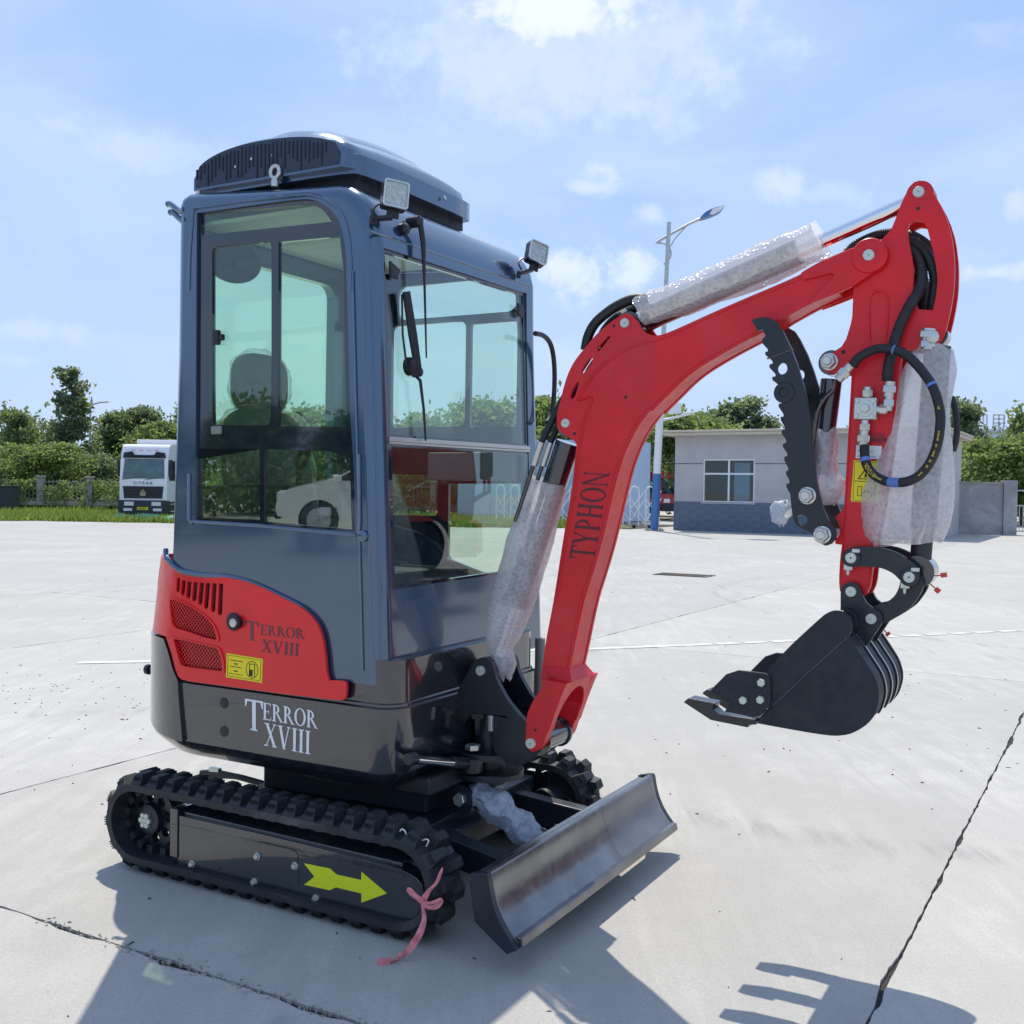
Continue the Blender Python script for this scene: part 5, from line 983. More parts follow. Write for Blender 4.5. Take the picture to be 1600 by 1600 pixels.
for i in list(range(18, 20)) + list(range(28, 30)) + list(range(50, 54)) + list(range(58, 76)) + list(range(91, 95)):
    if rn.random() < .55:
        p, q_ = LOOP[i], LOOP[i + 1]; d = (q_ - p); o_ = Vector((0, -.0149, 0)); nrm = Vector((d.z, 0, -d.x)).normalized()
        for k in range(2): 
            a = p + d * (k * .5 + .08) + o_; h_ = rn.uniform(.0018, .0036); pr.hexa([a - nrm * h_, a + d * .3 - nrm * h_, a + d * .3 + nrm * h_, a + nrm * h_] + [v + Vector((0, .004, 0)) for v in (a - nrm * h_, a + d * .3 - nrm * h_, a + d * .3 + nrm * h_, a + nrm * h_)])
pr.done('hose_print', 'decal_gold', hl)['kind'] = 'stuff'
def hose(q_, ys, r=.0155, ribs=.10, parent=stick, n=10):
    ys = ys if isinstance(ys, (list, tuple)) else [ys] * len(q_); return MB().tube(spline([(x, y, z) for (x, z), y in zip(q_, ys)], n), r, 10, ribs=ribs).done('hose', 'hose_rubber', parent)
hose([(1.2075, 2.2736), (1.237, 2.2962), (1.2713, 2.3115), (1.3053, 2.3211), (1.3392, 2.3226), (1.3728, 2.3191), (1.4015, 2.3112), (1.4301, 2.2944), (1.4563, 2.2697), (1.4686, 2.2415)], 0.02)
hose([(1.399, 2.2843), (1.4201, 2.2797), (1.4461, 2.2576), (1.4676, 2.224), (1.4823, 2.1789), (1.4845, 2.1399), (1.4796, 2.0917), (1.4745, 2.0483), (1.4722, 2.007)], -.02, .0165)
hose([(1.4088, 2.2613), (1.4279, 2.2423), (1.4426, 2.2068), (1.4491, 2.1623), (1.4421, 2.1189), (1.4265, 2.0858), (1.4108, 2.0525), (1.3952, 2.0141), (1.3842, 1.9753), (1.3733, 1.9314), (1.3647, 1.8872), (1.3617, 1.8476)], [-.02, -.025, -.03, -.04, -.055, -.075, -.08, -.085, -.09, -.09, -.088, -.085], .016)
hose([(1.4339, 2.194), (1.4442, 2.1534), (1.446, 2.1136), (1.4411, 2.0742)], .03, .017)
hose([(1.523, 1.8096), (1.5356, 1.769), (1.5414, 1.7187), (1.54, 1.6735), (1.5313, 1.6383)], .10, .010, 0)
hose([(0.3086, 2.0023), (0.3204, 2.0533), (0.3481, 2.0974), (0.3974, 2.134), (0.4341, 2.153), (0.4767, 2.168), (0.5129, 2.172), (0.537, 2.168)], -.03, .018, .06, boom); hose([(0.34, 2.0179), (0.3549, 2.0628), (0.3855, 2.1008), (0.4284, 2.1291), (0.4649, 2.1463), (0.5011, 2.155), (0.5251, 2.1644)], .02, .018, .06, boom)
for q_ in ([(0.4173, 2.1368), (0.4386, 2.1478), (0.4688, 2.1624)], [(0.4201, 2.1356), (0.4477, 2.1508), (0.4752, 2.1603)]): fitting([(x, -.035 if q_[0][0] < .4 else -.0, z) for x, z in q_], .0195, boom)
WS = [(1.2676, 1.6528), (1.345, 1.6492), (1.3439, 1.6085), (1.2665, 1.6121)]; MB().prism(WS, 'y', -.0585, -.057).done('notice_sticker', 'decal_white', stick)
YS_ = [(1.2613, 1.6061), (1.345, 1.601), (1.3454, 1.5837), (1.3438, 1.4732), (1.258, 1.4752), (1.254, 1.4802)]; YF = [YS_[0], YS_[1], YS_[3], YS_[4]]
MB().prism(YS_, 'y', -.0585, -.057).done('warning_sticker', 'decal_yellow', stick)
DS = [(1.2999, 1.691), (1.3537, 1.6878), (1.351, 1.6581), (1.2981, 1.6611)]; MB().prism(DS, 'y', -.0580, -.057).done('danger_sticker', 'decal_red', stick)
wd = MB()
for a in ((.04, .03, .96, .04), (.04, .495, .96, .51), (.04, .97, .96, .98), (.03, .03, .045, .98), (.96, .03, .975, .98), (.18, .62, .20, .86), (.32, .62, .34, .86), (.18, .62, .34, .635), (.18, .845, .34, .86), (.66, .62, .69, .86), (.76, .64, .83, .86), (.45, .735, .58, .755)): qbox(wd, *a, YF, -.0592, -.0586)
tri = lambda p: wd.prism([q2(u, v, YF) for u, v in p], 'y', -.0592, -.0586)
tri([(.38, .745), (.47, .70), (.47, .79)]); tri([(.66, .745), (.56, .70), (.56, .79)]); tri([(.76, .56), (.83, .56), (.83, .62), (.76, .62)])
T3 = [(.16, .45), (.9, .45), (.53, .10)]; wd.prism([q2(u, v, YF) for u, v in T3], 'y', -.0592, -.0586, [[q2(.53 + (u - .53) * .82, .335 + (v - .335) * .82, YF) for u, v in T3]])
tri([(.40, .40), (.44, .27), (.50, .25), (.47, .33), (.52, .40)]); tri([(.55, .30), (.68, .34), (.66, .38), (.54, .36)])
wd.done('warning_symbol', 'decal_black', stick)

for q_, r_ in (([(-1.573, 0.1631), (-1.5149, 0.1931), (-1.4288, 0.2197), (-1.3347, 0.2318), (-1.2332, 0.2269), (-1.1516, 0.2216)], .014), ([(-1.5361, 0.2182), (-1.4491, 0.2326), (-1.3354, 0.2323), (-1.2425, 0.2266), (-1.1694, 0.2211)], .013), ([(-1.5168, 0.1916), (-1.42, 0.1802), (-1.3248, 0.1548), (-1.2593, 0.1433)], .013)):
    MB().tube(spline([(x, -.05, z) for x, z in q_], 5), r_, 8).done('hose', 'hose_rubber', EX)
(x, z), = [(-1.4529, 0.2432)]; MB().bar((x - .03, -.05, z), (x + .03, -.05, z), .022, .022).done('hose_fitting', 'zinc', EX, .004)
# ================================================================== lettering cut as thin sheets
def glyph(ch):
    """serif capitals as outlines in a cell of height 1 -> (width, [(outline, holes)])"""
    P = []; r = lambda x0, y0, x1, y1: P.append(([(x0, y0), (x1, y0), (x1, y1), (x0, y1)], []))
    W, t, s = .15, .05, .045
    def stem(x, y0=0., y1=1., w_=W):
        r(x - w_ / 2, y0, x + w_ / 2, y1); r(x - w_ / 2 - .07, y0, x + w_ / 2 + .07, y0 + s); r(x - w_ / 2 - .07, y1 - s, x + w_ / 2 + .07, y1)
    def dg(x0, x1, w_, ser=True, y0=0., y1=1.):
        P.append(([(x0 - w_ / 2, y0), (x0 + w_ / 2, y0), (x1 + w_ / 2, y1), (x1 - w_ / 2, y1)], []))
        if ser: r(x1 - w_ / 2 - .07, y1 - s, x1 + w_ / 2 + .07, y1)
    def bowl(x, cy, ry, rx):
        n = 18; o = [(x, cy - ry)] + [(x + rx * math.sin(math.pi * i / n), cy - ry * math.cos(math.pi * i / n)) for i in range(1, n)] + [(x, cy + ry)]
        i_ = [(x, cy - ry + t)] + [(x + (rx - W * .95) * math.sin(math.pi * i / n), cy - (ry - t) * math.cos(math.pi * i / n)) for i in range(1, n)] + [(x, cy + ry - t)]
        P.append((o + i_[::-1], []))
    if ch == 'T': stem(.37); r(.0, .94, .74, 1.0); P.append(([(0, .74), (.05, .78), (.10, .94), (0, .94)], [])); P.append(([(.74, .74), (.69, .78), (.64, .94), (.74, .94)], [])); w_ = .74
    elif ch == 'I': stem(.18); w_ = .36
    elif ch == 'E': stem(.17); r(.17, .95, .62, 1); r(.17, .47, .48, .53); r(.17, 0, .66, .05); P.append(([(.66, 0), (.66, .25), (.60, .05)], [])); P.append(([(.62, 1), (.62, .76), (.56, .95)], [])); r(.455, .40, .485, .60); w_ = .70
    elif ch == 'R': stem(.17); bowl(.2, .73, .27, .36); dg(.72, .38, .15, False, 0, .48); r(.62, 0, .84, s); w_ = .82
    elif ch == 'P': stem(.17); bowl(.2, .70, .30, .42); w_ = .66
    elif ch == 'O': P.append((circ(.42, .5, .42, 36, .52), [circ(.42, .5, .27, 36, .47)])); w_ = .86
    elif ch == 'X': dg(.66, .16, .16); dg(.14, .64, .055); r(.02, 0, .26, s); r(.52, 0, .80, s); w_ = .80
    elif ch == 'V': dg(.40, .14, .15); dg(.40, .66, .055); w_ = .80
    elif ch == 'Y': dg(.38, .12, .15, True, .42, 1); dg(.40, .66, .055, True, .42, 1); r(.31, 0, .46, .46); r(.22, 0, .55, s); w_ = .78
    elif ch == 'H': stem(.17); stem(.67); r(.2, .47, .64, .53); w_ = .86
    elif ch == 'N': stem(.12, w_=.055); stem(.70, w_=.055); P.append(([(.66, 0), (.74, 0), (.20, 1), (.06, 1)], [])); w_ = .84
    else: w_ = .35
    return w_, P
def lettering(text, fit, y, mname, name, parent, gap=.05, thin=.0009):
    """set text between fit = [baseline start, baseline end, cap start]; y is the sheet's plane"""
    o, e, c = (Vector(p) for p in fit); tot = sum(glyph(k)[0] + gap for k in text) - gap; ux = (e - o) / tot; uy = c - o; b = MB(); x = 0; n = 0
    for k in text:
        w_, P = glyph(k)
        for l, hs in P:
            n += 1; f = lambda p: tuple(o + ux * (x + p[0]) + uy * p[1]); b.prism([f(p) for p in l], 'y', y - thin - .00006 * (n % 7), y, [[f(p) for p in h] for h in hs])
        x += w_ + gap
    return b.done(name, mname, parent, smooth=30)
lettering('T', [(-0.8156, 0.5959), (-0.7289, 0.5946), (-0.8177, 0.7089)], -.5455, 'decal_white', 'lettering', house)
lettering('ERROR', [(-0.731, 0.6422), (-0.4741, 0.638), (-0.7317, 0.704)], -.5455, 'decal_white', 'lettering', house, .03)
lettering('XVIII', [(-0.7237, 0.5469), (-0.5042, 0.5419), (-0.7231, 0.6307)], -.5455, 'decal_white', 'lettering', house, .03)
lettering('T', [(-0.8146, 0.9289), (-0.7475, 0.9272), (-0.817, 0.9999)], -.5515, 'decal_grey', 'lettering', cover)
lettering('ERROR', [(-0.7424, 0.9541), (-0.5337, 0.9527), (-0.7428, 0.9911)], -.5515, 'decal_grey', 'lettering', cover, .03)
lettering('XVIII', [(-0.7378, 0.8916), (-0.5579, 0.8898), (-0.7352, 0.9365)], -.5515, 'decal_grey', 'lettering', cover, .03)
lettering('TYPHON', [(0.372, 1.2521), (0.428, 1.5633), (0.2759, 1.257)], -.0665, 'decal_dark', 'lettering', boom, .06)
def sans(text, org, xa, size, m, name, parent, squash=1.0):
    """small sans print laid on a near-side surface: org (x, y, z) at the baseline start, xa its direction in (x, z)"""
    cu = bpy.data.curves.new(name, 'FONT'); cu.body = text; cu.size = size; cu.extrude = .0004; t = bpy.data.objects.new(name, cu); COL.objects.link(t)
    bpy.context.view_layer.update(); me = bpy.data.meshes.new_from_object(t.evaluated_get(bpy.context.evaluated_depsgraph_get())); bpy.data.objects.remove(t, do_unlink=True)
    d = Vector((xa[0], 0, xa[1])).normalized(); u = Vector((-d.z, 0, d.x)); 
    for v in me.vertices: v.co = Vector(org) + d * v.co.x * squash + u * v.co.y + Vector((0, -v.co.z, 0))
    me.materials.clear(); me.materials.append(MATS[m]); me.name = name; o = bpy.data.objects.new(name, me); COL.objects.link(o); o.parent = parent; return o
for txt, q_ in (('DANGER', [(1.303, 1.6645), (1.351, 1.664)]), ('Ask people to', [(1.2708, 1.6326), (1.3328, 1.6294)]), ('leave when working', [(1.2701, 1.6166), (1.3412, 1.6134)])):
    a, b_ = q_; L_ = (b_[0] - a[0]); sans(txt, (a[0], -.0588, a[1]), (b_[0] - a[0], b_[1] - a[1]), L_ / (.56 * len(txt)) , 'decal_blue' if txt != 'DANGER' else 'decal_dark', 'print', stick)
LP = [LOOP[i] for i in range(108, 97, -1)]
for k, chx in enumerate('YONGJIE'):                      # print that follows the hose
    i = 101 - k * .95; p = LOOP[int(i)].lerp(LOOP[int(i) - 1], i % 1); d = (LOOP[int(i) - 3] - LOOP[int(i)]).normalized()
    sans(chx, p + Vector((-d.x * .006 + d.z * .006, -.0152, -d.z * .006 - d.x * .006)), (d.x, d.z), .018, 'decal_gold', 'print', hl)

# ================================================================== packing film, each roll a thing of its own
def film(name, label, axis, wid, dep, m, seed, n=54, seg=40, amp=.007, ends=(.5, .5), cat='packing film', group='bubble wrap round the cylinders', f=9):
    """a loose sleeve round an axis (x, y, z): half-widths across (in the boom plane) and along y, crumpled by noise"""
    A_ = [Vector(p) for p in axis]; L_ = spline(A_, 12); m_ = len(L_); rings = []; sd = Vector((seed * 7.1, seed * 3.3, seed))
    for i in range(n + 1):
        t = i / n; p = L_[min(m_ - 1, int(t * (m_ - 1)))].lerp(L_[min(m_ - 1, int(t * (m_ - 1)) + 1)], (t * (m_ - 1)) % 1); d = (L_[min(m_ - 1, int(t * (m_ - 1)) + 1)] - L_[max(0, int(t * (m_ - 1)) - 1)]).normalized()
        sx_ = Vector((d.z, 0, -d.x)); k = t * (len(wid) - 1); j = min(len(wid) - 2, int(k)); a0 = wid[j] + (wid[j + 1] - wid[j]) * (k - j); d0 = dep[j] + (dep[j + 1] - dep[j]) * (k - j); ring = []
        for s in range(seg):
            a = 2 * math.pi * s / seg; q_ = p + sx_ * (a0 * math.cos(a)) + Vector((0, d0 * math.sin(a), 0))
            nv = noise.noise_vector(q_ * f + sd) * amp + noise.noise_vector(q_ * f * 4 + sd) * amp * .35; edge = 1.6 if (i < 2 or i > n - 2) else 1
            q_ += nv * edge + d * noise.noise((Vector((a * 1.3, seed, t * 2)))) * .02 * (edge > 1); ring.append(q_)
        rings.append(ring)
    b = MB(); b.loft(rings, cap=False); o = b.done(name, m, None, smooth=180); recentre(o, O, ANG); return tag(o, label, cat, group)
def ax(q_, y=0): return [(x, y, z) for x, z in q_]
film('bubble_wrap', 'long bubble wrap sleeve round the boom cylinder beside the cab', ax([(0.1553, 1.5303), (0.1042, 1.3798), (0.0525, 1.2225), (0.0003, 1.0507), (-0.0395, 0.9264), (-0.03, 0.8541), (-0.0093, 0.7831)]), [.070, .080, .086, .086, .080, .062, .040, .045, .014], [.075, .08, .085, .085, .08, .07, .05, .055, .02], 'bubble_film', 1)
film('bubble_wrap', 'bright bubble wrap sleeve round the stick cylinder on top of the boom', ax([(0.5175, 2.1278), (0.6475, 2.1631), (0.8508, 2.2254), (1.0224, 2.2822), (1.1359, 2.3169)]), [.06, .066, .062, .062, .064, .068, .066, .06, .07], [.075, .075, .078, .078, .075, .075, .075, .08, .085], 'bubble_film', 2, amp=.007)
film('bubble_wrap', 'wide loose bubble wrap skirt round the bucket cylinder behind the stick', ax([(1.4803, 1.9505), (1.4506, 1.7639), (1.4261, 1.5853), (1.4043, 1.4451), (1.412, 1.3491)]), [.058, .075, .085, .095, .115, .135, .145, .14, .13, .11], [.06, .065, .07, .08, .09, .10, .11, .11, .10, .08], 'bubble_film', 3, amp=.010)
film('bubble_wrap', 'short bubble wrap sleeve bunched round the thumb cylinder', ax([(1.1583, 1.7047), (1.1566, 1.5846), (1.1599, 1.5225), (1.1713, 1.4605)]), [.036, .038, .038, .042, .062, .07, .045, .025], [.05, .05, .05, .055, .07, .07, .05, .03], 'bubble_film', 4, amp=.009)
film('film_wad', 'crumpled wad of clear bubble wrap stuck behind the toothed edge of the thumb', ax([(1.0368, 1.4683), (1.0182, 1.4359), (1.0125, 1.3974)]), [.012, .03, .035, .03, .026, .010], [.02, .04, .045, .04, .035, .015], 'foam_film', 5, amp=.016, group='bubble wrap round the cylinders', f=22)
ff = film('foam_wrap', 'pale blue foam film tied round the dozer blade cylinder', [(cvx + .015, -.09, cvz + .01), (cvx + .07, -.08, cvz - .005), (cvx + .17, -.07, cvz - .06), (cvx + .26, -.06, cvz - .115), (cvx + .31, -.05, cvz - .15)], [.03, .056, .044, .062, .044, .060, .046, .052, .022], [.03, .056, .05, .062, .048, .06, .048, .05, .025], 'foam_film', 6, amp=.015, f=24, n=120, seg=64)
# ribbon tied to the front of the near track
def ribbon(b, pts, w_, tw=0.):
    L_ = spline(pts, 6)
    rings = []
    for i, p in enumerate(L_):
        t = i / (len(L_) - 1); d = (L_[min(i + 1, len(L_) - 1)] - L_[max(0, i - 1)]).normalized(); s_ = d.cross(Vector((math.sin(tw * t) * .5, -1, .2 * math.cos(5 * t)))).normalized(); wd_ = (w_[0] + (w_[1] - w_[0]) * t) * (1 + .25 * math.sin(9 * t + tw))
        nrm = d.cross(s_); rings.append([p + s_ * wd_ + nrm * .001, p + nrm * .004 * math.sin(14 * t), p - s_ * wd_ + nrm * .001, p - s_ * wd_ - nrm * .0006, p + nrm * (.004 * math.sin(14 * t) - .0016), p + s_ * wd_ - nrm * .0006])
    b.loft(rings)
rb = MB(); K_ = lambda s, y: [(x, y, z) for x, z in s]
kn = [(0.0575, 0.1632)]
ribbon(rb, K_([(0.0608, 0.1656), (0.085, 0.2041), (0.1121, 0.2353), (0.1269, 0.2664), (0.1356, 0.2886)], -.665), (.009, .003), 1)
ribbon(rb, K_([(0.0641, 0.1679), (0.0391, 0.1811), (0.0201, 0.1956), (0.0107, 0.1964), (0.0234, 0.1858), (0.0454, 0.1745), (0.0642, 0.1653)], -.67), (.008, .007), 2)
ribbon(rb, K_([(0.0641, 0.1679), (0.101, 0.1727), (0.1373, 0.1893), (0.1225, 0.1668), (0.0951, 0.156), (0.0673, 0.1608)], -.675), (.006, .009), 3)
ribbon(rb, K_([(0.0644, 0.1696), (0.071, 0.1424), (0.0745, 0.1121)], -.675) + K_([(0.0898, 0.0899), (0.0689, 0.0546)], -.72) + [(x, y, z) for (x, y), z in zip([(0.0622, -0.7472)] + [(0.0316, -0.7451), (0.0238, -0.7863), (-0.0009, -0.8185)], (.035, .012, .010, .010))], (.006, .014), 4)
rbo = rb.done('ribbon', 'ribbon_pink', None, smooth=28); recentre(rbo, O, ANG); tag(rbo, 'pink plastic ribbon knotted on the track front and trailing on concrete', 'ribbon')

# clear film still stuck over the far half of the blade
fb_ = MB(); gx = []
prof = front
for i in range(41):
    y = .16 + .50 * i / 40; row = []
    for j in range(25):
        k = j / 24 * (len(prof) - 1.001); a = Vector((*prof[int(k)], 0)).lerp(Vector((*prof[int(k) + 1], 0)), k % 1); o_ = .004 + .007 * max(0, noise.noise(Vector((y * 6, k * 1.4, 2)))) + .004 * abs(noise.noise(Vector((y * 22 + k, k * 1.1, 5))))
        row.append(fb_.b.verts.new((a.x + o_, y + .02 * noise.noise(Vector((k, 0, 8))), a.y + .3 * o_)))
    gx.append(row)
for a, b_ in zip(gx, gx[1:]):
    for j in range(24): fb_.b.faces.new((a[j], a[j + 1], b_[j + 1], b_[j]))
fo = fb_.done('protective_film', 'blade_film', None, smooth=180); recentre(fo, O, ANG); tag(fo, 'clear wrinkled plastic film stuck on the far half of the dozer blade', 'packing film')

for q_, lbl in (([(-0.0651, 0.3588), (-0.06, 0.366), (-0.051, 0.3665), (-0.0432, 0.3603), (-0.0405, 0.3533)], 'small hooked white wire caught on the near track, the rear one of two'), ([(-0.0236, 0.3296), (0.0082, 0.3357), (0.0295, 0.3447), (0.0384, 0.3409), (0.0348, 0.3313), (0.0299, 0.3209)], 'longer bent white wire caught on the near track, the front one of two')):
    wv = MB().tube(spline([(x, -.615 if 'small' in lbl else -.60, z) for x, z in q_], 4), .0026, 6).done('wire_tie', 'white_paint', None); recentre(wv, O, ANG); tag(wv, lbl, 'wire', 'bits of white wire on the track')
# ================================================================== yard
def gp(p): return O + UD * p[0] + VD * p[1]
yd = MB(); yd.b.faces.new([yd.b.verts.new(p) for p in ((-900, -900, -.034), (900, -900, -.034), (900, 900, -.034), (-900, 900, -.034))])
yard = yd.done('yard_ground', 'concrete'); tag(yard, kind='structure'); lab(yard, 'pale concrete yard of large cast slabs')
GA = math.radians(-30); GU = Vector((math.cos(GA), math.sin(GA), 0)); GV = Vector((-math.sin(GA), math.cos(GA), 0))
U0, V0, SU, SV = -.62, 2.37, 4.06, 7.2
jf = MB(); jf.b.faces.new([jf.b.verts.new(GU * u + GV * v + Vector((0, 0, -.011))) for u, v in ((U0 - SU * 13, V0 - SV * 3), (U0 + SU * 10, V0 - SV * 3), (U0 + SU * 10, V0 + SV * 6), (U0 - SU * 13, V0 + SV * 6))]); jf.done('joint_filler', 'joint_dirt', yard)
rn = random.Random(11)
def slab(i, j):
    u0_, u1_, v0_, v1_ = U0 + SU * i, U0 + SU * (i + 1), V0 + SV * j, V0 + SV * (j + 1)
    near = abs(i + .5) < 3 and -2 <= j <= 1
    def edge(a, b, key, rough):
        L_ = (b - a).length; n = max(2, int(L_ / (.035 if near else 1.2))); d = (b - a) / n; nrm = Vector((-d.y, d.x, 0)).normalized(); q = []
        for k in range(n):
            p = a + d * k; w_ = .0034 + .0028 * noise.noise(p * 9 + Vector(key)) + (max(0, noise.noise(p * 3.1 + Vector(key)) - .12) * rough + max(0, noise.noise(p * 16 + Vector(key))) * rough * .35 if near else 0)
            if k: p = p + nrm * w_
            else: p = p + nrm * .003
            q.append(p)
        return q
    P = lambda u, v: GU * u + GV * v
    c = [P(u0_, v0_), P(u1_, v0_), P(u1_, v1_), P(u0_, v1_)]
    ro = .10 if j == 0 else .03
    q = edge(c[0], c[1], (1, i, j), .055 if j == 0 else .03) + edge(c[1], c[2], (2, i, j), .03) + edge(c[2], c[3], (3, i, j), .05 if j == -1 else .02) + edge(c[3], c[0], (4, i, j), .03)
    b = MB(); n = len(q); T = [b.b.verts.new((p.x, p.y, 0)) for p in q]; B_ = [b.b.verts.new((p.x, p.y, -.028)) for p in q]
    b.b.faces.new(T)
    for k in range(n): b.b.faces.new((T[k], B_[k], B_[(k + 1) % n], T[(k + 1) % n]))
    bmesh.ops.recalc_face_normals(b.b, faces=b.b.faces[:])
    m = 'concrete'
    if i < -1 and j >= 1 : m = 'concrete_pale'
    if i >= 0 and j >= 2: m = 'concrete_warm'
    o = b.done('concrete_slab', m, yard, smooth=20); return o
for i in range(-13, 10):
    for j in range(-3, 6):
        c = GU * (U0 + SU * (i + .5)) + GV * (V0 + SV * (j + .5))
        if -26 < c.y < 44 and abs(c.x) < 40: slab(i, j)
# beyond the slabs: yard running on to the buildings, road, grass
# worn white line
wl = [Vector(p).to_3d() for p in ()]
def ground_strip(name, pts, w_, m, z, n=1, parent=None):
    b = MB(); P = [Vector((x, y, z)) for x, y in pts]
    for a, c in zip(P, P[1:]):
        d = (c - a).normalized(); s = Vector((-d.y, d.x, 0)) * w_; b.b.faces.new([b.b.verts.new(p) for p in (a - s, c - s, c + s, a + s)])
    bmesh.ops.remove_doubles(b.b, verts=b.b.verts[:], dist=1e-4); return b.done(name, m, parent)
LN = [(-3.6, 8.92), (-2.2, 9.25), (.72, 10.1), (2.0, 10.55), (3.2, 11.0), (4.4, 11.45), (5.67, 11.95), (9.5, 13.5)]
for a, c, g in zip(LN, LN[1:], (0, 0, 0, .02, .03, .03, 0)):
    a, c = Vector(a), Vector(c); k = 1 if g == 0 else 4
    for q in range(k):
        s0, s1 = a.lerp(c, q / k + g), a.lerp(c, (q + 1) / k - g); tag(ground_strip('painted_line', [tuple(s0), tuple(s1)], .055, 'worn_white', .004), kind='structure')
# drain cover
(dx, dz) = [(3.091, 0.167)][0]; dy = 17.5
dc = empty('drain_cover', (dx, 19.2, .0), ANG, 'dark slotted iron drain cover set flush in the far concrete', 'drain cover')
f_ = MB().box((-.5, -.26, .001), (.5, -.22, .010)).box((-.5, .22, .001), (.5, .26, .010)).box((-.5, -.219, .001), (-.46, .219, .010)).box((.46, -.219, .001), (.5, .219, .010)); f_.done('frame', 'black_matt', dc)
bb = MB(); 
for k in range(11): bb.box((-.44 + k * .08, -.219, .001), (-.405 + k * .08, .219, .009))
bb.done('grate', 'bark', dc)
# broken chips along the ragged joint at lower left
ch = MB(); rn = random.Random(77)
for k in range(260):
    u = U0 - rn.random() ** .8 * 2.6; sp = max(.15, .5 + 1.6 * noise.noise(Vector((u * 2.2, 3, 1)))); p = GU * u + GV * (V0 + rn.gauss(.0, .014 + .03 * max(0, sp - .5))); r = rn.uniform(.002, .008) * (.6 + .7 * sp)
    a = rn.uniform(0, 6.3); vs = [ch.b.verts.new((p.x + r * rn.uniform(.6, 1.3) * math.cos(a + q), p.y + r * rn.uniform(.5, 1.1) * math.sin(a + q), -.008 if i else rn.uniform(.001, .006))) for i in (1, 0) for q in (0, 1.3, 2.6, 3.9, 5.1)]
    ch.b.faces.new(vs[5:])
    for q in range(5): ch.b.faces.new((vs[q], vs[(q + 1) % 5], vs[5 + (q + 1) % 5], vs[5 + q]))
tag(ch.done('rubble', 'concrete_warm', smooth=10), kind='stuff')
# small litter
lt = MB(); rn = random.Random(21)
for k in range(640):
    if k < 320: x, y = rn.uniform(-7, 6), rn.uniform(2.3, 9)
    elif k < 480: x, y = rn.gauss(-3.4, .9), rn.gauss(7.4, .8)
    else: x, y = rn.uniform(-11, 9), rn.uniform(6, 18)
    a = rn.uniform(0, 6.3); l = rn.uniform(.004, .012) * rn.choice((1, 1, 1, 1.8)); w_ = l * rn.uniform(.25, .7); h = rn.uniform(.003, .008); d = Vector((math.cos(a), math.sin(a), 0)) * l; s = Vector((-math.sin(a), math.cos(a), 0)) * w_; p = Vector((x, y, 0))
    v = [lt.b.verts.new(q) for q in (p - d - s, p + d - s * .4, p + d * .8 + s, p - d * .7 + s * .6, p + Vector((0, 0, h)))]
    for t in ((0, 1, 4), (1, 2, 4), (2, 3, 4), (3, 0, 4)): lt.b.faces.new([v[i] for i in t])
tag(lt.done('litter', 'bark'), kind='stuff')
# ================================================================== grass verge
vg = MB(); rn = random.Random(5)
edge_y = lambda x: 41.5 + .0 * x + 1.2 * noise.noise(Vector((x * .11, 0, 3))) + .6 * noise.noise(Vector((x * .9, 0, 5)))
xs = [-60 + i * .8 for i in range(82)]
A_ = [vg.b.verts.new((x, edge_y(x), .012)) for x in xs]; B_ = [vg.b.verts.new((x, 130, .25)) for x in xs]
for i in range(len(xs) - 1): vg.b.faces.new((A_[i], A_[i + 1], B_[i + 1], B_[i]))
tag(vg.done('verge', 'soil'), kind='structure')
gr = MB()
for k in range(42000):
    x = rn.uniform(-40, 4); y = edge_y(x) + abs(rn.gauss(0, 1)) * 6.5
    if y > 62: continue
    hgt = rn.uniform(.10, .34) * (1 + .9 * max(0, noise.noise(Vector((x * .35, y * .35, 0))))); a = rn.uniform(0, 6.3); w_ = rn.uniform(.02, .05); s = Vector((math.cos(a), math.sin(a), 0)) * w_; p = Vector((x, y, .01)); lean = Vector((rn.gauss(0, .08), rn.gauss(0, .08), hgt))
    gr.b.faces.new([gr.b.verts.new(q) for q in (p - s, p + s, p + lean)])
tag(gr.done('grass', 'grass_blade'), kind='stuff')
# green netting left on the grass
for pts, lbl in (((-16.2, 44.0, -8.8, 42.4), 'long strip of turquoise netting lying on the grass verge'), ((-9.4, 41.9, -7.2, 41.7), 'small turquoise net heap at the grass edge by the truck')):
    nb = MB(); n = 50; x0_, y0_, x1_, y1_ = pts
    rows = []
    for i in range(n + 1):
        t = i / n; row = []
        for j in range(7):
            x = x0_ + (x1_ - x0_) * t; y = y0_ + (y1_ - y0_) * t + (j - 3) * .22 + .3 * math.sin(t * 9); row.append(nb.b.verts.new((x, y, .10 + .22 * math.sin(math.pi * j / 6) * (.6 + noise.noise(Vector((x * 1.3, y, 1)))) + .05 * noise.noise(Vector((x * 5, y * 5, 0))))))
        rows.append(row)
    for a, c in zip(rows, rows[1:]):
        for j in range(6): nb.b.faces.new((a[j], a[j + 1], c[j + 1], c[j]))
    tag(nb.done('netting', 'net_green'), lbl, 'netting', 'turquoise netting on the grass')
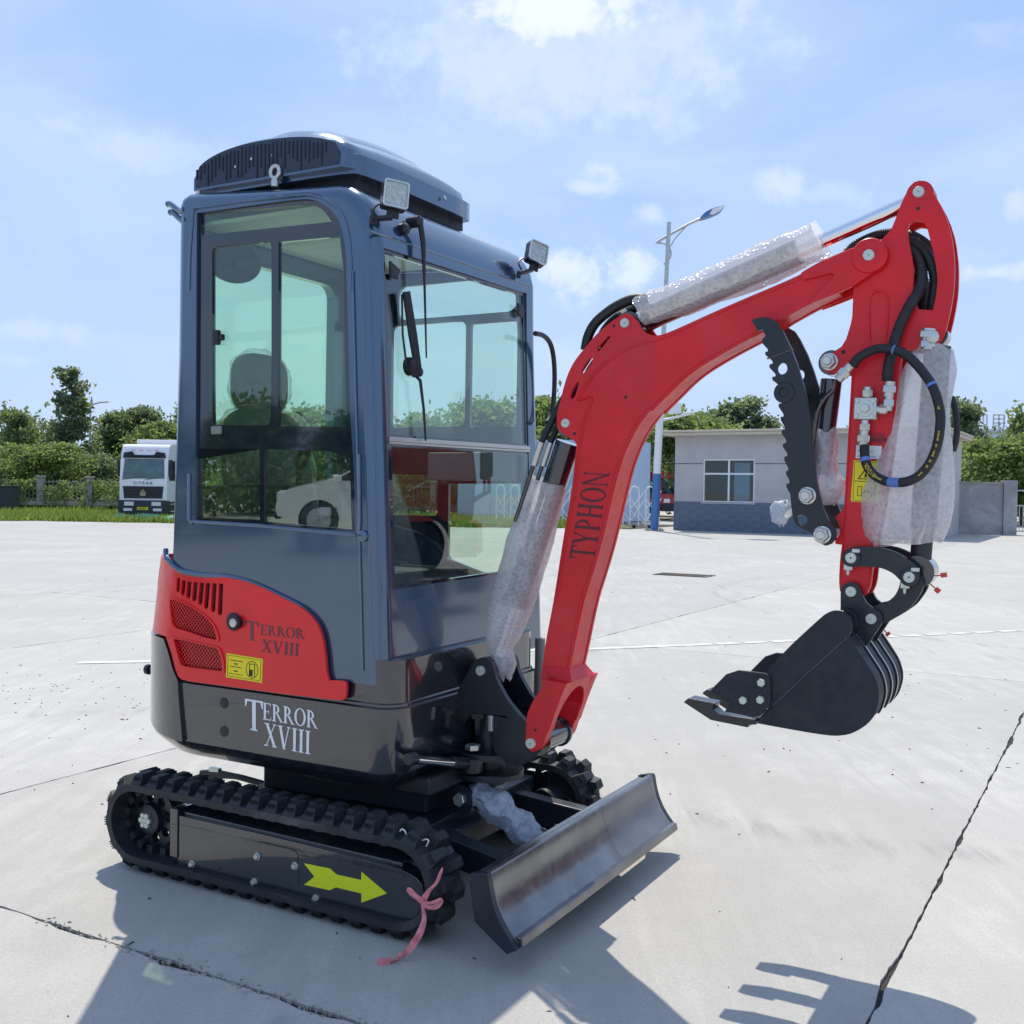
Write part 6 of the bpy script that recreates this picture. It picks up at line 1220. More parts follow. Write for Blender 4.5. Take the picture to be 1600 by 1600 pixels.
# ================================================================== trees
def leaf(b, p, r, rn):
    d = Vector((rn.gauss(0, 1), rn.gauss(0, 1), rn.gauss(.3, .8))).normalized(); a = d.orthogonal().normalized(); a.rotate(Matrix.Rotation(rn.uniform(0, 6.3), 3, d)); c = d.cross(a)
    b.b.faces.new([b.b.verts.new(q) for q in (p - a * r, p + c * r * .55, p + a * r, p - c * r * .55)])
def tree_mesh(kind, seed):
    rn = random.Random(seed); tr, cr = MB(), MB()
    if kind == 'poplar': H, nb_, spread, rl, nl, up = 9, 46, .26, .17, 62, 1.25
    elif kind == 'round': H, nb_, spread, rl, nl, up = 6, 30, .50, .16, 190, .35
    elif kind == 'tall': H, nb_, spread, rl, nl, up = 7.5, 34, .30, .16, 190, .65
    else: H, nb_, spread, rl, nl, up = 3.2, 26, .75, .13, 170, .15
    tr.tube([(0, 0, -.1), (.03 * H * rn.uniform(-1, 1) * .3, 0, H * .4), (0, .02 * H, H * .85)], [H * .022, H * .016, H * .006], 8)
    for k in range(nb_):
        z = H * (rn.uniform(.16, .9) if kind != 'bush' else rn.uniform(.05, .7)); a = rn.uniform(0, 6.3); L_ = H * spread * rn.uniform(.55, 1.1) * (1.15 - .75 * z / H if kind != 'round' else math.sin(math.pi * min(1, .25 + .75 * z / H)) + .1)
        p0 = Vector((0, 0, z)); d = Vector((math.cos(a), math.sin(a), up * rn.uniform(.6, 1.3))).normalized(); p1 = p0 + d * L_
        tr.tube([p0, p0.lerp(p1, .5) + Vector((0, 0, .03 * H)), p1], [H * .008, H * .005, H * .002], 5)
        for q in range(int(nl)):
            t = rn.uniform(.25, 1.08); c = p0.lerp(p1, t); s = L_ * (.20 if kind != 'poplar' else .10) * (1.25 - .5 * t) + .10; off = Vector((rn.gauss(0, s), rn.gauss(0, s), rn.gauss(0, s * .8)))
            leaf(cr, c + off, rl * rn.uniform(.6, 1.25), rn)
    return tr, cr
PROTO = {}
def tree(kind, x, y, h, label, m, rot=0, var=0, cat='tree', grp='trees along the yard edge', wide=1):
    key = (kind, var, m); nm = {'poplar': 'poplar_tree', 'round': 'broadleaf_tree', 'tall': 'slender_tree', 'bush': 'bush'}[kind]
    H = {'poplar': 9.3, 'round': 6.3, 'tall': 7.5, 'bush': 3.2}[kind]; e = empty(nm, (x, y, 0), rot, label, cat, grp); k = h / H; e.scale = (k * wide, k * wide, k)
    if key not in PROTO:
        t_, c_ = tree_mesh(kind, {'poplar': 1, 'round': 2, 'tall': 3, 'bush': 4}[kind] * 10 + var); PROTO[key] = (t_.done('trunk', 'bark', e), c_.done('crown', m, e))
    else:
        for s_ in PROTO[key]: c = s_.copy(); COL.objects.link(c); c.parent = e
    return e
def wx(px, d): return (px - 800) / 1680 * d
def woodland(name, label, spots, m, seed):
    """far trees that read as one mass"""
    b = MB(); rn = random.Random(seed)
    for x, y, h, r in spots:
        for k in range(60):
            z = h * rn.uniform(.08, 1); rr = r * (1 - .75 * (z / h) ** 2) * rn.uniform(.3, 1); a = rn.uniform(0, 6.3); c = Vector((x + rr * math.cos(a), y + rr * math.sin(a), z))
            for q in range(46): leaf(b, c + Vector((rn.gauss(0, .34), rn.gauss(0, .34), rn.gauss(0, .3))), rn.uniform(.10, .22), rn)
    return tag(lab(b.done(name, m), label), kind='stuff')
rn = random.Random(31)
woodland('woodland', 'dense green wood behind the fence on the left', [(x + rn.uniform(-.8, .8), rn.uniform(74, 80), rn.uniform(5.2, 7.0), rn.uniform(1.8, 2.6)) for x in [-96 + 2.5 * k for k in range(42)]], 'leaf_deep', 3)
woodland('woodland', 'dense green wood behind the gatehouse', [(x + rn.uniform(-.8, .8), rn.uniform(62, 68), rn.uniform(4.6, 6.0), rn.uniform(1.8, 2.6)) for x in [4 + 2.3 * k for k in range(8)]], 'leaf_fresh', 4)
woodland('woodland', 'dense green wood behind the stained wall on the right', [(x + rn.uniform(-.8, .8), rn.uniform(60, 68), rn.uniform(5.0, 6.4), rn.uniform(2.0, 2.8)) for x in [25 + 2.3 * k for k in range(9)]], 'leaf_deep', 5)
def tr(kind, px, d, ytop, label, m, var=0, rot=0, wide=1, cat='tree', grp='trees along the yard edge'):
    hz_ = 764 + .014 * (px - 800); h = 1.5 + (hz_ - ytop) / 1680 * d; return tree(kind, wx(px, d), d, h, label, m, rot, var, cat, grp, wide)
tr('poplar', 112, 66, 566, 'tallest tree on the left, a dark open poplar rising over the wood', 'leaf_grey', 0, .4, 1.15)
tr('tall', 30, 70, 634, 'dark pointed tree at the far left edge of the wood', 'leaf_deep', 0, 1.)
tr('tall', 175, 72, 640, 'slender dark tree just right of the tall poplar', 'leaf_deep', 1, 2.)
tr('tall', 205, 74, 634, 'thin spire topped tree above the left end of the truck', 'leaf_grey', 1, .3)
tr('tall', 229, 74, 632, 'thin spire topped tree directly above the truck roof', 'leaf_grey', 0, 3.3)
tr('round', 250, 70, 650, 'pale green round tree behind the truck cab', 'leaf_fresh', 0, 2.5)
tr('round', 40, 60, 688, 'bright green spreading tree in front of the wood at far left', 'leaf_fresh', 0, .2, 1.25)
tr('round', 88, 60, 684, 'bright green spreading tree below the tall poplar', 'leaf_fresh', 1, 1.6, 1.2)
tr('round', 148, 62, 704, 'dull green round tree left of the truck behind the fence', 'leaf_grey', 0, 4.1, 1.1)
tr('round', 8, 58, 712, 'low leafy tree cut by the left edge of the picture', 'leaf_fresh', 1, 5)
tr('tall', 1150, 66, 614, 'tall dark tree above the middle of the gatehouse roof', 'leaf_grey', 0, 5., 1.25)
tr('tall', 1122, 66, 634, 'narrower dark tree above the gatehouse left of the tallest one', 'leaf_grey', 1, 1.)
tr('tall', 1196, 66, 646, 'small dark tree above the gatehouse right of the tallest one', 'leaf_grey', 1, 4.)
tr('round', 1070, 58, 632, 'light green tree at the left end of the gatehouse beside the lamp post', 'leaf_fresh', 0, .8, 1.1)
tr('round', 1098, 60, 645, 'light green tree over the left corner of the gatehouse roof', 'leaf_fresh', 1, 2.2)
tr('round', 862, 60, 606, 'sunlit tree seen between the cab and the boom', 'leaf_fresh', 1, 3.)
tr('round', 905, 60, 640, 'leafy tree half hidden behind the lower boom', 'leaf_deep', 0, 1.2)
tr('tall', 1502, 62, 618, 'upright tree just right of the wrapped bucket cylinder', 'leaf_grey', 0, 2.2)
tr('round', 1545, 56, 676, 'broad sunlit tree below the rooftop letters', 'leaf_fresh', 0, 3.1, 1.2)
tr('round', 1596, 56, 668, 'broad sunlit tree cut by the right edge of the picture', 'leaf_fresh', 1, .4, 1.2)
# trees seen through the cab windows
tr('round', 480, 64, 628, 'light green tree seen through the right hand side window of the cab', 'leaf_fresh', 0, 1.9)
tr('round', 530, 62, 640, 'dark leafy tree seen at the right of the cab side window', 'leaf_deep', 1, 4.4)
tr('round', 662, 60, 634, 'round tree seen through the left pane of the windscreen', 'leaf_fresh', 1, 2.9)
tr('round', 760, 58, 612, 'larger round tree seen through the right pane of the windscreen', 'leaf_fresh', 0, 5.5)
tr('round', 420, 66, 650, 'leafy tree seen past the seat headrest', 'leaf_deep', 0, 3.8)
# ---------------- fence with concrete posts and ivy, left and behind the machine
fe = empty('fence', (-18, 57, .3), 0, 'overgrown fence of concrete posts and thin iron pickets behind the grass', 'fence')
FXS = [-20 + 2.6 * k for k in range(15)]
for x in FXS: MB().box((x - .16, -.16, 0), (x + .17, .17, 1.45)).box((x - .21, -.21, 1.45), (x + .21, .21, 1.55)).done('post', 'concrete_post', fe, .02)
pk = None
for k in range(176):
    x = -20 + .21 * k
    if min(abs(x - q) for q in FXS) < .22 or x > FXS[-1]: continue
    if pk is None: pk = MB().box((-.012, -.012, .25), (.012, .012, 1.35)).done('picket', 'concrete_post', fe); pk.location = (x, 0, 0)
    else: c = pk.copy(); COL.objects.link(c); c.location = (x, 0, 0)
for a, c in zip(FXS, FXS[1:]):
    for z in (.3, 1.22): MB().box((a + .17, -.025, z), (c - .17, .025, z + .04)).done('rail', 'concrete_post', fe)
MB().box((-20, -.1, .0), (FXS[-1], .1, .22)).done('kerb', 'concrete_post', fe)
iv = MB(); rn = random.Random(8)
for k in range(17000):
    x = rn.uniform(-21, 16.5); d = noise.noise(Vector((x * .5, 0, 9))); z = rn.uniform(0, 1.35 + .45 * d)
    if noise.noise(Vector((x * .9, z * 1.1, 4))) < -.12: continue
    leaf(iv, Vector((x, rn.gauss(.05, .22), z)), rn.uniform(.06, .13), rn)
iv.done('ivy', 'leaf_fresh', fe)['kind'] = 'stuff'
for k, (px, ytop, l) in enumerate(((20, 760, 'low bush growing at the foot of the fence at far left'), (62, 750, 'leafy bush between the two left fence posts'), (120, 752, 'leafy bush under the tall poplar at the fence'), (172, 748, 'bush against the fence beside the truck'), (600, 752, 'bush behind the fence seen through the windscreen'), (740, 748, 'bush behind the fence seen in the lower windscreen'))):
    tr('bush', px, 59, ytop, l, 'leaf_fresh', k % 2, k * 1.3, 1.3, 'bush', 'bushes along the fence')
# ---------------- gatehouse, aligned with the yard
gh = empty('gatehouse', (6.26, 41.5, 0), GA, 'small flat roofed gatehouse with pale rendered walls and a blue brick base', 'building')
GL, GD, GH_ = 9.5, 6.0, 3.62
def gq(px, py):
    """pixel on the facade plane -> (along, z); facade through the near corner along the yard grid"""
    return 0
WIN = (1.14, 3.15, 1.10, 2.74)
wall_b = MB(); x0w, x1w, z0w, z1w = WIN
wall_b.prism([(0, 0), (GL, 0), (GL, GH_), (0, GH_)], 'y', 0, .24, [[(x0w, z0w), (x1w, z0w), (x1w, z1w), (x0w, z1w)], [(7.0, z0w), (8.6, z0w), (8.6, z1w), (7.0, z1w)]])
wall_b.box((0, .241, 0), (.24, GD, GH_)).box((GL - .24, .241, 0), (GL, GD, GH_)).box((.241, GD - .24, 0), (GL - .241, GD, GH_))
wall_b.done('wall', 'render_wall', gh)
for k, (a, c) in enumerate(((0.0, x0w), (x1w, 7.0), (8.6, GL))): MB().box((a, -.004, 2.55), (c, .0, 2.575)).done('wall_groove', 'joint_dirt', gh)
MB().box((-.35, -.45, GH_), (GL + .35, GD + .3, GH_ + .12)).box((-.40, -.50, GH_ + .12), (GL + .4, GD + .35, GH_ + .20)).done('roof', 'beige_trim', gh, .02)
def window(x0_, x1_):
    f = MB(); d = .055; y0_, y1_ = .03, .09; xm = (x0_ + x1_) / 2; zm = z0w + (z1w - z0w) * .64
    for a in ((x0_, z0w, x1_, z0w + d), (x0_, z1w - d, x1_, z1w), (x0_, z0w + d, x0_ + d, z1w - d), (x1_ - d, z0w + d, x1_, z1w - d), (xm - d * .6, z0w + d, xm + d * .6, z1w - d)): f.box((a[0], y0_, a[1]), (a[2], y1_, a[3]))
    f.box((x0_ + d, y0_ + .002, zm), (xm - d * .6, y1_ - .002, zm + d * 1.2)).box((xm + d * .6, y0_ + .002, zm), (x1_ - d, y1_ - .002, zm + d * 1.2))
    o = f.done('window', 'white_paint', gh)
    for a, c in ((x0_ + d, xm - d * .6), (xm + d * .6, x1_ - d)):
        for e, g in ((z0w + d, zm), (zm + d * 1.2, z1w - d)): MB().box((a, .055, e), (c, .061, g)).done('pane', 'office_glass', o)
    MB().box((x0_ - .06, -.05, z0w - .05), (x1_ + .06, .02, z0w - .002)).done('sill', 'render_wall', o)
    return o
window(x0w, x1w); window(7.0, 8.6)
MB().box((.3, 3.0, .01), (GL - .3, 3.05, GH_ - .1)).done('inner_wall', 'grey_panel', gh)
MB().box((x0w + 1.1, .4, .1), (x0w + 1.7, .45, 2.6)).done('curtain', 'pale_blue_panel', gh)
bk0 = None; rw = .160
plb = MB().box((-.012, -.022, 0), (GL + .012, -.001, rw * 7 - .01)); plb.done('mortar_bed', 'mortar', gh)
for r in range(7):
    x = -.012 - (.31 if r % 2 else 0)
    while x < GL:
        a, c = max(x, -.012), min(x + .60, GL + .012)
        if c - a > .05:
            if c - a < .59 or bk0 is None:
                o = MB().box((0, -.034, .006), (c - a, -.0225, rw - .008)).done('brick', 'blue_brick', gh)
                if c - a > .59: bk0 = o
            else: o = bk0.copy(); COL.objects.link(o)
            o.parent = gh; o.location = (a, rn.uniform(0, .003), r * rw)
        x += .62
# ---------------- retractable gate, shed, vehicles behind it
sg = empty('accordion_gate', (3.2, 43.4, 0), GA + .25, 'folding white metal accordion gate left of the gatehouse', 'gate')
for k in range(11):
    x = -4.0 + .62 * k; b = MB(); L_ = [(x, 0, .08), (x, 0, 1.5), (x + .05, 0, 1.62), (x + .17, 0, 1.68), (x + .29, 0, 1.62), (x + .34, 0, 1.5), (x + .34, 0, .08)]; b.tube(L_, .03, 6); b.done('hoop', 'white_paint', sg)
    MB().tube([(x, -.04, .25), (x + .62, -.04, 1.2)], .018, 5).tube([(x, .04, 1.2), (x + .62, .04, .25)], .018, 5).tube([(x, -.04, .75), (x + .62, -.04, 1.5)], .016, 5).tube([(x, .04, .7), (x + .62, .04, .15)], .016, 5).done('lattice', 'white_paint', sg)
    MB().cyl((x + .17, -.06, .07), (x + .17, .06, .07), .07, 12).done('wheel', 'black_plastic', sg)
sh = empty('metal_shed', (2.4, 52, 0), GA, 'pale blue panelled metal shed behind the accordion gate', 'shed')
MB().box((-6, 0, 0), (2.9, 4, 3.9)).done('wall', 'pale_blue_panel', sh)
for k in range(9):
    for r in range(3): MB().box((-5.95 + k * .99, -.03, .05 + r * 1.28), (-5.0 + k * .99, -.002, 1.28 + r * 1.28)).done('panel', 'pale_blue_panel', sh)
rc = empty('red_truck', (8.1, 57, 0), -1.2, 'small red truck cab parked behind the accordion gate', 'truck')
MB().prism(sm([(-1.1, .5), (1.1, .5), (1.15, 1.3), (.95, 2.3), (.8, 2.5), (-.8, 2.5), (-1.0, 2.4), (-1.1, 1.3)], 1, 80), 'y', -.95, .95).done('cab', 'truck_red', rc, .08)
MB().prism([(1.13, 1.35), (.97, 2.15), (.985, 2.16), (1.15, 1.36)], 'y', -.8, .8).done('windscreen', 'dark_glass', rc)
MB().box((-.5, -.965, 1.35), (.75, -.955, 2.1)).box((-.5, .955, 1.35), (.75, .965, 2.1)).done('window', 'dark_glass', rc)
MB().box((1.1, -.9, .45), (1.22, .9, .85)).done('bumper', 'black_plastic', rc, .03)
for s in (-1, 1): 
    MB().cyl((.5, .8 * s, .42), (.5, 1.0 * s, .42), .42, 20).done('wheel', 'rubber', rc)
    MB().box((1.14, .55 * s - .18, .9), (1.18, .55 * s + .18, 1.1)).done('headlight', 'headlamp', rc)
MB().box((-4.5, -1.0, .6), (-1.2, 1.0, 1.3)).done('cargo_bed', 'truck_red', rc, .02)
# ---------------- lamp post: white over blue, floodlight low down, long street light arm at the top
lx_, ly_ = wx(1020.5, 41), 40.6
lp = empty('lamp_post', (lx_, ly_, 0), 0, 'tall lamp post with blue painted foot, floodlight and curved street light arm', 'lamp post')
LEAN = Vector((.36, .0, 11.45)) / 11.45
pz = lambda z: LEAN * z
MB().cyl(pz(.02), pz(2.15), .155, 16).done('blue_foot', 'blue_paint', lp)
MB().cyl(pz(2.151), pz(4.6), .145, 16).done('white_section', 'white_paint', lp)
MB().cyl(pz(4.601), pz(11.6), .10, 14, .075).done('pole', 'galvanised', lp)
bp = MB().box((-.35, -.35, .0), (.35, .35, .03))
for a in (-1, 1):
    for c in (-1, 1): bp.hexnut((.26 * a, .26 * c, .03), (0, 0, 1), .05, .06)
bp.done('base_plate', 'concrete_post', lp)
fl = MB().tube([pz(4.15), pz(4.15) + Vector((.55, -.1, .12)), pz(4.15) + Vector((1.15, -.15, .28))], .05, 8); fl.done('floodlight_arm', 'white_paint', lp)
q = pz(4.15) + Vector((.55, -.1, .45)); MB().bar(q + Vector((-.24, .04, 0)), q + Vector((.24, -.04, .04)), .10, .42).done('floodlight', 'white_paint', lp, .02)
q = pz(4.15) + Vector((1.05, -.15, .27)); MB().bar(q + Vector((-.2, 0, -.02)), q + Vector((.2, 0, .06)), .22, .09).done('flood_lamp', 'white_paint', lp, .02)
armp = [(5.267, 10.823), (5.553, 11), (6.457, 11.521), (6.946, 11.755), (7.143, 11.835)]; AY = -.0
arm = MB().tube([(x - lx_, 0, z) for x, z in armp], .05, 8)
arm.tube([(x - lx_, 0, z) for x, z in spline([(*p, 0) for p in [(5.267, 10.823), (5.46, 10.802), (5.629, 10.768), (5.776, 10.633), (5.839, 10.424), (5.788, 10.244), (5.688, 10.105), (5.569, 10.031)]], 4) for x, z in ((x, z),)] if False else [(v[0] - lx_, 0, v[1]) for v in spline([(*p, 0) for p in [(5.267, 10.823), (5.46, 10.802), (5.629, 10.768), (5.776, 10.633), (5.839, 10.424), (5.788, 10.244), (5.688, 10.105), (5.569, 10.031)]], 4)], .032, 6)
arm.tube([(x - lx_, 0, z) for x, z in [(6.457, 11.521), (5.986, 10.994), (5.793, 10.663)]], .028, 6); arm.done('street_light_arm', 'galvanised', lp)
hd = [(6.874, 11.736), (7.051, 11.935), (7.348, 12.101), (7.767, 12.202), (7.786, 12.155), (7.68, 12.004), (7.353, 11.838), (6.935, 11.713)]
MB().prism([(x - lx_, z) for x, z in sm(hd, 1, 60)], 'y', -.28, .28).done('lamp_head', 'blue_paint', lp, .04)
hl2 = [(7.203, 11.836), (7.319, 12.041), (7.767, 12.19), (7.768, 12.143), (7.65, 12.004), (7.353, 11.838)]
MB().prism([(x - lx_, z) for x, z in hl2], 'y', -.30, -.281).done('lamp_lens', 'white_paint', lp)
# distant street light over the wood at left
dl = empty('street_light', (wx(140, 90), 90, 0), 0, 'thin far street light arm poking out of the trees right of the poplar', 'street light')
MB().cyl((0, 0, 0), (0, 0, 8.2), .09, 8).done('pole', 'galvanised', dl); MB().tube([(0, 0, 8.0), (.8, 0, 8.25), (1.5, 0, 8.3)], .06, 6).done('arm', 'galvanised', dl)
# ---------------- stained wall and gate at right
WLn = 15.0
wl_ = empty('boundary_wall', (13.2, 42.2, 0), math.radians(-8), 'stained grey rendered boundary wall beside the gatehouse', 'wall')
MB().box((-2.2, 0, 0), (5.75, .3, 1.95)).done('wall_face', 'stained_wall', wl_)
MB().box((-2.2, -.04, 1.951), (5.8, .34, 2.03)).done('coping', 'concrete_post', wl_)
MB().box((5.76, -.08, 0), (6.25, .38, 2.10)).done('end_pier', 'stained_wall', wl_)
mg = empty('metal_gate', (19.75, 42.2, 0), math.radians(-20), 'light grey metal bar gate at the end of the stained wall', 'gate')
fr_ = MB()
for a in ((0, 0, .06, 1.75), (1.94, 0, 2.0, 1.75)): fr_.box((a[0], -.03, .08), (a[2], .03, a[3]))
for z in (.1, 1.1, 1.69): fr_.box((.061, -.025, z), (1.939, .025, z + .05))
fr_.done('gate_frame', 'galvanised', mg)
for k in range(14): MB().box((.14 + .13 * k, -.012, .151), (.165 + .13 * k, .012, 1.099)).done('bar', 'galvanised', mg)
# ---------------- factory block behind the trees with roof letters
fb = empty('factory_building', (wx(1600, 150), 150, 0), 0, 'far low factory roof showing above the right hand trees with big roof letters', 'building')
MB().box((-14, 0, 0), (40, 20, 10.4)).done('wall', 'pale_blue_panel', fb); MB().box((-14.4, -.4, 10.4), (40, 20, 10.75)).done('roof', 'galvanised', fb)
def hanzi(strokes, ox, s):
    b = MB()
    for x0_, y0_, x1_, y1_ in strokes: b.bar((ox + x0_ * s, 0, 11.0 + y0_ * s), (ox + x1_ * s, 0, 11.0 + y1_ * s), .16, .16, (0, 1, 0))
    b.bar((ox + .1 * s, 0, 10.75), (ox + .1 * s, 0, 11.0 + .3 * s), .08, .08); b.bar((ox + .9 * s, 0, 10.75), (ox + .9 * s, 0, 11.0 + .3 * s), .08, .08)
    return b.done('roof_letter', 'galvanised', fb)
hanzi([(.02, .98, .45, 1), (.0, .68, .5, .68), (.25, 1, .25, 0), (.25, .66, .02, .3), (.25, .6, .48, .38), (.66, .9, .66, .25), (.95, 1, .95, 0), (.95, .0, .8, .06)], wx(1520, 150) - wx(1600, 150), 1.75)
hanzi([(.1, 1, .1, .2), (.1, .2, 0, 0), (.1, 1, .95, 1), (.95, 1, .95, 0), (.95, 0, .82, .06), (.1, .68, .95, .68), (.1, .36, .95, .36), (.52, 1, .52, 0)], wx(1547, 150) - wx(1600, 150), 1.75)
hanzi([(.0, .8, 1, .8), (.1, .4, .9, .4), (0, 0, 1, 0)], wx(1494, 150) - wx(1600, 150), 1.75)
# ---------------- white tractor unit on the verge
tk = empty('white_truck', (wx(238, 46), 46, .0), math.radians(-88), 'white semi truck with a dark bumper parked on the grass verge', 'truck')
tk.scale = (.80, .80, .80)
TW = 1.22                                                 # half width; local x is forward
cbp = [(1.55, .95), (1.62, 1.0), (1.62, 2.0), (1.58, 2.15), (1.40, 3.35), (1.32, 3.50), (1.15, 3.85), (.95, 3.95), (-.9, 4.0), (-.9, .95)]
MB().prism(sm(cbp, 1, 70), 'y', -TW, TW).done('cab', 'white_paint', tk, .16, segs=4)
ws_ = [(1.575, 2.20), (1.415, 3.30)]
MB().hexa([(1.60, -1.08, 2.15), (1.60, 1.08, 2.15), (1.43, 1.02, 3.18), (1.43, -1.02, 3.18), (1.55, -1.08, 2.15), (1.55, 1.08, 2.15), (1.38, 1.02, 3.18), (1.38, -1.02, 3.18)]).done('windscreen', 'truck_glass', tk)
MB().prism([(-1.1, 3.22), (1.1, 3.22), (1.05, 3.5), (.62, 3.56), (.5, 3.38), (-.5, 3.38), (-.62, 3.56), (-1.05, 3.5)], 'x', 1.36, 1.50).done('sun_visor', 'dark_glass', tk, .02)
MB().prism([(-.98, 1.12), (.98, 1.12), (1.05, 1.75), (-1.05, 1.75)], 'x', 1.60, 1.645).done('grille', 'black_plastic', tk, .01)
for z in (1.3, 1.45, 1.6): MB().box((1.646, -.9, z), (1.66, .9, z + .03)).done('grille_bar', 'dark_glass', tk)
MB().prism([(-.14, 1.25), (.14, 1.25), (.16, 1.42), (0, 1.62), (-.16, 1.42)], 'x', 1.661, 1.675).done('badge', 'chrome', tk)
MB().prism(rrect(-1.25, .35, 1.25, 1.02, .06), 'x', 1.2, 1.70).done('bumper', 'dark_bumper', tk, .03)
for s in (-1, 1):
    MB().box((1.701, .70 * s - .24, .74), (1.715, .70 * s + .24, .94)).done('headlight', 'headlamp', tk); MB().box((1.701, .76 * s - .22, .46), (1.713, .76 * s + .22, .60)).done('fog_light', 'headlamp', tk)
    MB().box((.15, TW * s + .004 * s, 2.05), (1.2, TW * s + .012 * s, 3.1)).done('side_window', 'dark_glass', tk)
    MB().box((1.25, 1.28 * s - .03, 2.25), (1.42, 1.28 * s + .14 * s, 3.15)).done('mirror', 'black_plastic', tk, .04)
    MB().box((.2, 1.22 * s, .4), (1.25, 1.26 * s, .92)).done('side_step', 'dark_bumper', tk, .02)
    for z in (.42, .80): MB().box((.3, 1.262 * s, z), (1.1, 1.275 * s, z + .04)).done('step_edge', 'white_paint', tk)
    for x in (.35, -3.2, -4.5): MB().cyl((x, .85 * s, .52), (x, 1.17 * s, .52), .52, 24).cyl((x, 1.171 * s, .52), (x, 1.19 * s, .52), .25, 16).done('wheel', 'rubber', tk)
MB().box((1.701, -.28, .52), (1.712, .28, .66)).done('number_plate', 'decal_yellow', tk)
for k in range(4): MB().box((1.713, -.2 + .1 * k, .55), (1.716, -.14 + .1 * k, .63)).done('plate_letter', 'decal_black', tk)
MB().box((-5.2, -.5, .55), (-.8, .5, .85)).done('chassis', 'black_plastic', tk); MB().box((-1.3, -1.15, 3.2), (-.95, 1.15, 4.28)).done('fairing', 'white_paint', tk, .04)
MB().tube([(1.66, -1.1, 2.10), (1.56, -.1, 2.22)], .015, 5).tube([(1.66, .1, 2.10), (1.56, .9, 2.22)], .015, 5).done('wiper', 'black_plastic', tk)
for k in range(4): MB().box((1.30, -.72 + .40 * k, 3.62), (1.345 - .03, -.50 + .40 * k, 3.64)).done('roof_sign', 'cap_red', tk)
def front_print(text, y0_, z, size, m):
    cu = bpy.data.curves.new('print', 'FONT'); cu.body = text; cu.size = size; cu.extrude = .002; cu.space_character = 1.5; t = bpy.data.objects.new('print', cu); COL.objects.link(t); bpy.context.view_layer.update()
    me = bpy.data.meshes.new_from_object(t.evaluated_get(bpy.context.evaluated_depsgraph_get())); bpy.data.objects.remove(t, do_unlink=True); wd_ = max(v.co.x for v in me.vertices)
    for v in me.vertices: v.co = Vector((1.655 - .06 * 0 + v.co.z, y0_ + (v.co.x - wd_ / 2), z + v.co.y))
    me.materials.clear(); me.materials.append(MATS[m]); o = bpy.data.objects.new('print', me); COL.objects.link(o); o.parent = tk
front_print('SITRAK', 0, 1.84, .22, 'dark_bumper')
# dark crate at the far left of the fence
cr = empty('dark_crate', (wx(2, 53), 53, .1), .1, 'dark box standing at the left edge beside the fence', 'crate')
MB().box((-.7, -.5, .05), (.7, .5, 1.15)).done('body', 'dark_bumper', cr, .03); MB().box((-.74, -.54, 1.151), (.74, .54, 1.22)).done('lid', 'dark_bumper', cr, .01)
# ================================================================== what stands across the yard and shows in the cab's glass
cx0, cy0 = -20.7, -3.0; cdir = Vector((-.36, .93, 0)).normalized(); cc = Vector((cx0, cy0, 0)) - cdir * 2.4
wc = empty('white_car', cc, math.atan2(cdir.y, cdir.x), 'white compact car across the yard, mirrored in the lower side window of the cab', 'car'); wc.scale = (1.15, 1.15, 1.15)
body = sm([(2.05, .32), (2.12, .55), (2.05, .80), (1.85, .92), (1.05, 1.08), (.25, 1.52), (-.2, 1.62), (-1.3, 1.60), (-1.9, 1.35), (-2.05, 1.0), (-2.1, .5), (-2.0, .30)], 2, 75)
bmk = MB(); bmk.prism(body, "y", -.84, .84)
bmk.done('body', 'car_white', wc, .09, segs=3)
for s in (-1, 1):
    ya = .842 * s
    for poly in ([(1.0, 1.08), (.27, 1.46), (.02, 1.50), (.02, 1.04)], [(-.06, 1.04), (-.06, 1.51), (-.75, 1.52), (-.75, 1.05)], [(-.83, 1.05), (-.83, 1.52), (-1.25, 1.48), (-1.62, 1.25), (-1.5, 1.08)]): MB().prism(poly, 'y', ya, ya + .006 * s).done('side_window', 'dark_glass', wc)
    for x in (1.30, -1.35):
        MB().lathe((x, .70 * s, .32), (0, s, 0), [(0, .32), (.14, .33), (.16, .30), (.165, .22)], 28).done('tyre', 'rubber', wc)
        MB().prism(circ(x, .32, .385, 28), 'y', .846 * s, .849 * s, [circ(x, .32, .332, 28)]).done('arch_trim', 'black_plastic', wc)
        rm = MB()
        for k in range(5): a = k * 2 * math.pi / 5; rm.bar((x, .868 * s, .32), (x + .20 * math.cos(a), .868 * s, .32 + .20 * math.sin(a)), .05, .02, (0, 1, 0))
        rm.lathe((x, .862 * s, .32), (0, s, 0), [(0, .23), (.004, .23), (.005, .20)], 24); rm.done('rim', 'galvanised', wc)
    MB().box((.86, .86 * s, 1.04), (1.0, 1.0 * s, 1.18)).done('mirror', 'car_white', wc, .03)
    for x in (.16, -.68): MB().box((x - .1, .845 * s, .93), (x + .1, .87 * s, .96)).done('handle', 'chrome', wc)
    MB().box((1.80, .55 * s, .68), (2.09, .80 * s, .86)).done('headlight', 'headlamp', wc, .04)
MB().hexa([(1.02, -.72, 1.10), (1.02, .72, 1.10), (.34, .64, 1.50), (.34, -.64, 1.50), (1.0, -.72, 1.06), (1.0, .72, 1.06), (.32, .64, 1.46), (.32, -.64, 1.46)]).done('windscreen', 'dark_glass', wc)
MB().box((2.0, -.7, .34), (2.135, .7, .52)).done('bumper', 'black_plastic', wc, .03)
rt_ = empty('red_lorry', (13.98, 11.08, 0), math.radians(118.6), 'red lorry across the yard, mirrored in the lower windscreen of the cab', 'lorry')
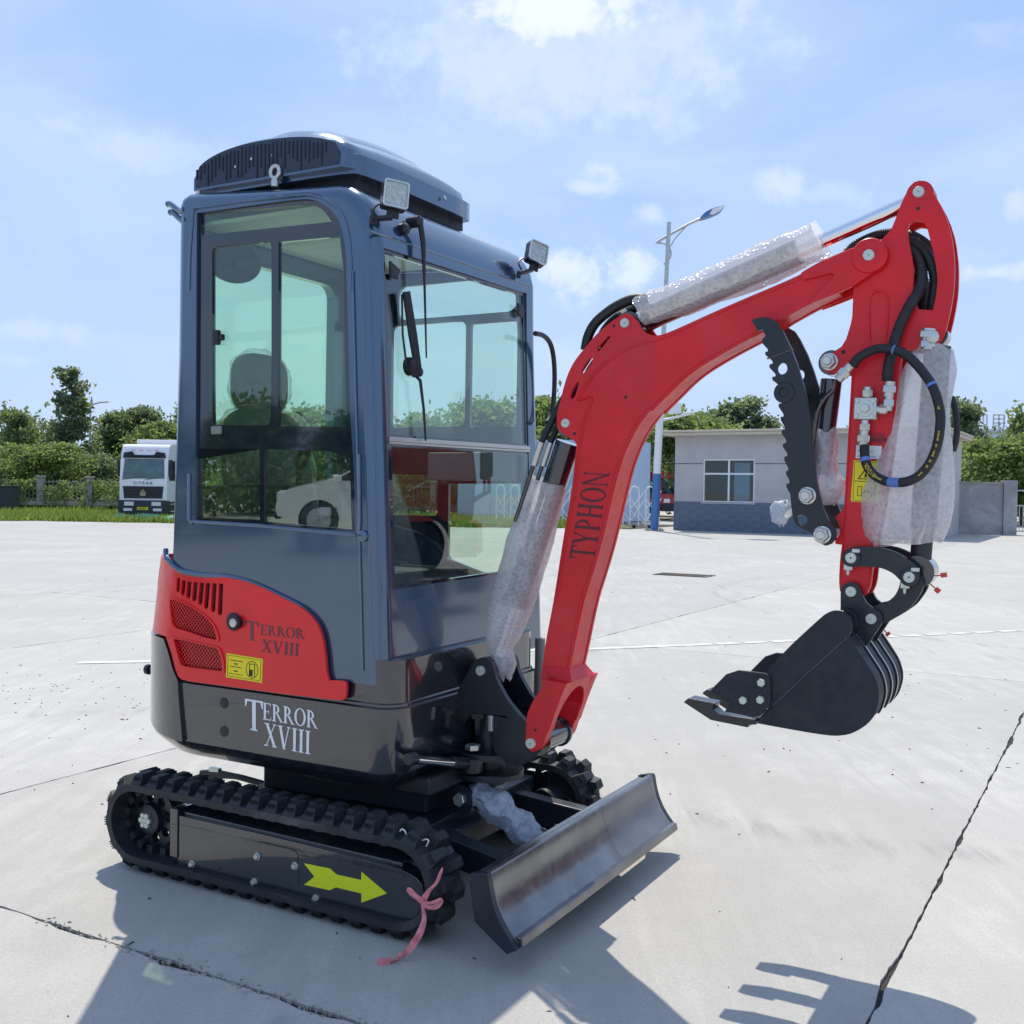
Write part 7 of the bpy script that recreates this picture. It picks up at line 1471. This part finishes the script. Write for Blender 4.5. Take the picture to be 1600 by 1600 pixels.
MB().prism(sm([(1.0, 1.0), (1.05, 1.6), (.95, 2.7), (.7, 2.95), (-1.0, 2.95), (-1.0, .95), (-.75, .95)], 1, 80), 'y', -1.1, 1.1).done('cab', 'truck_red', rt_, .08)
MB().prism([(1.055, 1.62), (.955, 2.6), (.975, 2.6), (1.075, 1.62)], 'y', -.95, .95).done('windscreen', 'dark_glass', rt_)
for s in (-1, 1):
    MB().box((-.55, 1.101 * s, 2.42), (.60, 1.11 * s, 2.80)).done('side_window', 'dark_glass', rt_)
    MB().tube([(.8, 1.1 * s, 2.6), (1.25, 1.35 * s, 2.6), (1.28, 1.38 * s, 1.5), (.95, 1.1 * s, 1.3)], .035, 6).done('mirror_arm', 'truck_red', rt_)
    MB().box((1.18, 1.25 * s, 1.75), (1.34, 1.50 * s, 2.4)).done('mirror', 'black_plastic', rt_, .04)
    for x in (.0, -3.4): MB().lathe((x, .80 * s, .50), (0, s, 0), [(0, .48), (.24, .50), (.28, .44), (.27, .26), (.22, .22), (.24, .12), (.25, .01)], 28).done('wheel', 'rubber', rt_)
    fd = [(.62 * math.cos(a), .50 + .62 * math.sin(a)) for a in [math.pi * i / 12 for i in range(13)]]; fd += [(.70 * math.cos(a), .50 + .70 * math.sin(a)) for a in [math.pi * i / 12 for i in range(12, -1, -1)]]
    MB().prism(fd, 'y', .72 * s, 1.12 * s).done('mudguard', 'black_plastic', rt_)
    MB().box((-2.4, .75 * s, .45), (-.85, 1.08 * s, .95)).done('fuel_tank', 'black_plastic', rt_, .05); MB().box((.62, .8 * s, .35), (1.08, 1.14 * s, .95)).done('step', 'black_plastic', rt_, .03)
MB().box((.9, -1.12, .42), (1.18, 1.12, .95)).done('bumper', 'truck_red', rt_, .05)
MB().box((-5.8, -1.15, 1.0), (-1.15, 1.15, 1.9)).done('cargo_bed', 'truck_red', rt_, .03); MB().box((-5.6, -.5, .6), (-.9, .5, .98)).done('chassis', 'black_plastic', rt_)
woodland('woodland', 'dark low wood across the yard behind the white car', [(-62 + 3.1 * k, -34 + 2.9 * k + rn.uniform(-1, 1), rn.uniform(3.2, 4.6), rn.uniform(2.0, 2.8)) for k in range(15)], 'leaf_deep', 6)
woodland('woodland', 'dark low wood across the yard behind the red lorry', [(26 + 2.6 * k * .5 + rn.uniform(-1, 1), 1 + 2.6 * k, rn.uniform(4, 5.5), rn.uniform(2.0, 2.8)) for k in range(7)], 'leaf_deep', 7)
